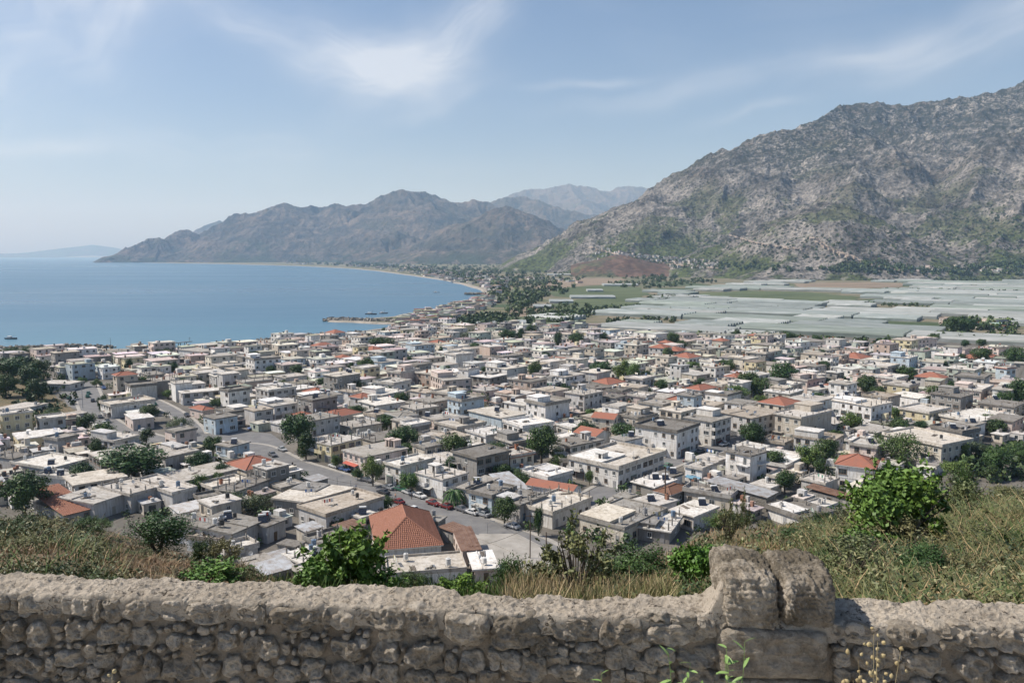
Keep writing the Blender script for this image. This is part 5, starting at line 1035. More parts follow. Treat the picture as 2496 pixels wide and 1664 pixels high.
TV = {0: [(crown_mesh('crown', 100 + i, 4200, 40, 0.050, DKG if i % 2 else MDG), trunk_mesh(i)) for i in range(4)],
      1: [(crown_mesh('crown', 120 + i, 3400, 34, 0.052, DKG, (0.42, 0.42, 0.52), 0.52), trunk_mesh(5 + i)) for i in range(2)],
      2: [(crown_mesh('crown', 130 + i, 3400, 34, 0.050, LTG), trunk_mesh(8 + i)) for i in range(3)],
      3: [(crown_mesh('crown', 140 + i, 4600, 44, 0.042, MDG if i else OLV, (0.58, 0.5, 0.50), 0.42, 1.25), trunk_mesh(11 + i, 0.35)) for i in range(2)],
      5: [(crown_mesh('crown', 150, 5200, 60, 0.045, DKG, (0.46, 0.46, 0.44), 0.55, 0.95), trunk_mesh(15))]}
# palm: arching fronds of many leaflets
def palm_mesh(seed):
    rr = random.Random(seed); b = MB()
    for k in range(26):
        a = rr.uniform(0, 6.28); up = rr.uniform(0.1, 0.9); L = rr.uniform(0.38, 0.5); pts = []
        for t in np.linspace(0, 1, 7): pts.append(Vector((math.cos(a) * L * t, math.sin(a) * L * t, 0.62 + up * 0.30 * t - (0.42 + .2 * (1 - up)) * t * t)))
        sd = Vector((-math.sin(a), math.cos(a), 0))
        for p, q in zip(pts[:-1], pts[1:]):
            for s in (-1, 1): b.add([p, q, q + sd * s * 0.045 - Vector((0, 0, .045)) + (q - p) * .5, p + sd * s * 0.045 - Vector((0, 0, .045)) + (q - p) * .5], [(0, 1, 2, 3)], 0, (0.05, 0.09, 0.025))
    return b.mesh('crown', [M_leaf], colour=True)
TV[4] = [(palm_mesh(3), trunk_mesh(30, 0.62, 0.03))]
VN = {0: 'dense dark green', 1: 'narrow upright', 2: 'pale green loose', 3: 'low spreading', 4: 'palm-like', 5: 'round clipped-looking'}
tg = {}; SZN = lambda w_: 'small' if w_ < 5.5 else ('large' if w_ > 10 else 'mid-sized')
for i, t in enumerate(TREES):
    rr = random.Random(i * 13 + 1); cm, tm = rr.choice(TV[t['var']]); root = bpy.data.objects.new('tree', None); C.objects.link(root); root.location = t['p']; root.rotation_euler = (0, 0, rr.uniform(0, 6.28))
    link('crown', cm, root, sc=(t['w'], t['w'], t['h'])); link('trunk', tm, root, sc=(t['w'], t['w'], t['h'])); t['root'] = root; root['category'] = 'tree'; root['group'] = 'trees standing among the houses'
    if t['lm']: root['label'] = t['lm'].replace('the ', '', 1) + ', standing among the houses'
    else: lmn, rel = where(t['px'], t); tg.setdefault((SZN(t['w']), VN[t['var']], rel, lmn), []).append(t)
for key, L in tg.items():
    for i, t in enumerate(sorted(L, key=lambda t: t['px'])):
        o = '' if len(L) == 1 else ('leftmost', 'second', 'third', 'fourth', 'fifth', 'sixth', 'seventh', 'eighth')[min(i, 7)] + ' '; t['root']['label'] = f"{o}{key[0]} {key[1]} tree {key[2]} {key[3]}"
print('trees', round(time.time() - T0, 1))

# ------------------------------------------------------------------ cars
def car_parts():
    b = MB(); prof = [(-2.1, 0.34), (2.08, 0.34), (2.14, 0.62), (1.95, 0.80), (0.95, 0.93), (-1.35, 0.95), (-2.0, 0.90), (-2.15, 0.6)]; n = len(prof)
    vs = [(x, -0.84 if i not in (0, 1) else -0.78, z) for i, (x, z) in enumerate(prof)] + [(x, 0.84 if i not in (0, 1) else 0.78, z) for i, (x, z) in enumerate(prof)]
    b.add(vs, [tuple(range(n)), tuple(range(2 * n - 1, n - 1, -1))] + [(i, i + n, (i + 1) % n + n, (i + 1) % n) for i in range(n)])
    rf = MB(); rf.hexa([(-1.05, -0.62, 1.34), (0.25, -0.62, 1.36), (0.25, 0.62, 1.36), (-1.05, 0.62, 1.34), (-1.0, -0.6, 1.42), (0.2, -0.6, 1.44), (0.2, 0.6, 1.44), (-1.0, 0.6, 1.42)])
    for s in (-1, 1):
        for (x0, x1) in ((0.25, 0.93), (-1.05, -1.5), (-0.42, -0.36)): rf.tube([(x0, s * 0.62, 1.37), (x1, s * 0.78, 0.94)], 0.035, 4)
    g = MB(); g.hexa([(-1.45, -0.77, 0.94), (0.92, -0.77, 0.94), (0.92, 0.77, 0.94), (-1.45, 0.77, 0.94), (-1.03, -0.60, 1.36), (0.24, -0.60, 1.36), (0.24, 0.60, 1.36), (-1.03, 0.60, 1.36)])
    w_ = MB(); w_.tube([(0, -0.1, 0), (0, 0.1, 0)], 0.31, 12); w_.tube([(0, -0.115, 0), (0, 0.115, 0)], 0.17, 10, 1)
    hl = MB(); hl.box(-0.03, -0.18, -0.07, 0.05, 0.18, 0.07)
    return b.mesh('car_body', [M_car]), rf.mesh('car_roof', [M_car]), g.mesh('car_glass', [M_glass]), w_.mesh('wheel', [M_dark, M_metal]), hl.mesh('headlight', [M_white])
M_car = material('car_paint', lambda nt: nt.ocol(), rough=0.35, spec=0.5)
CP = car_parts()
CARS = [('U2', x, y) for x, y in ((715, 400), (800, 428), (905, 472), (985, 512), (1160, 572), (1255, 590), (1320, 612), (1412, 642), (1520, 702), (1625, 728), (1755, 752), (1835, 775), (1925, 795), (2165, 888), (1115, 612), (1235, 690), (1355, 752), (295, 262), (215, 305), (95, 385), (120, 410))] + \
       [('T1', x, y) for x, y in ((720, 602), (712, 628), (755, 662), (875, 832), (850, 852), (815, 795), (600, 655), (560, 640), (1190, 615), (1035, 832), (1255, 692), (1165, 912), (1520, 782), (2060, 888), (2130, 874), (820, 528), (845, 560), (640, 480), (700, 470), (560, 545))] + \
       [('T3', x, y) for x, y in ((1665, 1135), (1695, 1078), (1835, 1002), (1885, 1020), (2002, 1015), (1590, 1150), (1425, 1195), (1850, 1155), (1080, 1345), (1300, 1290), (1450, 1255))] + [('T4', x, y) for x, y in ((1925, 1222), (1030, 884), (960, 884), (1840, 1240))]
CC = [((0.62, 0.62, 0.61), 'white'), ((0.62, 0.62, 0.61), 'white'), ((0.35, 0.36, 0.37), 'silver'), ((0.05, 0.05, 0.055), 'black'), ((0.16, 0.02, 0.02), 'red'), ((0.05, 0.10, 0.25), 'blue'), ((0.13, 0.13, 0.14), 'dark grey'), ((0.04, 0.12, 0.08), 'green')]
FIXC = {8: 4, 9: 4, 10: 6, 6: 0, 7: 0, 14: 3, 16: 0, 21: 7, 22: 7, 13: 0}
cg = {}
for i, (t_, x, y) in enumerate(CARS):
    px = zp(t_, x, y); p = gp(*px, 0); rr = random.Random(i * 5 + 2); best, ang = 1e9, R(44.5)
    for l, w_ in SM:
        for (x0, y0), (x1, y1) in zip(l[:-1], l[1:]):
            d = seg_dist(p.x, p.y, [(x0, y0), (x1, y1)])
            if d < best:
                best = d
                if d < 14: ang = math.atan2(y1 - y0, x1 - x0)
    col, cn = CC[FIXC[i]] if i in FIXC else rr.choice(CC); onr = best < 4.5
    root = bpy.data.objects.new('car', None); C.objects.link(root); root.location = (p.x, p.y, 0.045 if best < 5.4 else (0.16 if best < 8 else 0.04)); root.rotation_euler = (0, 0, ang + (math.pi if rr.random() < .5 else 0) + rr.uniform(-.06, .06))
    link('body', CP[0], root, col=col); link('roof', CP[1], root, col=col); link('windows', CP[2], root)
    for wx in (-1.3, 1.35):
        for s in (-1, 1): link('wheel', CP[3], root, (wx, s * 0.76, 0.31))
    for s in (-1, 1): link('headlight', CP[4], root, (2.08, s * 0.55, 0.64))
    root['category'] = 'car'; root['group'] = 'cars along the town streets'; lmn, rel = where(px, None); cg.setdefault((cn, rel, lmn), []).append((px, root))
for key, L in cg.items():
    for i, (px, root) in enumerate(sorted(L, key=lambda q: q[0])): o = '' if len(L) == 1 else ('leftmost', 'second', 'third', 'fourth', 'fifth', 'sixth')[min(i, 5)] + ' '; root['label'] = f"{o}{key[0]} car standing {key[1]} {key[2]}"

# ------------------------------------------------------------------ poles and wires
def pole(px, top, name, lab, cat, lamp=False, rad=0.13, cross=True):
    p = gp(*px, 0); D = math.hypot(p.x, p.y); H = (px[1] - top) * D / FPX * 1.12; root = bpy.data.objects.new(name, None); C.objects.link(root); root.location = p
    b = MB(); b.tube([(0, 0, -0.3), (0.03, 0, H * .5), (0, 0, H)], [rad, rad * .85, rad * .65], 8); link('shaft', b.mesh('shaft', [M_metal if lamp else M_wood]), root)
    if lamp:
        b = MB(); b.tube([(0, 0, H - .1), (0.5, 0.3, H + .15), (1.3, 0.8, H + .2)], [0.05, 0.045, 0.04], 6); link('arm', b.mesh('arm', [M_metal]), root); b = MB(); b.box(1.2, 0.65, H + .08, 1.8, 1.0, H + .22); link('lamp_head', b.mesh('lamp_head', [M_metal]), root)
    elif cross:
        b = MB(); b.box(-0.9, -0.06, H - .6, 0.9, 0.06, H - .48)
        for x in (-.8, -.3, .3, .8): b.tube([(x, 0, H - .48), (x, 0, H - .3)], 0.05, 6)
        link('crossarm', b.mesh('crossarm', [M_wood]), root)
    root['label'] = lab; root['category'] = cat; return p + Vector((0, 0, H - .35))
w1 = pole((1620, 1252), 1146, 'telegraph_pole', 'tallest rusty telegraph pole rising from the tin sheds', 'pole', rad=0.2)
w2 = pole((1292, 1360), 1257, 'telegraph_pole', 'dark wooden pole at the edge of the junction yard', 'pole')
w3 = pole((1331, 1366), 1299, 'telegraph_pole', 'shorter wooden pole right of the junction yard', 'pole', cross=False, rad=0.16)
w4 = pole((1501, 1364), 1300, 'telegraph_pole', 'thin pole in the bushes below the cream house', 'pole', cross=False, rad=0.07)
pole((202, 995), 951, 'street_lamp', 'tall street lamp beside the worn asphalt square', 'street lamp', lamp=True)
w5 = pole((822, 1184), 1163, 'street_lamp', 'street lamp on the main street pavement, upper end', 'street lamp', lamp=True, rad=0.08)
pole((855, 1195), 1172, 'street_lamp', 'street lamp on the main street pavement, lower end', 'street lamp', lamp=True, rad=0.08)
pole((270, 852), 828, 'mast', 'thin mast standing on the shore beyond the houses', 'mast', rad=0.12, cross=False)
pole((428, 866), 838, 'mast', 'dark thick post by the foot of the pier', 'mast', rad=0.3, cross=False)
pole((1262, 1040), 1007, 'mast', 'aerial mast on the pale blue house corner', 'mast', rad=0.07, cross=False)
pole((1188, 1300), 1275, 'street_lamp', 'street lamp leaning over the lower main street', 'street lamp', lamp=True, rad=0.08)
w6 = pole((1159, 1258), 1229, 'telegraph_pole', 'wooden pole on the kerb before the palm like tree', 'pole', rad=0.09)
w7 = pole((222, 907), 884, 'telegraph_pole', 'wooden pole behind the worn asphalt square', 'pole', rad=0.12)
w8 = pole((776, 1184), 1160, 'telegraph_pole', 'wooden pole on the low roofs side of the main street', 'pole', rad=0.09)
w9 = pole((1003, 1216), 1186, 'telegraph_pole', 'wooden pole halfway down the main street', 'pole', rad=0.09)
def wire(a, b_, sag, lab):
    pts = [a.lerp(b_, t) - Vector((0, 0, 4 * sag * t * (1 - t))) for t in np.linspace(0, 1, 12)]; b = MB(); b.tube(pts, 0.035, 4); link('power_line', b.mesh('power_line', [M_dark]), label=lab, cat='cable')
e1 = pole((1152, 1370), 1330, 'telegraph_pole', 'short stub pole beside the terrace below the clay roof', 'pole', cross=False, rad=0.08)
wire(w8, w9, 1.0, 'cable along the upper half of the main street'); wire(w9, w6, 0.9, 'cable along the lower half of the main street'); wire(w6, w2, 0.9, 'cable from the kerb pole down to the junction pole')
wire(w2 - Vector((0, 0, 2.5)), e1, 0.6, 'black cable from the junction pole towards the clay roof'); wire(w3, w4, 0.5, 'slack cable between the junction poles and the bushes pole'); wire(w4, w1 - Vector((0, 0, 4)), 0.8, 'cable climbing to the tallest telegraph pole')

# ------------------------------------------------------------------ blue fence, hillock, fields
a, b_ = gp(*zp('T4', 1690, 862), 0), gp(*zp('T4', 2222, 950), 0); d = (b_ - a).normalized(); L = (b_ - a).length
root = bpy.data.objects.new('blue_fence', None); C.objects.link(root); root.location = a; root.rotation_euler = (0, 0, math.atan2(d.y, d.x)); np_ = int(L / 2.0)
ME_bp = MB(); ME_bp.box(0.02, -0.04, 0.1, 1.98, 0.04, 2.5); ME_bp.box(0, -0.07, 2.5, 2.0, 0.07, 2.6); ME_bp = ME_bp.mesh('panel', [M_ocol])
for k in range(np_): link('panel', ME_bp, root, (k * 2.0, 0, 0), sc=(1, 1, 0.75 + 0.45 * k / np_), col=(0.03, 0.17, 0.42))
root['label'] = 'long bright blue panel fence between the low right hand roofs'; root['category'] = 'fence'
M_scrub = material('dry_scrub', lambda nt: dict(col=nt.mix(nt.rng(nt.noise(nt.pos(), 0.9, 5, 0.7), 0.42, 0.6), nt.mix(nt.rng(nt.noise(nt.pos(), 0.12, 5, 0.6), 0.38, 0.62), (0.21, 0.145, 0.085), (0.14, 0.105, 0.062)), (0.07, 0.075, 0.035)), bump=(nt.noise(nt.pos(), 1.5, 5, 0.7), 0.7, 0.4)))
hx = [p[0] for p in hillock]; hy = [p[1] for p in hillock]; nx_ = 60
X, Y = np.meshgrid(np.linspace(min(hx) - 10, max(hx) + 12, nx_), np.linspace(min(hy) - 10, max(hy) + 10, nx_), indexing='ij'); Hh = np.zeros_like(X)
for i in range(nx_):
    for j in range(nx_):
        x, y = X[i, j], Y[i, j]; d = seg_dist(x, y, hillock + [hillock[0]]); Hh[i, j] = (min(1, d / 14) * 1.6 if in_poly(x, y, hillock) else -0.3 - 0.02 * d)
Hh += 0.25 * fbm(X / 8, Y / 8, 4, 3) * (Hh > 0)
link('hillock', np_mesh('hillock', np.stack([X.ravel(), Y.ravel(), Hh.ravel()], 1), grid_faces(nx_, nx_), [M_scrub], smooth=True), kind='structure', label='low bare brown rise at the left of the town')
M_field = material('green_field', lambda nt: nt.mix(nt.rng(nt.noise(nt.scale(nt.pos(), (0.01, 0.03, 1)), 1.0, 6, 0.65), 0.38, 0.62), (0.05, 0.07, 0.028), (0.10, 0.12, 0.055)))
M_soil = material('ploughed_soil', lambda nt: nt.mix(nt.rng(nt.noise(nt.scale(nt.pos(), (0.01, 0.04, 1)), 1.0, 6, 0.65), 0.38, 0.62), (0.15, 0.115, 0.08), (0.26, 0.205, 0.15)))
def field(pts, m, lab, z): ngon('field', dens([tuple(gp(x, y, 0)[:2]) for x, y in pts], int(z * 1000), 14.0), z, m, kind='structure', label=lab)
field([(1330, 712), (1400, 700), (1480, 696), (1560, 700), (1575, 716), (1545, 728), (1440, 730), (1350, 722)], M_field, 'bright green field left of the greenhouses', 0.20)
field([(1345, 741), (1440, 728), (1560, 731), (1600, 742), (1500, 752), (1360, 756)], M_field, 'green field crossed by a dark hedge', 0.24)
field([(1230, 778), (1300, 768), (1400, 776), (1420, 786), (1300, 792), (1220, 790)], M_field, 'narrow green plot behind the first houses', 0.28)
field([(1200, 800), (1240, 760), (1300, 745), (1400, 735), (1330, 756), (1380, 764), (1300, 775), (1230, 800)], M_soil, 'dry brown plots behind the beach', 0.16)
field([(1700, 716), (1820, 708), (1960, 712), (2080, 722), (2100, 731), (1980, 736), (1850, 730), (1740, 725)], M_field, 'long green field among the greenhouses', 0.32)
field([(1935, 692), (2060, 688), (2200, 690), (2205, 699), (2060, 706), (1950, 702)], M_soil, 'bare brown field below the mountain', 0.36)
field([(1290, 690), (1400, 676), (1520, 680), (1500, 690), (1400, 700), (1300, 702)], M_soil, 'dusty plots at the foot of the red mound', 0.14)

# ------------------------------------------------------------------ greenhouses
M_poly = material('greenhouse_plastic', lambda nt: nt.mix(nt.rng(nt.noise(nt.scale(nt.obj(), (3, 26, 1)), 1.0, 4, 0.7), 0.38, 0.64), nt.ocol(), nt.mix(1.0, nt.ocol(), (0.52, 0.56, 0.52), 'MULTIPLY')), rough=0.6, spec=0.25)
def gh_mesh(n, seed):
    rr = random.Random(seed); b = MB(); w_ = 1.0 / n
    for k in range(n):
        y0, y1 = k * w_, (k + 1) * w_; ym = (y0 + y1) / 2; r = rr.uniform(-.04, .04)
        b.add([(0, y0, 0.60), (1, y0, 0.60), (1, ym - w_ * .2, 1.0 + r), (0, ym - w_ * .2, 1.0 + r), (1, ym + w_ * .2, 1.0 + r), (0, ym + w_ * .2, 1.0 + r), (1, y1, 0.60), (0, y1, 0.60)], [(0, 1, 2, 3), (3, 2, 4, 5), (5, 4, 6, 7)])
        for x in (0, 1): b.add([(x, y0, 0.60), (x, ym - w_ * .2, 1.0 + r), (x, ym + w_ * .2, 1.0 + r), (x, y1, 0.60)], [(0, 1, 2, 3)])
    b.add([(0, 0, 0), (1, 0, 0), (1, 0, .60), (0, 0, .60), (0, 1, 0), (1, 1, 0), (1, 1, .60), (0, 1, .60)], [(0, 1, 2, 3), (4, 7, 6, 5), (0, 3, 7, 4), (1, 5, 6, 2)]); return b.mesh('greenhouse', [M_poly])
GH = {n: gh_mesh(n, n) for n in (4, 6, 8, 10, 14)}
gh_poly = [(1255, 788), (1330, 772), (1420, 760), (1560, 748), (1500, 738), (1600, 726), (1540, 714), (1580, 703), (1480, 696), (1380, 690), (1400, 682), (1500, 684), (1640, 684), (1760, 678), (1830, 686), (1960, 684), (2100, 686), (2180, 674), (2240, 680), (2330, 690), (2496, 684), (2720, 686), (2760, 862), (2490, 852), (2300, 846), (2130, 838), (1900, 826), (1650, 816), (1500, 811), (1380, 806), (1290, 800), (1250, 795)]
gh_no = [[(1690, 717), (1820, 707), (1960, 711), (2085, 721), (2110, 733), (1980, 738), (1850, 731), (1740, 726)], [(1930, 691), (2060, 686), (2200, 689), (2210, 701), (2060, 708), (1950, 704)], [(2290, 785), (2460, 780), (2480, 806), (2300, 812)], [(1380, 802), (1480, 788), (1640, 786), (1650, 780), (1480, 780), (1360, 796)], [(2150, 738), (2280, 745), (2250, 752), (2150, 748)], [(2060, 782), (2250, 786), (2240, 792), (2060, 788)], [(2300, 815), (2496, 812), (2496, 822), (2300, 822)]]
ga = R(-33.6); gu, gv = Vector((math.cos(ga), math.sin(ga), 0)), Vector((-math.sin(ga), math.cos(ga), 0)); rr = random.Random(77); gcount = 0; gl = {}
def try_gh(u0, v0, lu, lv):
    c = gu * (u0 + lu / 2) + gv * (v0 + lv / 2); ok = []
    for (fu, fv) in ((.5, .5), (.1, .1), (.9, .1), (.9, .9), (.1, .9)):
        q = gu * (u0 + lu * fu) + gv * (v0 + lv * fv)
        if q.y < 200: return None
        px = project(q)
        if not in_poly(*px, gh_poly): return None
        if any(in_poly(*px, n_) for n_ in gh_no): return None
        if in_poly(q.x, q.y, town): return None
    return c
def put_gh(u0, v0, lu, lv):
    global gcount
    c = try_gh(u0, v0, lu, lv)
    if c is None: return False
    px = project(c)
    if px[0] > 2600: return False
    n = min(GH, key=lambda k: abs(k - lv / 8.0)); k = rr.uniform(0.78, 1.12); base = rr.choice([(0.30, 0.33, 0.325), (0.36, 0.375, 0.37), (0.27, 0.30, 0.295), (0.40, 0.41, 0.40), (0.26, 0.295, 0.27)])
    o = link('greenhouse', GH[n], None, gu * u0 + gv * v0, ga, (lu, lv, 4.6 + rr.uniform(-.9, .9)), col=tuple(min(.6, q * k) for q in base)); gcount += 1
    o['category'] = 'greenhouse'; o['group'] = 'plastic greenhouses on the plain'; gl.setdefault((('long' if lu > 120 else ('short' if lu < 70 else 'mid-length')), 'green-grey' if base[1] > base[2] else 'blue-grey'), []).append((px, o)); return True
for iv in range(8, 60):
    v0 = iv * 49.0 + 0.0
    u = -600.0 + rr.uniform(0, 60)
    while u < 2400:
        far = v0 > 1250; lu = rr.uniform(110, 190) if far else rr.uniform(75, 140); lv = 46.5 + rr.uniform(-1.5, 1.0)
        if rr.random() < 0.11: u += rr.uniform(20, 110); continue
        if not put_gh(u, v0, lu, lv):
            if not put_gh(u, v0, lu * .45, lv) : put_gh(u + lu * .5, v0, lu * .45, lv)
            put_gh(u, v0 + 1, 34, 22) if try_gh(u, v0, lu * .45, lv) is None else None
        u += lu + (2.0 if rr.random() < .8 else 7.0)
for (x0, x1, y, lv) in ((1335, 1440, 671, 60), (1450, 1560, 668, 60), (1472, 1556, 697, 44), (1432, 1470, 711, 30), (1392, 1500, 728, 32), (1340, 1398, 739, 28), (1160, 1215, 796, 22), (1222, 1283, 794, 22), (1560, 1630, 661, 70), (1300, 1345, 752, 24)):
    a, b_ = gp(x0, y, 0), gp(x1, y, 0); an_ = math.atan2(b_.y - a.y, b_.x - a.x); lu = (b_ - a).length; o = link('greenhouse', GH[4], None, a, an_, (lu, lv, 4.4), col=(0.40, 0.42, 0.42)); o['category'] = 'greenhouse'; o['group'] = 'plastic greenhouses on the plain'; px = project(a.lerp(b_, .5)); gl.setdefault(('lone', 'pale'), []).append((px, o))
ORDW = ['first', 'second', 'third', 'fourth', 'fifth', 'sixth', 'seventh', 'eighth', 'ninth', 'tenth', 'eleventh', 'twelfth', 'thirteenth', 'fourteenth', 'fifteenth', 'sixteenth', 'seventeenth', 'eighteenth', 'nineteenth', 'twentieth', 'twenty-first', 'twenty-second', 'twenty-third', 'twenty-fourth', 'twenty-fifth', 'twenty-sixth', 'twenty-seventh', 'twenty-eighth', 'twenty-ninth', 'thirtieth'] + ['thirty-' + q for q in ('first', 'second', 'third', 'fourth', 'fifth', 'sixth', 'seventh', 'eighth', 'ninth')] + ['fortieth'] + ['forty-' + q for q in ('first', 'second', 'third', 'fourth', 'fifth', 'sixth', 'seventh', 'eighth', 'ninth')]
allg = sorted([(px, o) for L in gl.values() for px, o in L], key=lambda q: -q[0][1]); key_of = {o.name: k for k, L in gl.items() for px, o in L}; rows = {}
lone = sorted([q for q in allg if key_of[q[1].name][0] == 'lone'], key=lambda q: q[0][0]); allg = [q for q in allg if key_of[q[1].name][0] != 'lone']
for ci, (px, o) in enumerate(lone): o['label'] = f"lone pale greenhouse on the open plots left of the main sheet, {ORDW[ci]} from left"
for px, o in allg: rows.setdefault(round(o.location.dot(gv) // 49.0), []).append((px, o))
for ri, rk in enumerate(sorted(rows)):
    L = sorted(rows[rk], key=lambda q: q[0][0])
    for ci, (px, o) in enumerate(L):
        k = key_of[o.name]; e = 'leftmost' if ci == 0 else ('rightmost' if ci == len(L) - 1 else ORDW[ci] + ' from left'); o['label'] = f"{k[0]} {k[1]} plastic greenhouse, {e} in the {ORDW[ri]} row beyond town"
print('greenhouses', gcount, round(time.time() - T0, 1))

# ------------------------------------------------------------------ heights of the mountain under a pixel
def on_mountain(px, py, extra=0.0):
    px0, px1, d0, d1, H = MG; nu, nv = H.shape; r = ray(px, py); az_ = math.atan2(r[0], r[1]); up = 1248 + math.tan(az_) * FPX * math.cos(PITCH); iu = (up - px0) / (px1 - px0) * (nu - 1); slope = r[2] / math.hypot(r[0], r[1])
    if not 0 <= iu < nu - 1: return None
    i0 = int(iu); f = iu - i0
    for j in range(nv - 1):
        d = d0 * (d1 / d0) ** (j / (nv - 1)); h = H[i0, j] * (1 - f) + H[i0 + 1, j] * f
        if EYE + slope * d <= max(h, 0): return Vector((d * math.sin(az_), d * math.cos(az_), max(h, 0) + extra))
    return None
def rand_in(poly, rr):
    xs = [p[0] for p in poly]; ys = [p[1] for p in poly]
    for _ in range(200):
        x, y = rr.uniform(min(xs), max(xs)), rr.uniform(min(ys), max(ys))
        if in_poly(x, y, poly): return x, y
    return poly[0]
def scatter_trees(name, polys, seed, label):
    rr = random.Random(seed); rs = np.random.RandomState(seed); Vs, Cs = [], []; nq = 34
    for poly, n, s0, s1, mt in polys:
        for _ in range(n):
            x, y = rand_in(poly, rr); p = on_mountain(x, y) if mt else gp(x, y, 0)
            if p is None or p.y < 100: continue
            if any(in_poly(p.x, p.y, q) for q in (town,)) and not mt: pass
            s = rr.uniform(s0, s1); d = rs.normal(size=(nq, 3)); d /= np.linalg.norm(d, axis=1, keepdims=True); P = d * rs.uniform(.55, 1, (nq, 1)) * np.array([s * .55, s * .55, s * .5]) + np.array([p.x, p.y, p.z + s * .42])
            N = d + rs.normal(size=(nq, 3)) * .4; N /= np.linalg.norm(N, axis=1, keepdims=True); V, _f = leaf_quads(P - 0.2 * s * N * 0, N, np.full(nq, s * .42), np.full(nq, s * .36), rr.randrange(10 ** 6)); Vs.append(V)
            c = np.array([0.028, 0.046, 0.018]) + rr.random() ** 1.5 * np.array([0.06, 0.075, 0.025]); Cs.append(np.repeat(c[None] * rs.uniform(.7, 1.3, (nq, 1)), 4, 0))
    V = np.concatenate(Vs); link(name, np_mesh(name, V, np.arange(len(V)).reshape(-1, 4), [M_leaf], col=np.concatenate(Cs)), kind='stuff', label=label)
scatter_trees('plain_trees', [
    ([(1180, 700), (1250, 660), (1330, 655), (1350, 690), (1400, 700), (1380, 720), (1300, 725), (1240, 745), (1200, 738)], 190, 5, 12, 0), ([(1240, 745), (1300, 712), (1345, 722), (1300, 740), (1250, 762)], 60, 5, 12, 0),
    ([(1150, 690), (1240, 640), (1400, 650), (1480, 668), (1390, 690), (1250, 700)], 170, 5, 12, 0), ([(880, 640), (1250, 640), (1240, 665), (1150, 690), (1000, 662)], 300, 7, 15, 0), ([(640, 638), (900, 640), (1000, 655), (860, 650)], 130, 10, 20, 0),
    ([(1290, 770), (1400, 764), (1460, 756), (1500, 760), (1380, 786), (1280, 790)], 120, 3, 8, 0), ([(1100, 790), (1200, 765), (1260, 775), (1250, 798), (1120, 800)], 170, 3, 8, 0), ([(1200, 762), (1400, 738), (1520, 752), (1300, 772)], 110, 2.5, 6, 0),
    ([(1480, 690), (1700, 680), (1760, 690), (1600, 705), (1500, 700)], 120, 4, 9, 0), ([(1480, 655), (1700, 652), (1960, 668), (2200, 672), (2200, 684), (1950, 683), (1760, 676), (1600, 684), (1480, 678)], 380, 5, 12, 0), ([(2180, 668), (2496, 668), (2496, 684), (2300, 688), (2200, 682)], 220, 6, 13, 0),
    ([(1560, 727), (1660, 722), (1720, 728), (1600, 738)], 60, 3, 7, 0), ([(2300, 790), (2460, 785), (2480, 808), (2300, 812)], 60, 4, 9, 0), ([(1480, 782), (1640, 778), (1650, 786), (1480, 790)], 40, 3, 6, 0), ([(2270, 818), (2496, 818), (2496, 834), (2280, 834)], 60, 3, 7, 0), ([(1700, 816), (1980, 826), (2200, 838), (2200, 843), (1900, 834), (1700, 824)], 80, 3, 6, 0),
    ([(2100, 740), (2300, 746), (2290, 752), (2100, 745)], 30, 3, 5, 0), ([(1480, 762), (1900, 752), (1900, 755), (1480, 766)], 60, 2.5, 5, 0), ([(1700, 790), (2150, 800), (2150, 803), (1700, 793)], 60, 2, 4.5, 0), ([(2150, 706), (2496, 712), (2496, 715), (2150, 709)], 50, 3, 7, 0), ([(1300, 772), (1560, 744), (1560, 748), (1300, 776)], 60, 2.5, 5, 0), ([(1500, 628), (1760, 640), (1900, 650), (1960, 664), (1700, 655), (1500, 650)], 150, 6, 12, 1), ([(1950, 660), (2150, 640), (2250, 660), (2490, 640), (2490, 672), (2200, 672)], 260, 7, 14, 1),
    ([(1800, 590), (2100, 560), (2490, 480), (2490, 640), (2200, 640), (1900, 640)], 420, 3, 8, 1), ([(1350, 630), (1600, 560), (1800, 590), (1750, 630), (1500, 630)], 240, 3, 7, 1)], 5, 'scattered trees and hedges over the plain and foothills')
scatter_trees('town_bushes', [([(0, 870), (110, 868), (130, 900), (0, 905)], 22, 3, 6, 0), ([(0, 880), (140, 890), (190, 990), (100, 1040), (0, 1040)], 80, 1.5, 4, 0), ([(2300, 1100), (2560, 1090), (2560, 1170), (2380, 1180)], 70, 1.5, 4.5, 0)], 8, 'bushes on the brown rise and in the right hand gardens')
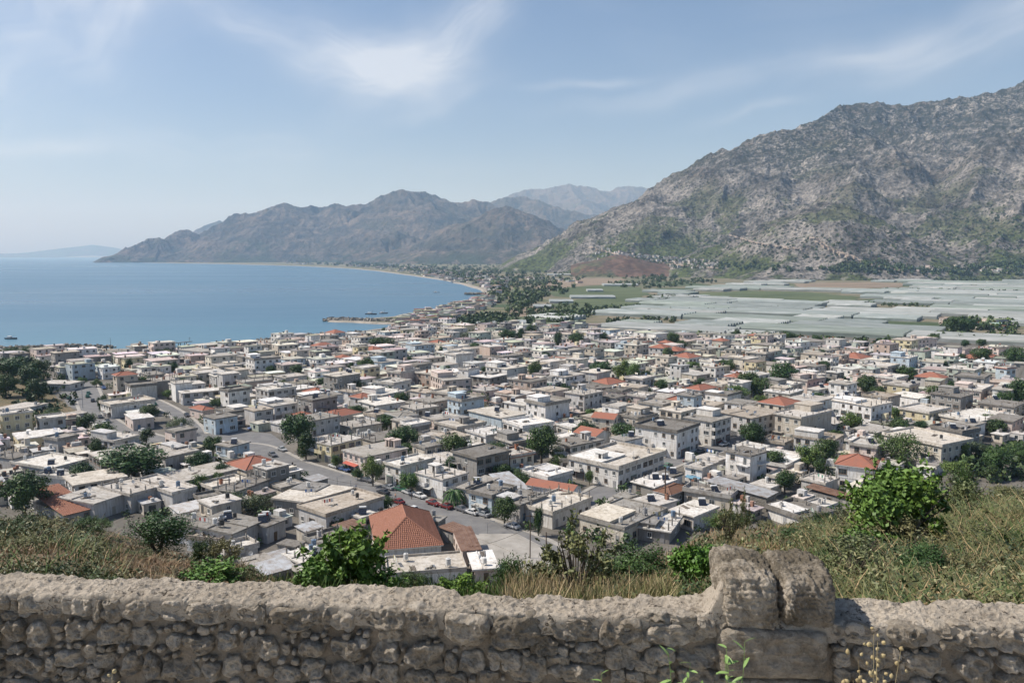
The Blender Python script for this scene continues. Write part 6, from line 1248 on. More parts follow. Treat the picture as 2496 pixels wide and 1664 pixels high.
# gardens between the houses
rr = random.Random(31); Vs, Cs = [], []; rs = np.random.RandomState(6); cnt = 0
while cnt < 1150:
    x, y = rand_in(town_px, rr); p = gp(x, rr.uniform(830, 1280) if rr.random() < .5 else y, 0)
    if not in_poly(p.x, p.y, town): continue
    cnt += 1; hit = False
    for i in (-1, 0, 1):
        for j in (-1, 0, 1):
            for o in HASH.get((int(p.x // 24) + i, int(p.y // 24) + j), []):
                q = p - o['a']; u_, v_ = q.dot(o['f1']), q.dot(o['f2'])
                if -.6 < u_ < o['d1'] + .6 and -.6 < v_ < o['d2'] + .6: hit = True
    if hit or any(seg_dist(p.x, p.y, l) < w_ / 2 + .5 for l, w_ in STREETS) or any(in_poly(p.x, p.y, q) for q in POLYS): continue
    s = rr.uniform(1.3, 3.6) + (1.2 if math.hypot(p.x, p.y) > 380 and rr.random() < .35 else 0); nq = 60; d = rs.normal(size=(nq, 3)); d /= np.linalg.norm(d, axis=1, keepdims=True); P = d * rs.uniform(.5, 1, (nq, 1)) * np.array([s * .6, s * .6, s * .55]) + np.array([p.x, p.y, s * .5]); N = d + rs.normal(size=(nq, 3)) * .5; N /= np.linalg.norm(N, axis=1, keepdims=True)
    V, _f = leaf_quads(P, N, np.full(nq, s * .26), np.full(nq, s * .2), rr.randrange(10 ** 6)); Vs.append(V); c = np.array([0.028, 0.05, 0.015]) + rr.random() ** 1.5 * np.array([0.05, 0.07, 0.02]); Cs.append(np.repeat(c[None] * rs.uniform(.7, 1.3, (nq, 1)), 4, 0))
V = np.concatenate(Vs); link('garden_bushes', np_mesh('garden_bushes', V, np.arange(len(V)).reshape(-1, 4), [M_leaf], col=np.concatenate(Cs)), kind='stuff', label='small bushes and vines in the gaps between houses')

# ------------------------------------------------------------------ far villages and the shacks behind the beach
b = MB(); rr = random.Random(55)
for poly, n, s0, s1, mt in [([(640, 641), (760, 632), (900, 636), (1050, 652), (1150, 690), (1120, 690), (1000, 665), (860, 649)], 300, 12, 28, 0), ([(1000, 660), (1100, 655), (1250, 680), (1200, 730), (1190, 705), (1120, 684)], 330, 7, 18, 0), ([(965, 798), (1000, 768), (1110, 748), (1190, 722), (1230, 728), (1200, 748), (1120, 772), (1040, 796)], 300, 4, 13, 0),
                        ([(1500, 612), (1570, 622), (1760, 638), (1750, 656), (1600, 650), (1500, 634)], 240, 7, 15, 1), ([(1430, 664), (1540, 660), (1560, 670), (1440, 674)], 30, 8, 18, 0), ([(1870, 655), (2010, 655), (2190, 662), (2190, 670), (1900, 668)], 50, 8, 16, 0), ([(2230, 650), (2460, 652), (2480, 664), (2240, 664)], 36, 8, 18, 1), ([(2300, 788), (2330, 786), (2330, 796), (2300, 798)], 3, 8, 13, 0), ([(2375, 792), (2455, 790), (2460, 802), (2375, 803)], 12, 8, 16, 0),
                        ([(1180, 800), (1300, 792), (1480, 800), (1450, 812), (1280, 806)], 26, 6, 14, 0), ([(1450, 640), (1540, 622), (1470, 604), (1440, 610)], 40, 6, 11, 1), ([(1270, 665), (1350, 670), (1420, 690), (1290, 690)], 30, 8, 20, 0)]:
    for _ in range(n):
        x, y = rand_in(poly, rr); p = on_mountain(x, y) if mt else gp(x, y, 0)
        if p is None: continue
        s, t = rr.uniform(s0, s1), rr.uniform(s0, s1) * .7; M = Matrix.Translation(p) @ Matrix.Rotation(rr.uniform(0, 1.6), 4, 'Z'); hh = rr.choice((3, 3, 4, 6)); k = rr.uniform(.7, 1); wc = tuple(q * k for q in rr.choice((OFFW, WHITE, CREAM, PINK, GREY))[0])
        b.box(-s / 2, -t / 2, -3 if mt else -.3, s / 2, t / 2, hh, 0, wc, M); b.box(-s / 2 - .4, -t / 2 - .4, hh, s / 2 + .4, t / 2 + .4, hh + .4, 2 if rr.random() < .1 else 1, tuple(q * rr.uniform(.8, 1.2) for q in rr.choice(ROOFS)), M)
        for f in range(2): b.box(-s * .3 + f * s * .4, -t / 2 - .1, 1, -s * .3 + f * s * .4 + 1.5, -t / 2, 2.4, 3, None, M)
link('distant_villages', b.mesh('distant_villages', [M_plaster_far, M_rooftop_far, M_tiles, M_glass], colour=True), kind='stuff', label='tiny pale houses along the far shore and foothills')
# tracks laid over the slopes
def track(pts, wd, mat, lab):
    P = []
    for (x0, y0), (x1, y1) in zip(pts[:-1], pts[1:]):
        for t in np.linspace(0, 1, 14, endpoint=False):
            p = on_mountain(x0 + (x1 - x0) * t, y0 + (y1 - y0) * t, 2.0)
            if p is not None: P.append(p)
    mb = MB()
    for i in range(len(P) - 1):
        a, b_ = P[i], P[i + 1]
        if (a - b_).length > 180: continue
        d = (b_ - a); d.z = 0; d.normalize() if d.length else None; s = Vector((-d.y, d.x, 0)) * wd * (0.6 + 0.5 * math.sin(i * 1.7))
        up = Vector((0, 0, wd * .35)); mb.hexa([a - s - up, b_ - s - up, b_ + s - up, a + s - up, a - s, b_ - s, b_ + s, a + s])
    if P: link('dirt_track', mb.mesh('dirt_track', [mat]), kind='structure', label=lab)
M_track = material('track_dust', lambda nt: nt.mix(nt.rng(nt.noise(nt.pos(), 0.03, 5, 0.6), 0.35, 0.65), (0.28, 0.225, 0.18), (0.40, 0.33, 0.27)))
track([(1985, 580), (2010, 600), (2060, 622), (2110, 642), (2170, 655), (2205, 664)], 15, M_track, 'pale dirt track running down the knoll to the plain')
track([(1440, 604), (1490, 618), (1560, 632), (1640, 645), (1760, 655)], 10, M_track, 'pale track along the foot of the mountain')
track([(1780, 575), (1830, 590), (1880, 600), (1960, 612)], 8, M_track, 'contour track on the front knoll')

# ------------------------------------------------------------------ shore: rocks, pier, boats
def boulders(name, line, wd, n, s0, s1, seed, label, z=0.0, mat=None):
    rr = random.Random(seed); b = MB(); P = [gp(*q, z) for q in line]
    for _ in range(n):
        k = rr.randrange(len(P) - 1); p = P[k].lerp(P[k + 1], rr.random()); s = rr.uniform(s0, s1); M = Matrix.Translation(p + Vector((rr.uniform(-wd, wd), rr.uniform(-wd, wd), rr.uniform(-.6, .5)))) @ Matrix.Rotation(rr.uniform(0, 6), 4, Vector((rr.random(), rr.random(), 1)).normalized())
        v = [Vector((x * s * rr.uniform(.6, 1), y * s * rr.uniform(.6, 1), z_ * s * rr.uniform(.4, .8))) for x in (-1, 1) for y in (-1, 1) for z_ in (-1, 1)]
        v = [M @ q for q in (v[0], v[4], v[6], v[2], v[1], v[5], v[7], v[3])]; b.hexa(v)
    link(name, b.mesh(name, [mat or M_rubble]), kind='stuff', label=label)
boulders('breakwater', [(806, 779), (870, 780), (960, 782), (985, 785)], 7, 420, 1.0, 2.6, 3, 'low rubble breakwater reaching into the bay')
boulders('quay_rocks', [(0, 847), (100, 845), (180, 842), (270, 846)], 4, 170, .6, 1.4, 4, 'rocks of the seafront quay', 0.2, M_rubble)
boulders('groyne_rocks', [(1140, 716), (1195, 716)], 4, 70, 1.5, 3, 6, 'small rock groyne off the far beach')
boulders('groyne_rocks', [(1105, 740), (1180, 730)], 6, 120, 1.2, 3, 7, 'rocky edge of the far beach')
boulders('shore_rubble', [(640, 828), (760, 816), (880, 808)], 4, 200, .5, 1.4, 9, 'rubble along the town beach')
a, b_ = gp(315, 846, 1.2), gp(466, 832, 1.2); L = (b_ - a).length; root = bpy.data.objects.new('pier', None); C.objects.link(root); root.location = (a.x, a.y, 0); root.rotation_euler = (0, 0, math.atan2(b_.y - a.y, b_.x - a.x))
b = MB(); b.box(0, -1.6, 1.0, L, 1.6, 1.35); b.box(0, -1.6, 1.35, L, -1.45, 1.6); b.box(0, -5, 0.6, L * .24, 5, 1.7); b.box(2, -4, 1.7, L * .18, 2, 3.4); link('deck', b.mesh('deck', [M_concrete]), root)
b = MB(); b.tube([(0, 0, 1.3), (0, 0, -3)], 0.25, 8); pm = b.mesh('pile', [M_wood])
for k in range(int(L / 5)):
    for s in (-1.3, 1.3): link('pile', pm, root, (3 + k * 5.0, s, 0))
b = MB(); b.tube([(0, 0, 1.3), (0, 0, 4.5)], 0.12, 6); b.tube([(0, 0, 4.4), (1.6, 0, 3.6)], 0.08, 6); link('davit', b.mesh('davit', [M_wood]), root, (L - 1.5, 0, 0))
root['label'] = 'long thin pier standing in the water off the town beach'; root['category'] = 'pier'
def boat(px, L, lab, col, mast=True):
    p = gp(*px, -1.5); root = bpy.data.objects.new('boat', None); C.objects.link(root); root.location = (p.x, p.y, -1.5); root.rotation_euler = (0, 0, rng.uniform(-.4, .4)); b = MB(); n = 7; rings = []
    for i in range(n):
        t = i / (n - 1); x = -L / 2 + L * t; w_ = L * .16 * (1 - max(0, t - .45) ** 2 * 3.2); zt = .9 + .5 * t * t; rings.append([(x, -w_, zt), (x, -w_ * .7, .1), (x, 0, -.3), (x, w_ * .7, .1), (x, w_, zt)])
    b.add([v for r_ in rings for v in r_], [(i * 5 + k, i * 5 + k + 1, (i + 1) * 5 + k + 1, (i + 1) * 5 + k) for i in range(n - 1) for k in range(4)] + [(0, 5, 9, 4)] + [(i * 5, (i + 1) * 5, (i + 1) * 5 + 4, i * 5 + 4) for i in range(1, n - 1)] + [(0, 4, 3, 2, 1)])
    link('hull', b.mesh('hull', [M_ocol]), root, col=col); b = MB(); b.box(-L * .3, -L * .09, .9, 0, L * .09, 2.2); b.box(-L * .32, -L * .1, 2.2, .1, L * .1, 2.35); link('cabin', b.mesh('cabin', [M_white]), root)
    if mast: b = MB(); b.tube([(L * .1, 0, .8), (L * .1, 0, 5)], .08, 6); link('mast', b.mesh('mast', [M_wood]), root)
    root['label'] = lab; root['category'] = 'boat'
boat((905, 766), 14, 'dark fishing boat moored behind the breakwater tip', (0.06, 0.06, 0.07)); boat((935, 764), 10, 'smaller boat with a mast nearer the breakwater root', (0.2, 0.2, 0.2)); boat((28, 826), 11, 'lone low dark boat near the left edge', (0.05, 0.05, 0.06), False); boat((1064, 713), 12, 'white boat crossing the far bay', (0.6, 0.6, 0.6), False)
# ------------------------------------------------------------------ people in the street
def person(px, yaw, shirt, legs, lab, k):
    p = gp(*px, 0.03); s_ = 0.10 if k % 2 else -0.10
    V = [(0, 0, .95), (0, 0, 1.15), (0, .01, 1.38), (0, .01, 1.50), (0, .03, 1.60), (0, .03, 1.70), (.19, 0, 1.40), (.25, .03, 1.14), (.24, .12, .92), (-.19, 0, 1.40), (-.25, .0, 1.14), (-.24, .06, .90), (.10, 0, .90), (.11, .06 + s_, .50), (.11, s_ * 1.6, .09), (.11, s_ * 1.6 + .14, .05), (-.10, 0, .90), (-.11, .06 - s_, .50), (-.11, -s_ * 1.6, .09), (-.11, -s_ * 1.6 + .14, .05)]
    E = [(0, 1), (1, 2), (2, 3), (3, 4), (4, 5), (2, 6), (6, 7), (7, 8), (2, 9), (9, 10), (10, 11), (0, 12), (12, 13), (13, 14), (14, 15), (0, 16), (16, 17), (17, 18), (18, 19)]
    RD = [.15, .15, .16, .06, .10, .08, .065, .05, .035, .065, .05, .035, .10, .07, .05, .035, .10, .07, .05, .035]
    me = bpy.data.meshes.new('person'); me.from_pydata(V, E, []); me.materials.append(material('clothing', lambda nt: nt.mix(nt.math('GREATER_THAN', nt.sep(nt.obj())[2], 1.49), nt.mix(nt.math('GREATER_THAN', nt.sep(nt.obj())[2], .95), legs, shirt), nt.mix(nt.math('GREATER_THAN', nt.sep(nt.obj())[2], 1.67), (0.42, 0.26, 0.18), (0.03, 0.02, 0.015)))))
    o = link('person', me, None, p, yaw, label=lab, cat='person'); o.modifiers.new('skin', 'SKIN'); o.modifiers.new('sub', 'SUBSURF').render_levels = 1
    for v, r_ in zip(me.skin_vertices[0].data, RD): v.radius = (r_, r_ * .85)
    me.skin_vertices[0].data[0].use_root = True
person((713, 1138), .6, (0.03, 0.03, 0.04), (0.05, 0.06, 0.1), 'person in dark clothes walking up the main street near its bend', 0)
person((868, 1194), 2.2, (0.06, 0.08, 0.16), (0.03, 0.03, 0.03), 'person in a blue shirt beside the lower street lamp', 1)
person((876, 1196), 2.0, (0.4, 0.38, 0.35), (0.05, 0.05, 0.06), 'person in a pale shirt next to the blue shirted one', 2)
person((964, 1216), -0.7, (0.5, 0.3, 0.2), (0.08, 0.08, 0.1), 'person in an orange top crossing the main street', 3)
print('p5 done', round(time.time() - T0, 1))
# ------------------------------------------------------------------ the old stone wall on the hill edge
ZT = EYE - 1.70
def _stone(dark=1.0, lo=0.5):
    def fn(nt):
        p = nt.pos(); r = nt.ornd(); n1 = nt.noise(p, 3.2, 6, 0.65); n2 = nt.noise(p, 14.0, 8, 0.72, 0.6); n3 = nt.noise(p, 60.0, 4, 0.7); v = nt.voro(nt.scale(p, (1, 1, 1.3)), 38.0)
        base = nt.mix(r, (0.37, 0.325, 0.262), (0.56, 0.50, 0.415)); c = nt.mix(nt.rng(n2, 0.36, 0.62), nt.mix(1.0, base, (0.55, 0.52, 0.48), 'MULTIPLY'), base)
        c = nt.mix(nt.rng(n1, lo, lo + 0.12, 0, 0.75 * dark), c, (0.135, 0.115, 0.085)); c = nt.mix(nt.rng(n3, 0.58, 0.72, 0, .55), c, (0.55, 0.50, 0.43)); c = nt.mix(nt.rng(v, 0.0, 0.16, 0.6, 0.0), c, (0.05, 0.045, 0.035))
        return dict(col=c, bump=[(n2, 1.0, 0.05), (n3, 0.8, 0.009), (v, 0.6, 0.012)])
    return fn
M_stone = material('rough_limestone', _stone(0.72, 0.50), rough=0.95, spec=0.1)
M_boulder = material('pitted_limestone', _stone(1.25, 0.45), rough=0.95, spec=0.1)
def _cap(nt):
    p = nt.pos(); n1 = nt.noise(p, 2.5, 6, 0.65); n2 = nt.noise(p, 18.0, 8, 0.72); n3 = nt.noise(p, 70.0, 4, 0.7); w_ = nt.new('ShaderNodeVectorMath', operation='ADD'); wn = nt.new('ShaderNodeTexNoise'); nt.l.new(p, wn.inputs['Vector']); wn.inputs['Scale'].default_value = 9; wn.inputs['Detail'].default_value = 5
    nt.l.new(p, w_.inputs[0]); sc = nt.new('ShaderNodeVectorMath', operation='SCALE'); nt.l.new(wn.outputs['Color'], sc.inputs[0]); sc.inputs['Scale'].default_value = 0.22; nt.l.new(sc.outputs[0], w_.inputs[1])
    cr = nt.voro(w_.outputs[0], 6.0, 'DISTANCE_TO_EDGE'); cr2 = nt.voro(w_.outputs[0], 22.0, 'DISTANCE_TO_EDGE'); pit = nt.voro(p, 75.0)
    c = nt.mix(nt.rng(n1, 0.35, 0.65), (0.37, 0.32, 0.255), (0.50, 0.44, 0.36)); c = nt.mix(nt.rng(n2, 0.5, 0.68, 0, .6), c, (0.20, 0.165, 0.125)); c = nt.mix(nt.rng(n3, 0.6, 0.75, 0, .5), c, (0.50, 0.46, 0.40))
    crk = nt.math('MULTIPLY', nt.rng(cr, 0.0, 0.022, 1, 0), nt.rng(n2, 0.48, 0.54)); crk2 = nt.math('MULTIPLY', nt.rng(cr2, 0.0, 0.05, 1, 0), nt.rng(n2, 0.52, 0.6)); ck = nt.math('MAXIMUM', crk, nt.math('MULTIPLY', crk2, .7))
    c = nt.mix(ck, c, (0.04, 0.034, 0.028)); c = nt.mix(nt.rng(pit, 0.0, 0.2, .5, 0), c, (0.08, 0.07, 0.055))
    return dict(col=c, bump=[(nt.math('SUBTRACT', 1.0, ck), 0.8, 0.02), (n2, 1.0, 0.035), (n3, 0.8, 0.009)])
M_cap = material('cracked_mortar_cap', _cap, rough=0.95, spec=0.1)
def _mortar(nt):
    p = nt.pos(); n1 = nt.noise(p, 5.0, 7, 0.7); n2 = nt.noise(p, 40.0, 6, 0.7)
    return dict(col=nt.mix(nt.rng(n1, 0.36, 0.64), (0.175, 0.145, 0.11), (0.29, 0.245, 0.19)), bump=[(n1, 0.9, 0.04), (n2, 0.7, 0.008)])
M_mortar = material('earthy_mortar', _mortar, rough=0.98, spec=0.05)
near_px = [(-900, 1413), (-300, 1432), (0, 1443), (350, 1458), (700, 1471), (1250, 1495), (1800, 1509), (2030, 1518), (2496, 1531), (3100, 1548)]
far_px = [(-900, 1372), (-300, 1386), (0, 1397), (60, 1391), (110, 1393), (170, 1400), (226, 1407), (330, 1402), (400, 1406), (500, 1414), (560, 1418), (600, 1411), (700, 1414), (735, 1425), (800, 1428), (840, 1420), (870, 1418), (960, 1432), (1010, 1431), (1060, 1424), (1100, 1436), (1130, 1448), (1170, 1441), (1260, 1452),
          (1300, 1450), (1345, 1443), (1400, 1453), (1450, 1453), (1480, 1444), (1540, 1451), (1560, 1443), (1650, 1447), (1720, 1441), (1760, 1438), (1990, 1450), (2030, 1452), (2100, 1455), (2180, 1461), (2264, 1470), (2280, 1459), (2340, 1456), (2420, 1470), (2430, 1460), (2496, 1470), (3100, 1490)]
def lerp_px(tab, x): return np.interp(x, [t[0] for t in tab], [t[1] for t in tab])
def edge(x): return gp(x, float(lerp_px(near_px, x)), ZT)
def wall_z(x, y):
    A = edge(x); r = ray(x, y); return EYE + r[2] / math.hypot(r[0], r[1]) * math.hypot(A.x, A.y)
wall = bpy.data.objects.new('stone_wall', None); C.objects.link(wall); wall['label'] = 'old rubble stone wall with a cracked mortar top across the foreground'; wall['category'] = 'wall'
# cap
nu = 1500; xs = np.linspace(-900, 3100, nu); A = np.array([edge(x)[:] for x in xs]); Fr = np.array([gp(x, float(lerp_px(far_px, x)), ZT)[:] for x in xs])
prof = [(0.03, -0.10), (0.0, -0.035), (0.002, -0.018), (0.012, -0.004)] + [(t, 0.0) for t in np.linspace(0.04, 0.95, 44)] + [(0.985, -0.012), (1.0, -0.04), (1.0, -0.12), (1.0, -0.35)]
V = np.zeros((nu, len(prof), 3))
for j, (t, dz_) in enumerate(prof):
    q = A + (Fr - A) * min(max(t, 0), 1); q[:, 2] += dz_
    if t < 0: d = Fr - A; q[:, :2] += d[:, :2] * t * 3
    V[:, j] = q
X, Y, Z = V[..., 0], V[..., 1], V[..., 2]; amt = np.array([0.3, .5, .8, 1] + [1] * 44 + [1, .7, .4, .1])[None]
disp = 0.012 * fbm(X * 1.6, Y * 2.2, 4, 61) + 0.010 * (ridged(X * 6, Y * 8, 4, 63) - .6) + 0.007 * fbm(X * 26, Y * 30, 3, 65) + 0.008 * (ridged(X * 17, Y * 20, 3, 69) - .6) + 0.008 * np.clip(fbm(X * 12, Y * 14, 3, 67), 0, 1)
hump = np.exp(-((xs - 1762) / 20.0) ** 2)[:, None] * 0.15 + np.exp(-((xs - 1740) / 24.0) ** 2)[:, None] * 0.03
V[..., 2] += disp * amt * 1.6 + hump * np.array([0, .2, .7, .8] + [1 - .2 * t for t in np.linspace(0, 1, 44)] + [.8, .8, .3, 0])[None]
V[..., 1] += (0.012 * perlin(X * 9, Z * 9 + X, 71)) * (np.array([1, 1, 1, .5] + [0] * 44 + [.5, 1, 1, 1])[None])
link('cap', np_mesh('cap', V.reshape(-1, 3), grid_faces(nu, len(prof)), [M_cap], smooth=False), wall)
# mortar face behind the stones
nz = 70; xs2 = np.linspace(-900, 3100, 1100); V = np.zeros((1100, nz, 3))
E2 = np.array([edge(x)[:] for x in xs2]); T2 = np.gradient(E2, axis=0); T2 /= np.linalg.norm(T2, axis=1, keepdims=True); N2 = np.stack([T2[:, 1], -T2[:, 0], np.zeros(len(xs2))], 1)
for j in range(nz): V[:, j] = E2 + np.array([0, 0, -0.05 - 1.05 * j / (nz - 1)]) - N2 * 0.027
s2 = np.cumsum(np.r_[0, np.linalg.norm(np.diff(E2, axis=0), axis=1)])[:, None]; zz = V[..., 2]
V += N2[:, None, :] * (0.013 * fbm(s2 * 5, zz * 6, 5, 81) + 0.009 * (ridged(s2 * 13, zz * 15, 4, 83) - .6))[..., None]
link('mortar', np_mesh('mortar', V.reshape(-1, 3), grid_faces(1100, nz)[:, ::-1], [M_mortar], smooth=True), wall)
def zw(o, x, y): return (o + x / 3.675, 1300 + y / 3.675)
ST = []
for o, L in ((0, [(-30, 80, 525, 695), (95, 142, 540, 720), (145, 350, 550, 750), (360, 540, 555, 770), (545, 612, 570, 700), (620, 845, 575, 750), (850, 900, 590, 780), (905, 1085, 585, 800), (1110, 1420, 590, 800), (1435, 1680, 592, 780), (1685, 2065, 600, 812), (2110, 2372, 620, 805), (560, 760, 795, 970), (210, 400, 795, 1040), (845, 1110, 820, 1000), (1150, 1370, 855, 1005), (1465, 1600, 900, 1050), (1610, 1890, 925, 1080), (1920, 2098, 900, 1055), (2150, 2400, 930, 1130), (370, 455, 1110, 1240), (1050, 1245, 1090, 1290), (1255, 1400, 1090, 1300), (1420, 1770, 1145, 1330), (735, 860, 1190, 1300), (0, 320, 1100, 1250), (0, 190, 780, 960), (770, 840, 770, 870), (1040, 1140, 790, 900), (700, 1020, 1080, 1190), (450, 700, 1060, 1200), (1960, 2140, 1090, 1300), (1780, 1940, 1150, 1330), (0, 130, 700, 775)]),
             (620, [(0, 95, 620, 820), (108, 612, 650, 862), (620, 672, 680, 860), (680, 885, 680, 872), (915, 1350, 665, 850), (1345, 1642, 665, 918), (1675, 2122, 720, 1018), (2128, 2170, 880, 1000), (2105, 2560, 722, 1030), (380, 600, 955, 1095), (0, 190, 930, 1130), (240, 305, 985, 1080), (670, 960, 950, 1130), (1040, 1285, 980, 1135), (1350, 1692, 980, 1200), (1700, 1812, 1068, 1230), (1838, 2070, 1055, 1240), (2080, 2240, 1035, 1125), (1045, 1285, 1178, 1340), (405, 605, 1140, 1290), (140, 395, 1195, 1335), (670, 960, 1165, 1320), (1330, 1610, 1235, 1360), (1620, 1890, 1235, 1370), (2100, 2200, 1135, 1220), (2205, 2400, 1050, 1240), (0, 135, 1150, 1290), (965, 1035, 1170, 1300), (870, 1025, 930, 1020), (2010, 2200, 1230, 1360)]),
             (1240, [(350, 772, 745, 952), (805, 1200, 750, 1005), (1210, 1900, 812, 1005), (1220, 1680, 722, 795), (1690, 1850, 752, 855), (1855, 1985, 790, 905), (552, 868, 1040, 1165), (872, 1182, 1010, 1205), (350, 545, 1075, 1170), (355, 915, 1170, 1345), (0, 345, 1090, 1345), (218, 440, 915, 1085), (440, 535, 1015, 1095), (1222, 1500, 1015, 1165), (1105, 1272, 900, 1050), (925, 1055, 1212, 1345), (1062, 1230, 1215, 1345), (610, 850, 985, 1050), (1505, 1900, 1020, 1200), (1100, 1340, 1115, 1230), (620, 800, 830, 970), (1240, 1500, 1180, 1345), (1510, 1900, 1215, 1345)]),
             (1856, [(640, 1050, 812, 945), (1120, 1520, 832, 1012), (1540, 1700, 812, 930), (1715, 2042, 812, 1022), (2110, 2420, 862, 1085), (832, 1242, 1000, 1225), (1312, 1742, 1072, 1285), (1762, 2130, 1092, 1345), (1268, 1350, 1055, 1122), (660, 820, 1050, 1200), (2150, 2400, 1110, 1250), (640, 800, 1000, 1050), (670, 830, 1210, 1345), (840, 1240, 1235, 1345), (1255, 1300, 1130, 1250), (1530, 1900, 960, 1060), (2140, 2420, 1260, 1345), (2060, 2130, 1040, 1090)])):
    for (x0, x1, y0, y1) in L: a, b_ = zw(o, x0, y0), zw(o, x1, y1); ST.append((a[0] - 2, b_[0] + 2, a[1] - 1, b_[1] + 2, 4.4 if y0 < 900 else 3.6))
ST.append((1745, 2026, 1529, 1652, 8.0)); ST.append((1745, 2030, 1656, 1700, 8.0))
base_ST = list(ST)
def clash(a, L, g): return any(a[0] < q[1] - g and q[0] < a[1] - g and a[2] < q[3] - g and q[2] < a[3] - g for q in L)
rr = random.Random(17)
for w0, w1, h0, h1, n in ((70, 110, 50, 66, 900), (44, 70, 34, 48, 1500), (26, 42, 22, 34, 3000), (15, 24, 13, 20, 2600)):
    for _ in range(n):
        w_, h_ = rr.uniform(w0, w1), rr.uniform(h0, h1); x = rr.uniform(-40, 2540 - w_); y = rr.uniform(float(lerp_px(near_px, x)) + 6, 1775 - h_); q = (x, x + w_, y, y + h_, 2.8)
        if len(ST) < 296 and not clash(q, ST, 3 if w0 > 30 else 2): ST.append(q)
    if w0 == 70: base2 = len(ST)
def rock_disp(P, s, seed):
    x, y, z = P[..., 0] * s, P[..., 1] * s, P[..., 2] * s
    return (perlin(x + .3 * z, y - .4 * z, seed) + perlin(y + .2 * x, z, seed + 3) + perlin(z - .3 * y, x, seed + 7)) / 2
def stone_mesh(k, x0, x1, y0, y1, ex):
    rs = np.random.RandomState(k + 900); xc, yc = (x0 + x1) / 2, (y0 + y1) / 2; A_ = edge(xc); Aa, Ab = edge(x0), edge(x1); U = (Ab - Aa); hw = U.length / 2; U.normalize(); N = Vector((U.y, -U.x, 0)); zc = wall_z(xc, yc); hh = (wall_z(xc, y0) - wall_z(xc, y1)) / 2
    zc -= 0.0; nr_, nth = 15, 52; th = np.linspace(0, 2 * np.pi, nth, endpoint=False); c, s = np.cos(th), np.sin(th); R0 = (np.abs(c) ** ex + np.abs(s) ** ex) ** (-1 / ex)
    fc = np.full(nth, 9.0)
    for q in range(rs.randint(5, 8)): t_ = rs.uniform(0, 2 * np.pi); dd = np.cos(th - t_); fc = np.minimum(fc, np.where(dd > .15, rs.uniform(.92, 1.16) / np.maximum(dd, .15), 9))
    R0 = np.minimum(R0, fc) if ex < 6 else R0
    wob = 1 + 0.10 * np.sin(th * 2 + rs.uniform(0, 6)) * rs.uniform(.2, 1) + 0.07 * np.sin(th * 3 + rs.uniform(0, 6)) + 0.05 * np.sin(th * 5 + rs.uniform(0, 6)); wob = np.clip(wob, .8, 1.06) if ex < 6 else 1.0 + 0 * wob
    rho = np.linspace(0, 1, nr_) ** 0.8; dep = min(0.060, max(0.032, 0.26 * min(hw, hh) * 2)) * rs.uniform(.75, 1.2); P = []
    for r_ in rho:
        d = dep * (1 - r_ ** 9.0) ** 0.5 - 0.02; P.append(np.stack([hw * .985 * r_ * R0 * wob * c, np.full(nth, d), hh * .985 * r_ * R0 * wob * s], 1))
    P.append(np.stack([hw * .97 * R0 * wob * c, np.full(nth, -0.07), hh * .97 * R0 * wob * s], 1)); P = np.array(P)
    W = A_ + Vector((0, 0, 0)); base = np.array([W.x, W.y, zc]); Uv, Nv = np.array(U), np.array(N)
    G = base + P[..., 0:1] * Uv + P[..., 1:2] * Nv + P[..., 2:3] * np.array([0, 0, 1.0])
    tilt = rs.normal(size=2) * 0.10; dn = 0.024 * rock_disp(G, 7, k) + 0.020 * (0.5 - np.abs(rock_disp(G, 15, k + 5)) * 2.4) + 0.010 * (0.4 - np.abs(rock_disp(G, 40, k + 9)) * 2.4); dn = dn * min(1, max(hw, hh) / .07) + tilt[0] * P[..., 0] + tilt[1] * P[..., 2]
    if ex > 6: dn *= 0.45
    m = np.ones(nr_ + 1); m[-1] = 0; G = G + (dn * m[:, None])[..., None] * Nv
    ed = 0.010 * rock_disp(G, 14, k + 21); G[..., 2] += ed * np.linspace(0, 1, nr_ + 1)[:, None]
    V = G.reshape(-1, 3); F = []
    for i in range(nr_):
        for j in range(nth): F.append((i * nth + j, i * nth + (j + 1) % nth, (i + 1) * nth + (j + 1) % nth, (i + 1) * nth + j))
    return V, np.array(F)
for k, (x0, x1, y0, y1, ex) in enumerate(ST):
    V, F = stone_mesh(k, x0, x1, y0, y1, ex); c0 = V.mean(0); o = link('stone', np_mesh('stone', V - c0, F, [M_stone], smooth=False), wall, Vector(c0))
extra = []
for w0, w1, h0, h1, n in ((34, 60, 26, 44, 2500), (20, 34, 16, 28, 4000), (11, 20, 9, 16, 5000)):
    for _ in range(n):
        w_, h_ = rr.uniform(w0, w1), rr.uniform(h0, h1); x = rr.uniform(-500, 2900 - w_); y = rr.uniform(float(lerp_px(near_px, x)) + 5, 1760 - h_); q = (x, x + w_, y, y + h_, 3.2)
        if len(extra) < 620 and not clash(q, ST, 2) and not clash(q, extra, 2): extra.append(q)
Vs, Fs, off = [], [], 0
for k, (x0, x1, y0, y1, ex) in enumerate(extra):
    V, F = stone_mesh(k + 1200, x0, x1, y0, y1, ex); V = V.reshape(16, 52, 3)[::2, ::3].reshape(-1, 3); m_ = 18; F = np.array([(i * m_ + j, i * m_ + (j + 1) % m_, (i + 1) * m_ + (j + 1) % m_, (i + 1) * m_ + j) for i in range(7) for j in range(m_)]); Vs.append(V); Fs.append(F + off); off += len(V)
link('small_stones', np_mesh('small_stones', np.concatenate(Vs), np.concatenate(Fs), [M_stone]), wall, kind='stuff')
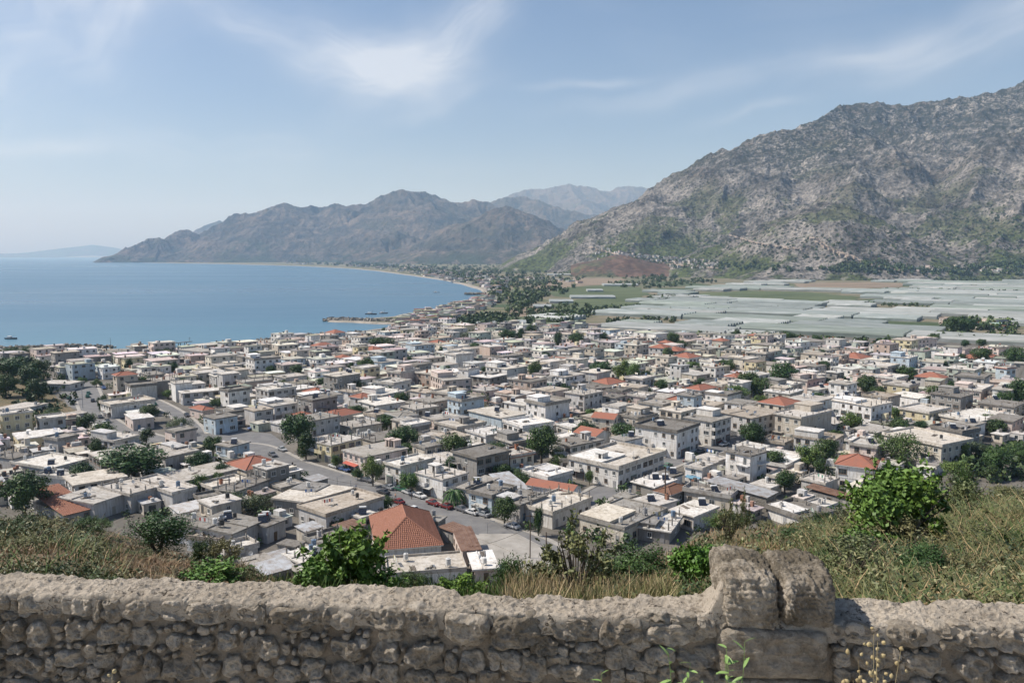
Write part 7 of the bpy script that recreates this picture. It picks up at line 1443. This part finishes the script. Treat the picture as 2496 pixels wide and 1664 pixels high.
# two pitted boulders on the pier of the wall
def boulder(xc, x0, x1, ytop, ybot, depth, seed, ex, back=0.0):
    Aa, Ab = edge(x0), edge(x1); U = Ab - Aa; hw = U.length / 2; U.normalize(); N = Vector((U.y, -U.x, 0)); c0 = (Aa + Ab) / 2; zb, ztp = wall_z(xc, ybot), wall_z(xc, ytop); hh = (ztp - zb) / 2; n = 64; fs, vs = [], []; t = np.linspace(-1, 1, n); off = 0
    for ax in range(3):
        for sg in (-1, 1):
            a, b_ = np.meshgrid(t, t, indexing='ij'); P = np.zeros((n, n, 3)); P[..., ax] = sg; P[..., (ax + 1) % 3] = a; P[..., (ax + 2) % 3] = b_; L = (np.abs(P) ** ex).sum(-1) ** (1 / ex); P = P / L[..., None]
            f = grid_faces(n, n); f = f if sg > 0 else f[:, ::-1]; vs.append(P.reshape(-1, 3)); fs.append(f + off); off += n * n
    P = np.concatenate(vs); F = np.concatenate(fs); base = np.array([c0.x, c0.y, (zb + ztp) / 2]) - np.array(N) * (depth / 2 - 0.03 + back)
    G = base + P[:, 0:1] * hw * np.array(U) - P[:, 1:2] * (depth / 2) * np.array(N) + P[:, 2:3] * hh * np.array([0, 0, 1.0]); nn = P / np.linalg.norm(P, axis=1, keepdims=True); nw = nn[:, 0:1] * np.array(U) - nn[:, 1:2] * np.array(N) + nn[:, 2:3] * np.array([0, 0, 1.0])
    pit = np.clip(rock_disp(G, 26, seed + 4), -1, .15); d = 0.022 * rock_disp(G, 5, seed) + 0.016 * rock_disp(G, 12, seed + 2) + 0.014 * pit - 0.012 * np.abs(rock_disp(G, 30, seed + 8)) + 0.012 * rock_disp(G, 60, seed + 6)
    G = G + nw * d[:, None]; cc = G.mean(0); link('boulder', np_mesh('boulder', G - cc, F, [M_boulder], smooth=False), wall, Vector(cc), label='rough pitted boulder topping the wall pier')
boulder(1830, 1756, 1899, 1398, 1531, 0.38, 5, 7.0); boulder(1960, 1895, 2036, 1400, 1531, 0.40, 9, 5.5)
boulder(1926, 1903, 1932, 1412, 1500, 0.10, 15, 2.6, -0.05)

# ------------------------------------------------------------------ hillside below the wall
crest = [(-1500, 1300, 60), (-200, 1270, 52), (0, 1270, 52), (130, 1276, 50), (250, 1298, 46), (450, 1340, 40), (560, 1388, 25), (620, 1414, 12), (760, 1438, 8), (1000, 1446, 8), (1300, 1446, 8.5), (1450, 1412, 16), (1600, 1362, 30), (1750, 1302, 50), (1900, 1280, 58), (2050, 1268, 62), (2150, 1250, 66), (2300, 1222, 74), (2496, 1195, 88), (2700, 1185, 95), (4200, 1185, 100)]
bA, bB = gp(0, 1397, ZT), gp(2496, 1471, ZT); sl_ = (bB.y - bA.y) / (bB.x - bA.x); ic = bA.y - sl_ * bA.x
def hill_z(x, y):
    x = np.asarray(x, float); y = np.asarray(y, float); r = np.hypot(x, y); a = np.arctan2(x, y); px = 1248 + np.tan(np.clip(a, -1.3, 1.3)) * (FPX * math.cos(PITCH) - 560 * math.sin(PITCH))
    cy = np.interp(px, [c[0] for c in crest], [c[1] for c in crest]); cd_ = np.interp(px, [c[0] for c in crest], [c[2] for c in crest])
    v = cy - 832; u = px - 1248; ry = FPX * math.cos(PITCH) - v * math.sin(PITCH); rz = -FPX * math.sin(PITCH) - v * math.cos(PITCH); tn = -rz / np.hypot(u, ry)
    r0 = ic / np.maximum(0.15, np.cos(a) - sl_ * np.sin(a)); zc = EYE - cd_ * tn; z0 = ZT - 0.22; t = np.clip((r - r0) / np.maximum(cd_ - r0, .5), 0, 1)
    z = np.where(r <= cd_, z0 + (zc - z0) * t - 0.25 * np.sin(np.pi * t) * np.minimum(1, cd_ / 30), zc - (r - cd_) * 0.62)
    n_ = fbm(x / 9, y / 9, 4, 91) * np.clip((r - 6) / 20, 0, 1) * 0.7 + fbm(x / 1.6, y / 1.6, 3, 93) * 0.10
    return np.maximum(z + n_, -1.5 + 0 * z)
na, nr2 = 420, 200; aa = np.linspace(R(-78), R(78), na); V = np.zeros((na, nr2, 3))
for i, a in enumerate(aa):
    r0 = ic / max(0.15, math.cos(a) - sl_ * math.sin(a)) - 0.03; r_ = r0 * (175 / r0) ** np.linspace(0, 1, nr2) if r0 < 150 else np.linspace(r0, r0 + 10, nr2); V[i, :, 0] = r_ * math.sin(a); V[i, :, 1] = r_ * math.cos(a)
V[..., 2] = hill_z(V[..., 0], V[..., 1]); F = grid_faces(na, nr2)[:, ::-1]; zf = V.reshape(-1, 3)[F][:, :, 2].max(1); F = F[zf > -1.4]
link('hillside', np_mesh('hillside', V.reshape(-1, 3), F, [M_scrub], smooth=True), kind='structure', label='dry grassy hillside dropping from the wall to the town')
b = MB(); b.box(-60, -30, 0.2, 60, 2.0, ZT - 1.06); V_ = [(-60, 2.0), (60, 2.0)]
ly = lambda x: edge(min(3100, max(-900, 1248 + x * 420))).y
b.hexa([(-9, 2.0, 40), (9, 2.0, 40), (9, 5.6, 40), (-9, 5.6, 40), (-9, 2.0, ZT - 1.062), (9, 2.0, ZT - 1.062), (9, edge(3100).y + .1, ZT - 1.062), (-9, edge(-900).y + .1, ZT - 1.062)])
M_pave = material('bounce_paving', lambda nt: nt.mix(nt.rng(nt.noise(nt.pos(), 3.0, 6, 0.6), 0.35, 0.65), (0.42, 0.38, 0.32), (0.54, 0.50, 0.44)))  # unseen paving, its paleness added to bounce sunlight onto the wall face
link('terrace', b.mesh('terrace', [M_pave]), kind='structure', label='unseen terrace on the near side of the wall, made pale to bounce light')

# ------------------------------------------------------------------ grass and weeds on the slope
M_grass = material('grass_blades', lambda nt: nt.attr('col'), rough=0.6, spec=0.2)
def blades(name, n, px0, px1, rmax, h0, h1, wd, cols, seed, label, bend=0.5, patch=None, seg=2, rmin=0.05):
    rs = np.random.RandomState(seed); px = rs.uniform(px0, px1, n); a = np.arctan((px - 1248) / (FPX * math.cos(PITCH) - 560 * math.sin(PITCH))); r0 = ic / (np.cos(a) - sl_ * np.sin(a)) + rmin
    rm = np.minimum(rmax, np.interp(px, [c[0] for c in crest], [c[2] for c in crest]) * 1.25); r = r0 * (rm / r0) ** (rs.uniform(0, 1, n) ** 0.9); x, y = r * np.sin(a), r * np.cos(a); keep = np.ones(n, bool)
    if patch: keep = fbm(x / patch[0] * 1.0, y / patch[0], 3, seed) > patch[1] + rs.normal(size=n) * .12
    x, y, r = x[keep], y[keep], r[keep]; n = len(x); z = hill_z(x, y) - 0.02; H = rs.uniform(h0, h1, n) * np.clip(r / 14, 0.45, 1.25) * (1 + 0.5 * fbm(x / 1.2, y / 1.2, 2, seed + 5)); W = np.maximum(wd * rs.uniform(.6, 1.3, n), r * 0.00085); d = rs.uniform(0, 2 * np.pi, n); lx, ly_ = np.cos(d) * bend * H * rs.uniform(.2, 1.3, n), np.sin(d) * bend * H * rs.uniform(.2, 1.3, n); q = rs.uniform(0, 2 * np.pi, n); wx, wy = np.cos(q) * W / 2, np.sin(q) * W / 2
    P = [np.stack([x, y, z], 1)]; K = seg
    for k in range(1, K + 1): t = k / K; P.append(np.stack([x + lx * t * t, y + ly_ * t * t, z + H * (t - .25 * bend * t * t)], 1))
    Wv = np.stack([wx, wy, 0 * wx], 1); V = []
    for k in range(K + 1): f = 1 - 0.75 * (k / K) ** 1.5; V += [P[k] - Wv * f, P[k] + Wv * f]
    V = np.stack(V, 1).reshape(-1, 3); m = 2 * (K + 1); F = np.concatenate([np.stack([np.arange(n) * m + 2 * k, np.arange(n) * m + 2 * k + 1, np.arange(n) * m + 2 * k + 3, np.arange(n) * m + 2 * k + 2], 1) for k in range(K)])
    cs = np.array(cols); mixn = np.clip(0.5 + 1.1 * fbm(x / 2.2, y / 2.2, 3, seed + 8) + rs.normal(size=n) * .22, 0, 0.999); ci = (mixn * len(cs)).astype(int); col = cs[ci] * rs.uniform(.65, 1.25, (n, 1)); col = np.repeat(col, m, 0)
    link(name, np_mesh(name, V, F, [M_grass], col=col), kind='stuff', label=label)
STRAW, STRAW2, OLIVE, GRN, BRN = (0.33, 0.24, 0.13), (0.42, 0.33, 0.19), (0.15, 0.15, 0.06), (0.07, 0.12, 0.03), (0.20, 0.125, 0.07)
blades('dry_grass', 26000, -150, 640, 60, 0.07, 0.20, 0.008, [(0.24, 0.155, 0.095), (0.30, 0.20, 0.12), BRN, STRAW, (0.17, 0.125, 0.08)], 4, 'short dry brown grass on the left knoll', bend=.9)
blades('dry_grass', 38000, 560, 2650, 80, 0.12, 0.30, 0.008, [BRN, STRAW, STRAW, STRAW2, OLIVE], 3, 'dry straw coloured grass on the slope')
blades('green_grass', 17000, 500, 2650, 60, 0.14, 0.34, 0.010, [OLIVE, GRN, GRN, (0.10, 0.16, 0.045)], 5, 'green grass tufts behind the wall', patch=(4.0, 0.02))
blades('green_grass', 7000, 620, 1500, 8.5, 0.22, 0.50, 0.012, [GRN, (0.09, 0.15, 0.04), GRN, OLIVE], 15, 'long green grass just behind the middle of the wall', bend=.35)
blades('tall_weeds', 26000, 1960, 2700, 42, 0.25, 0.58, 0.010, [OLIVE, (0.08, 0.10, 0.045), (0.10, 0.13, 0.05), STRAW, OLIVE, (0.17, 0.16, 0.08), GRN], 7, 'tangled olive green weeds filling the right hand slope', bend=1.0, seg=3)
blades('tall_weeds', 2200, -100, 300, 40, 0.25, 0.5, 0.014, [OLIVE, GRN, (0.10, 0.13, 0.05), STRAW], 9, 'tangled weeds on the left hand slope', bend=.8, patch=(6.0, 0.1), seg=3)
blades('reed_grass', 5200, 1230, 1640, 9, 0.36, 0.70, 0.007, [STRAW2, STRAW, STRAW2, OLIVE], 11, 'tall straw grass behind the middle of the wall', bend=.4, seg=3)

def undergrowth(name, n, px0, px1, rmax, s0, s1, seed, label, cols, py_min=0, L=0.09):
    rr = random.Random(seed); rs = np.random.RandomState(seed); Vs, Cs = [], []
    for _ in range(n):
        px = rr.uniform(px0, px1); a = math.atan((px - 1248) / (FPX * math.cos(PITCH) - 560 * math.sin(PITCH))); r0 = ic / (math.cos(a) - sl_ * math.sin(a)) + .35; rm = min(rmax, float(np.interp(px, [c[0] for c in crest], [c[2] for c in crest])) * 1.15); r = r0 * (rm / r0) ** rr.random(); x, y = r * math.sin(a), r * math.cos(a)
        if float(fbm(x / 5, y / 5, 3, seed + 2)) < rr.uniform(-.35, .2): continue
        z = float(hill_z(x, y)); s = rr.uniform(s0, s1) * min(1.5, max(.45, r / 18)); nq = int(80 + 90 * rr.random()); d = rs.normal(size=(nq, 3)); d /= np.linalg.norm(d, axis=1, keepdims=True); d[:, 2] = np.abs(d[:, 2]); P = d * rs.uniform(.2, 1, (nq, 1)) * np.array([s * .6, s * .6, s * .75]) + np.array([x, y, z + .02])
        N = d + rs.normal(size=(nq, 3)) * .7; N /= np.linalg.norm(N, axis=1, keepdims=True); l_ = max(L * s / .5, r * .0018); V, _f = leaf_quads(P, N, rs.uniform(.6, 1.5, nq) * l_, rs.uniform(.25, .45, nq) * l_, rr.randrange(10 ** 6)); Vs.append(V)
        c = np.array(cols[rr.randrange(len(cols))]); Cs.append(np.repeat(c[None] * rs.uniform(.6, 1.35, (nq, 1)), 4, 0))
    V = np.concatenate(Vs); link(name, np_mesh(name, V, np.arange(len(V)).reshape(-1, 4), [M_leaf], col=np.concatenate(Cs)), kind='stuff', label=label)
UG = [(0.055, 0.072, 0.03), (0.08, 0.09, 0.04), (0.12, 0.12, 0.06), (0.04, 0.055, 0.025), (0.19, 0.165, 0.095), (0.24, 0.19, 0.11)]
undergrowth('undergrowth', 700, 1930, 2700, 60, 0.35, 1.0, 3, 'tangled leafy undergrowth over the right hand slope', UG, L=0.055)
undergrowth('undergrowth', 260, -200, 260, 45, 0.35, 0.8, 5, 'leafy undergrowth over the far left of the slope', UG, L=0.06)
undergrowth('undergrowth', 46, 260, 640, 38, 0.3, 0.6, 6, 'scattered low scrub on the brown knoll', [(0.10, 0.10, 0.055), (0.07, 0.085, 0.04), (0.16, 0.13, 0.08)])
undergrowth('undergrowth', 150, 1380, 1960, 50, 0.3, 0.7, 7, 'low scrub on the slope behind the boulders', UG)
undergrowth('undergrowth', 170, 680, 1500, 9, 0.3, 0.55, 9, 'green leafy weeds just behind the middle of the wall', [(0.05, 0.09, 0.02), (0.07, 0.13, 0.03), (0.04, 0.07, 0.02)])

BRT = ((0.045, 0.095, 0.015), (0.13, 0.22, 0.045)); BRT2 = ((0.06, 0.11, 0.02), (0.17, 0.24, 0.055)); GRY = ((0.075, 0.082, 0.038), (0.21, 0.195, 0.10))
def bush_stems(seed, n=9):
    rr = random.Random(seed); b = MB()
    for k in range(n): a, q = rr.uniform(0, 6.28), rr.uniform(.15, .42); b.tube([(0, 0, -.04), (math.cos(a) * q * .4, math.sin(a) * q * .4, .35), (math.cos(a) * q, math.sin(a) * q, rr.uniform(.6, .92))], [0.016, 0.011, 0.004], 5)
    return b.mesh('stems', [M_bark])
BM = {'bright': [crown_mesh('foliage', 200 + i, 2100, 46, 0.080, BRT, (0.5, 0.5, 0.5), 0.48, 1.15, hollow=.1, shoots=46, crr=(.12, .30)) for i in range(2)], 'bigbright': [crown_mesh('foliage', 210, 5200, 90, 0.052, BRT, (0.5, 0.5, 0.5), 0.48, 1.15, hollow=.1, shoots=110, crr=(.10, .26))], 'lime': [crown_mesh('foliage', 220, 2300, 46, 0.055, BRT2, (0.5, 0.5, 0.5), 0.42, 1.15, hollow=.1, shoots=50, crr=(.1, .26))],
      'dense': [crown_mesh('foliage', 230 + i, 6000, 60, 0.034, MDG, (0.52, 0.5, 0.50), 0.42, 1.1, hollow=.3, shoots=60, crr=(.2, .42)) for i in range(2)], 'dark': [crown_mesh('foliage', 240 + i, 5200, 60, 0.036, DKG, (0.52, 0.5, 0.48), 0.42, 1.15, hollow=.3, shoots=60, crr=(.12, .34)) for i in range(2)], 'twig': [crown_mesh('foliage', 250, 1300, 60, 0.055, GRY, (0.55, 0.5, 0.55), 0.50, 1.25, hollow=.05, shoots=70, crr=(.06, .18))], 'grey': [crown_mesh('foliage', 260, 3000, 60, 0.040, GRY, (0.52, 0.5, 0.5), 0.46, 1.2, hollow=.1, shoots=80, crr=(.08, .24))]}
BS = [bush_stems(i) for i in range(3)]; BS2 = bush_stems(7, 26)
BUSH = [(848, 1436, 200, 168, 7.6, 'bright', 'glossy bright green shrub standing against the big clay roof'), (775, 1440, 110, 86, 7.2, 'bright', 'smaller glossy shrub at the left foot of the bright shrub'), (925, 1440, 110, 60, 7.4, 'bright', 'low leafy shrub right of the bright shrub'),
        (2178, 1392, 236, 272, 11.5, 'bigbright', 'big bright green bush in front of the white hip-roofed villa'), (2115, 1400, 130, 130, 11.0, 'bright', 'leafy side growth left of the big bright bush'), (385, 1338, 152, 96, 36, 'dense', 'round green bush at the foot of the grey slope house'),
        (1545, 1402, 190, 96, 15, 'dense', 'broad green bush below the cream yard house'), (1462, 1412, 100, 66, 14, 'dark', 'dark bush left of the broad green bush'), (1702, 1440, 124, 128, 8.0, 'bright', 'leafy upright shrub just left of the boulders'), (1640, 1436, 80, 60, 9, 'dense', 'low bush between the leafy shrub and the broad bush'),
        (1405, 1452, 190, 170, 7.6, 'twig', 'thin twiggy shrub right of the wooden poles'), (1330, 1446, 120, 90, 8.4, 'grey', 'grey green scrub at the left of the twiggy shrub'), (1242, 1432, 112, 92, 9.4, 'dense', 'bushy green shrub below the junction yard'), (1290, 1440, 90, 60, 8.6, 'dark', 'dark low shrub beside the bushy green shrub'),
        (512, 1424, 176, 66, 10, 'lime', 'low lime green bush behind the left part of the wall'), (590, 1420, 90, 46, 10, 'grey', 'small dry bush right of the lime green bush'), (30, 1370, 120, 120, 26, 'dark', 'dark tangled bush at the left edge of the slope'), (118, 1340, 110, 80, 34, 'grey', 'grey green bush on the left slope'), (222, 1304, 90, 52, 40, 'dense', 'bush in front of the blank wall of the slope house'),
        (160, 1394, 130, 66, 22, 'dark', 'dark weedy bush low on the left slope'), (60, 1404, 110, 60, 15, 'grey', 'pale weedy bush just behind the left end of the wall'), (545, 1366, 84, 62, 26, 'grey', 'thorny bush at the edge of the dry knoll'), (500, 1330, 70, 44, 34, 'dark', 'dark bush between the dry knoll and the white roof'), (300, 1372, 60, 30, 26, 'dark', 'small dark tuft in the dry grass'), (350, 1392, 54, 28, 20, 'grey', 'small grey tuft in the dry grass'),
        (1760, 1308, 112, 62, 44, 'dense', 'spreading bush left above the boulders'), (1775, 1362, 60, 130, 30, 'twig', 'thin leafy sapling between the bush and the boulders'), (2008, 1312, 62, 76, 42, 'dark', 'pointed dark shrub right above the boulders'), (1945, 1352, 96, 46, 26, 'dense', 'small round green bush behind the right boulder'), (2338, 1262, 120, 116, 24, 'grey', 'grey thorny bush right of the big bright bush'), (2352, 1180, 64, 60, 40, 'dense', 'soft green bush behind the thorny bush'),
        (2060, 1420, 120, 84, 9, 'dark', 'dark green weeds close behind the right boulder'), (2280, 1330, 130, 90, 16, 'dark', 'dark growth behind the right side of the big bright bush'), (2420, 1300, 130, 80, 22, 'grey', 'weedy grey bush at the right edge of the slope'), (2456, 1230, 80, 50, 42, 'grey', 'pale dry bush near the right edge'), (1870, 1300, 60, 34, 50, 'grey', 'low dry tuft above the boulders'), (1120, 1444, 110, 46, 7.6, 'bright', 'low bright weeds behind the middle of the wall'), (1005, 1440, 90, 44, 8, 'dense', 'soft green weeds right of the bright shrub'), (1810, 1262, 40, 56, 60, 'twig', 'tiny thin sapling at the sheds')]
_b = random.Random(88); _w = ['pale', 'dusty', 'ragged', 'leafy', 'dark', 'olive']
_n = {}
for k in range(24):
    r_ = _b.choice((7.5, 9, 11, 14, 20, 28, 40, 55)); x_ = 2050 + 18.5 * k + _b.uniform(-8, 8); by_ = float(np.interp(r_, [5, 9, 16, 26, 44, 70], [1462, 1420, 1372, 1325, 1270, 1235])); s__ = _b.uniform(.55, 1.1) * (140 if r_ < 12 else 115) * (14 / max(10, r_)) ** .45
    kd_ = _b.choice(('grey', 'twig', 'grey', 'twig', 'dense', 'grey')); tall = s__ > 120
    BUSH.append((x_, by_, s__, s__ * _b.uniform(.65, 1.1), r_, kd_, f"{ {'grey': 'grey green', 'twig': 'thin twiggy', 'dark': 'dark leaved', 'dense': 'mid green'}[kd_] } {'tall' if tall else 'low'} scrub bush, {ORDW[k]} from the boulders along the right slope"))
for i, (cx, by, w_, h_, r, kd, lab) in enumerate(BUSH):
    a = math.atan((cx - 1248) / (FPX * math.cos(PITCH) - (by - 832) * math.sin(PITCH))); x, y = r * math.sin(a), r * math.cos(a); z = float(hill_z(x, y)); rng_ = math.hypot(r, EYE - z); top = wall_z(0, 0) if False else EYE + ray(cx, by - h_)[2] / math.hypot(ray(cx, by - h_)[0], ray(cx, by - h_)[1]) * r
    H = max(top - z, 0.3); W = w_ * rng_ / FPX; root = bpy.data.objects.new('bush', None); C.objects.link(root); root.location = (x, y, z); root.rotation_euler = (0, 0, i * 1.9)
    rr = random.Random(i); link('foliage', rr.choice(BM[kd]), root, sc=(W, W, H)); link('stems', BS2 if kd == 'twig' else rr.choice(BS), root, sc=(W, W, H)); root['label'] = lab; root['category'] = 'bush'; root['group'] = 'bushes on the slope behind the wall'

# ------------------------------------------------------------------ weeds on the near side, against the wall
def leaf_mesh(L, W):
    b = MB(); n = 5; pts = []
    for k in range(n + 1): t = k / n; w_ = W * math.sin(math.pi * min(1, t * .9 + .06)) ** .8 * .5; pts.append(((t * L), w_, -0.18 * L * t * t))
    vs = [(x, y, z + abs(y) * .3) for x, y, z in pts] + [(x, -y, z + abs(y) * .3) for x, y, z in pts] + [(x, 0, z) for x, y, z in pts]; f = []
    for k in range(n): f += [(k, k + 1, 2 * (n + 1) + k + 1, 2 * (n + 1) + k), (2 * (n + 1) + k, 2 * (n + 1) + k + 1, (n + 1) + k + 1, (n + 1) + k)]
    b.add(vs, f); return b
M_fresh = material('fresh_leaf', lambda nt: nt.mix(nt.ornd(), (0.13, 0.22, 0.06), (0.22, 0.32, 0.10)), rough=0.5)
M_dry = material('dry_pod', lambda nt: nt.mix(nt.ornd(), (0.26, 0.20, 0.10), (0.40, 0.33, 0.18)), rough=0.8)
LFM = leaf_mesh(0.055, 0.016).mesh('leaf', [M_fresh], smooth=True)
b = MB(); b.tube([(0, 0, 0), (0, 0, .006), (0, 0, .013), (0, 0, .019)], [.002, .0075, .006, .001], 8); POD = b.mesh('seed_pod', [M_dry], smooth=True)
def weed(cx, topy, spread, r, nst, dry, lab, seed):
    rr = random.Random(seed); a = math.atan((cx - 1248) / (FPX * math.cos(PITCH) - 780 * math.sin(PITCH))); x, y = r * math.sin(a), r * math.cos(a); z0 = ZT - 1.06; q = ray(cx, topy); zt = EYE + q[2] / math.hypot(q[0], q[1]) * r; H = zt - z0; sp = spread * math.hypot(r, 1.8) / FPX
    root = bpy.data.objects.new('weed', None); C.objects.link(root); root.location = (x, y, z0)
    for k in range(nst):
        ex, ey = rr.uniform(-.5, .5) * sp, rr.uniform(-.3, .3) * sp; h = H * rr.uniform(.78, 1.0) if k else H; pts = [Vector((ex * t * t + rr.uniform(-.004, .004), ey * t * t, h * t)) for t in np.linspace(0, 1, 12)]; b = MB(); b.tube(pts, [0.0028 * (1 - .7 * t) for t in np.linspace(0, 1, 12)], 5)
        st = link('stem', b.mesh('stem', [M_dry if dry else M_fresh]), root); m = 15 if dry else 13
        for j in range(m):
            t = 1 - (j / m) * 0.42; p = pts[min(11, int(t * 11))].lerp(pts[min(11, int(t * 11) + 1)], t * 11 % 1) if t < 1 else pts[11]; e = Vector((math.cos(j * 2.4 + k), math.sin(j * 2.4 + k), rr.uniform(-.1, .7)))
            if dry: tip = p + e.normalized() * rr.uniform(.012, .05); o = link('seed_pod', POD, st, tip, sc=rr.uniform(.8, 1.3)); o.rotation_euler = (rr.uniform(-1, 1), rr.uniform(-1, 1), 0)
            else: o = link('leaf', LFM, st, p, sc=rr.uniform(.6, 1.15)); o.rotation_euler = (rr.uniform(-.5, .5), rr.uniform(-.9, .4), j * 2.4 + k)
    root['label'] = lab; root['category'] = 'weed'; root['group'] = 'weeds growing on the near side of the wall'
weed(1665, 1580, 130, 3.3, 6, False, 'left of the two fresh green weeds below the boulders', 3); weed(1806, 1572, 100, 3.3, 6, False, 'right fresh green weed directly below the boulders', 5)
weed(2150, 1545, 170, 3.4, 9, True, 'dry weed with pale seed pods right of the boulders', 7); weed(1468, 1640, 60, 3.3, 3, False, 'tiny green sprig at the bottom edge of the picture', 9); weed(272, 1640, 50, 3.6, 3, True, 'small yellowish dry sprig at the lower left', 11)
print('all done', round(time.time() - T0, 1), 'objects', len(bpy.data.objects))
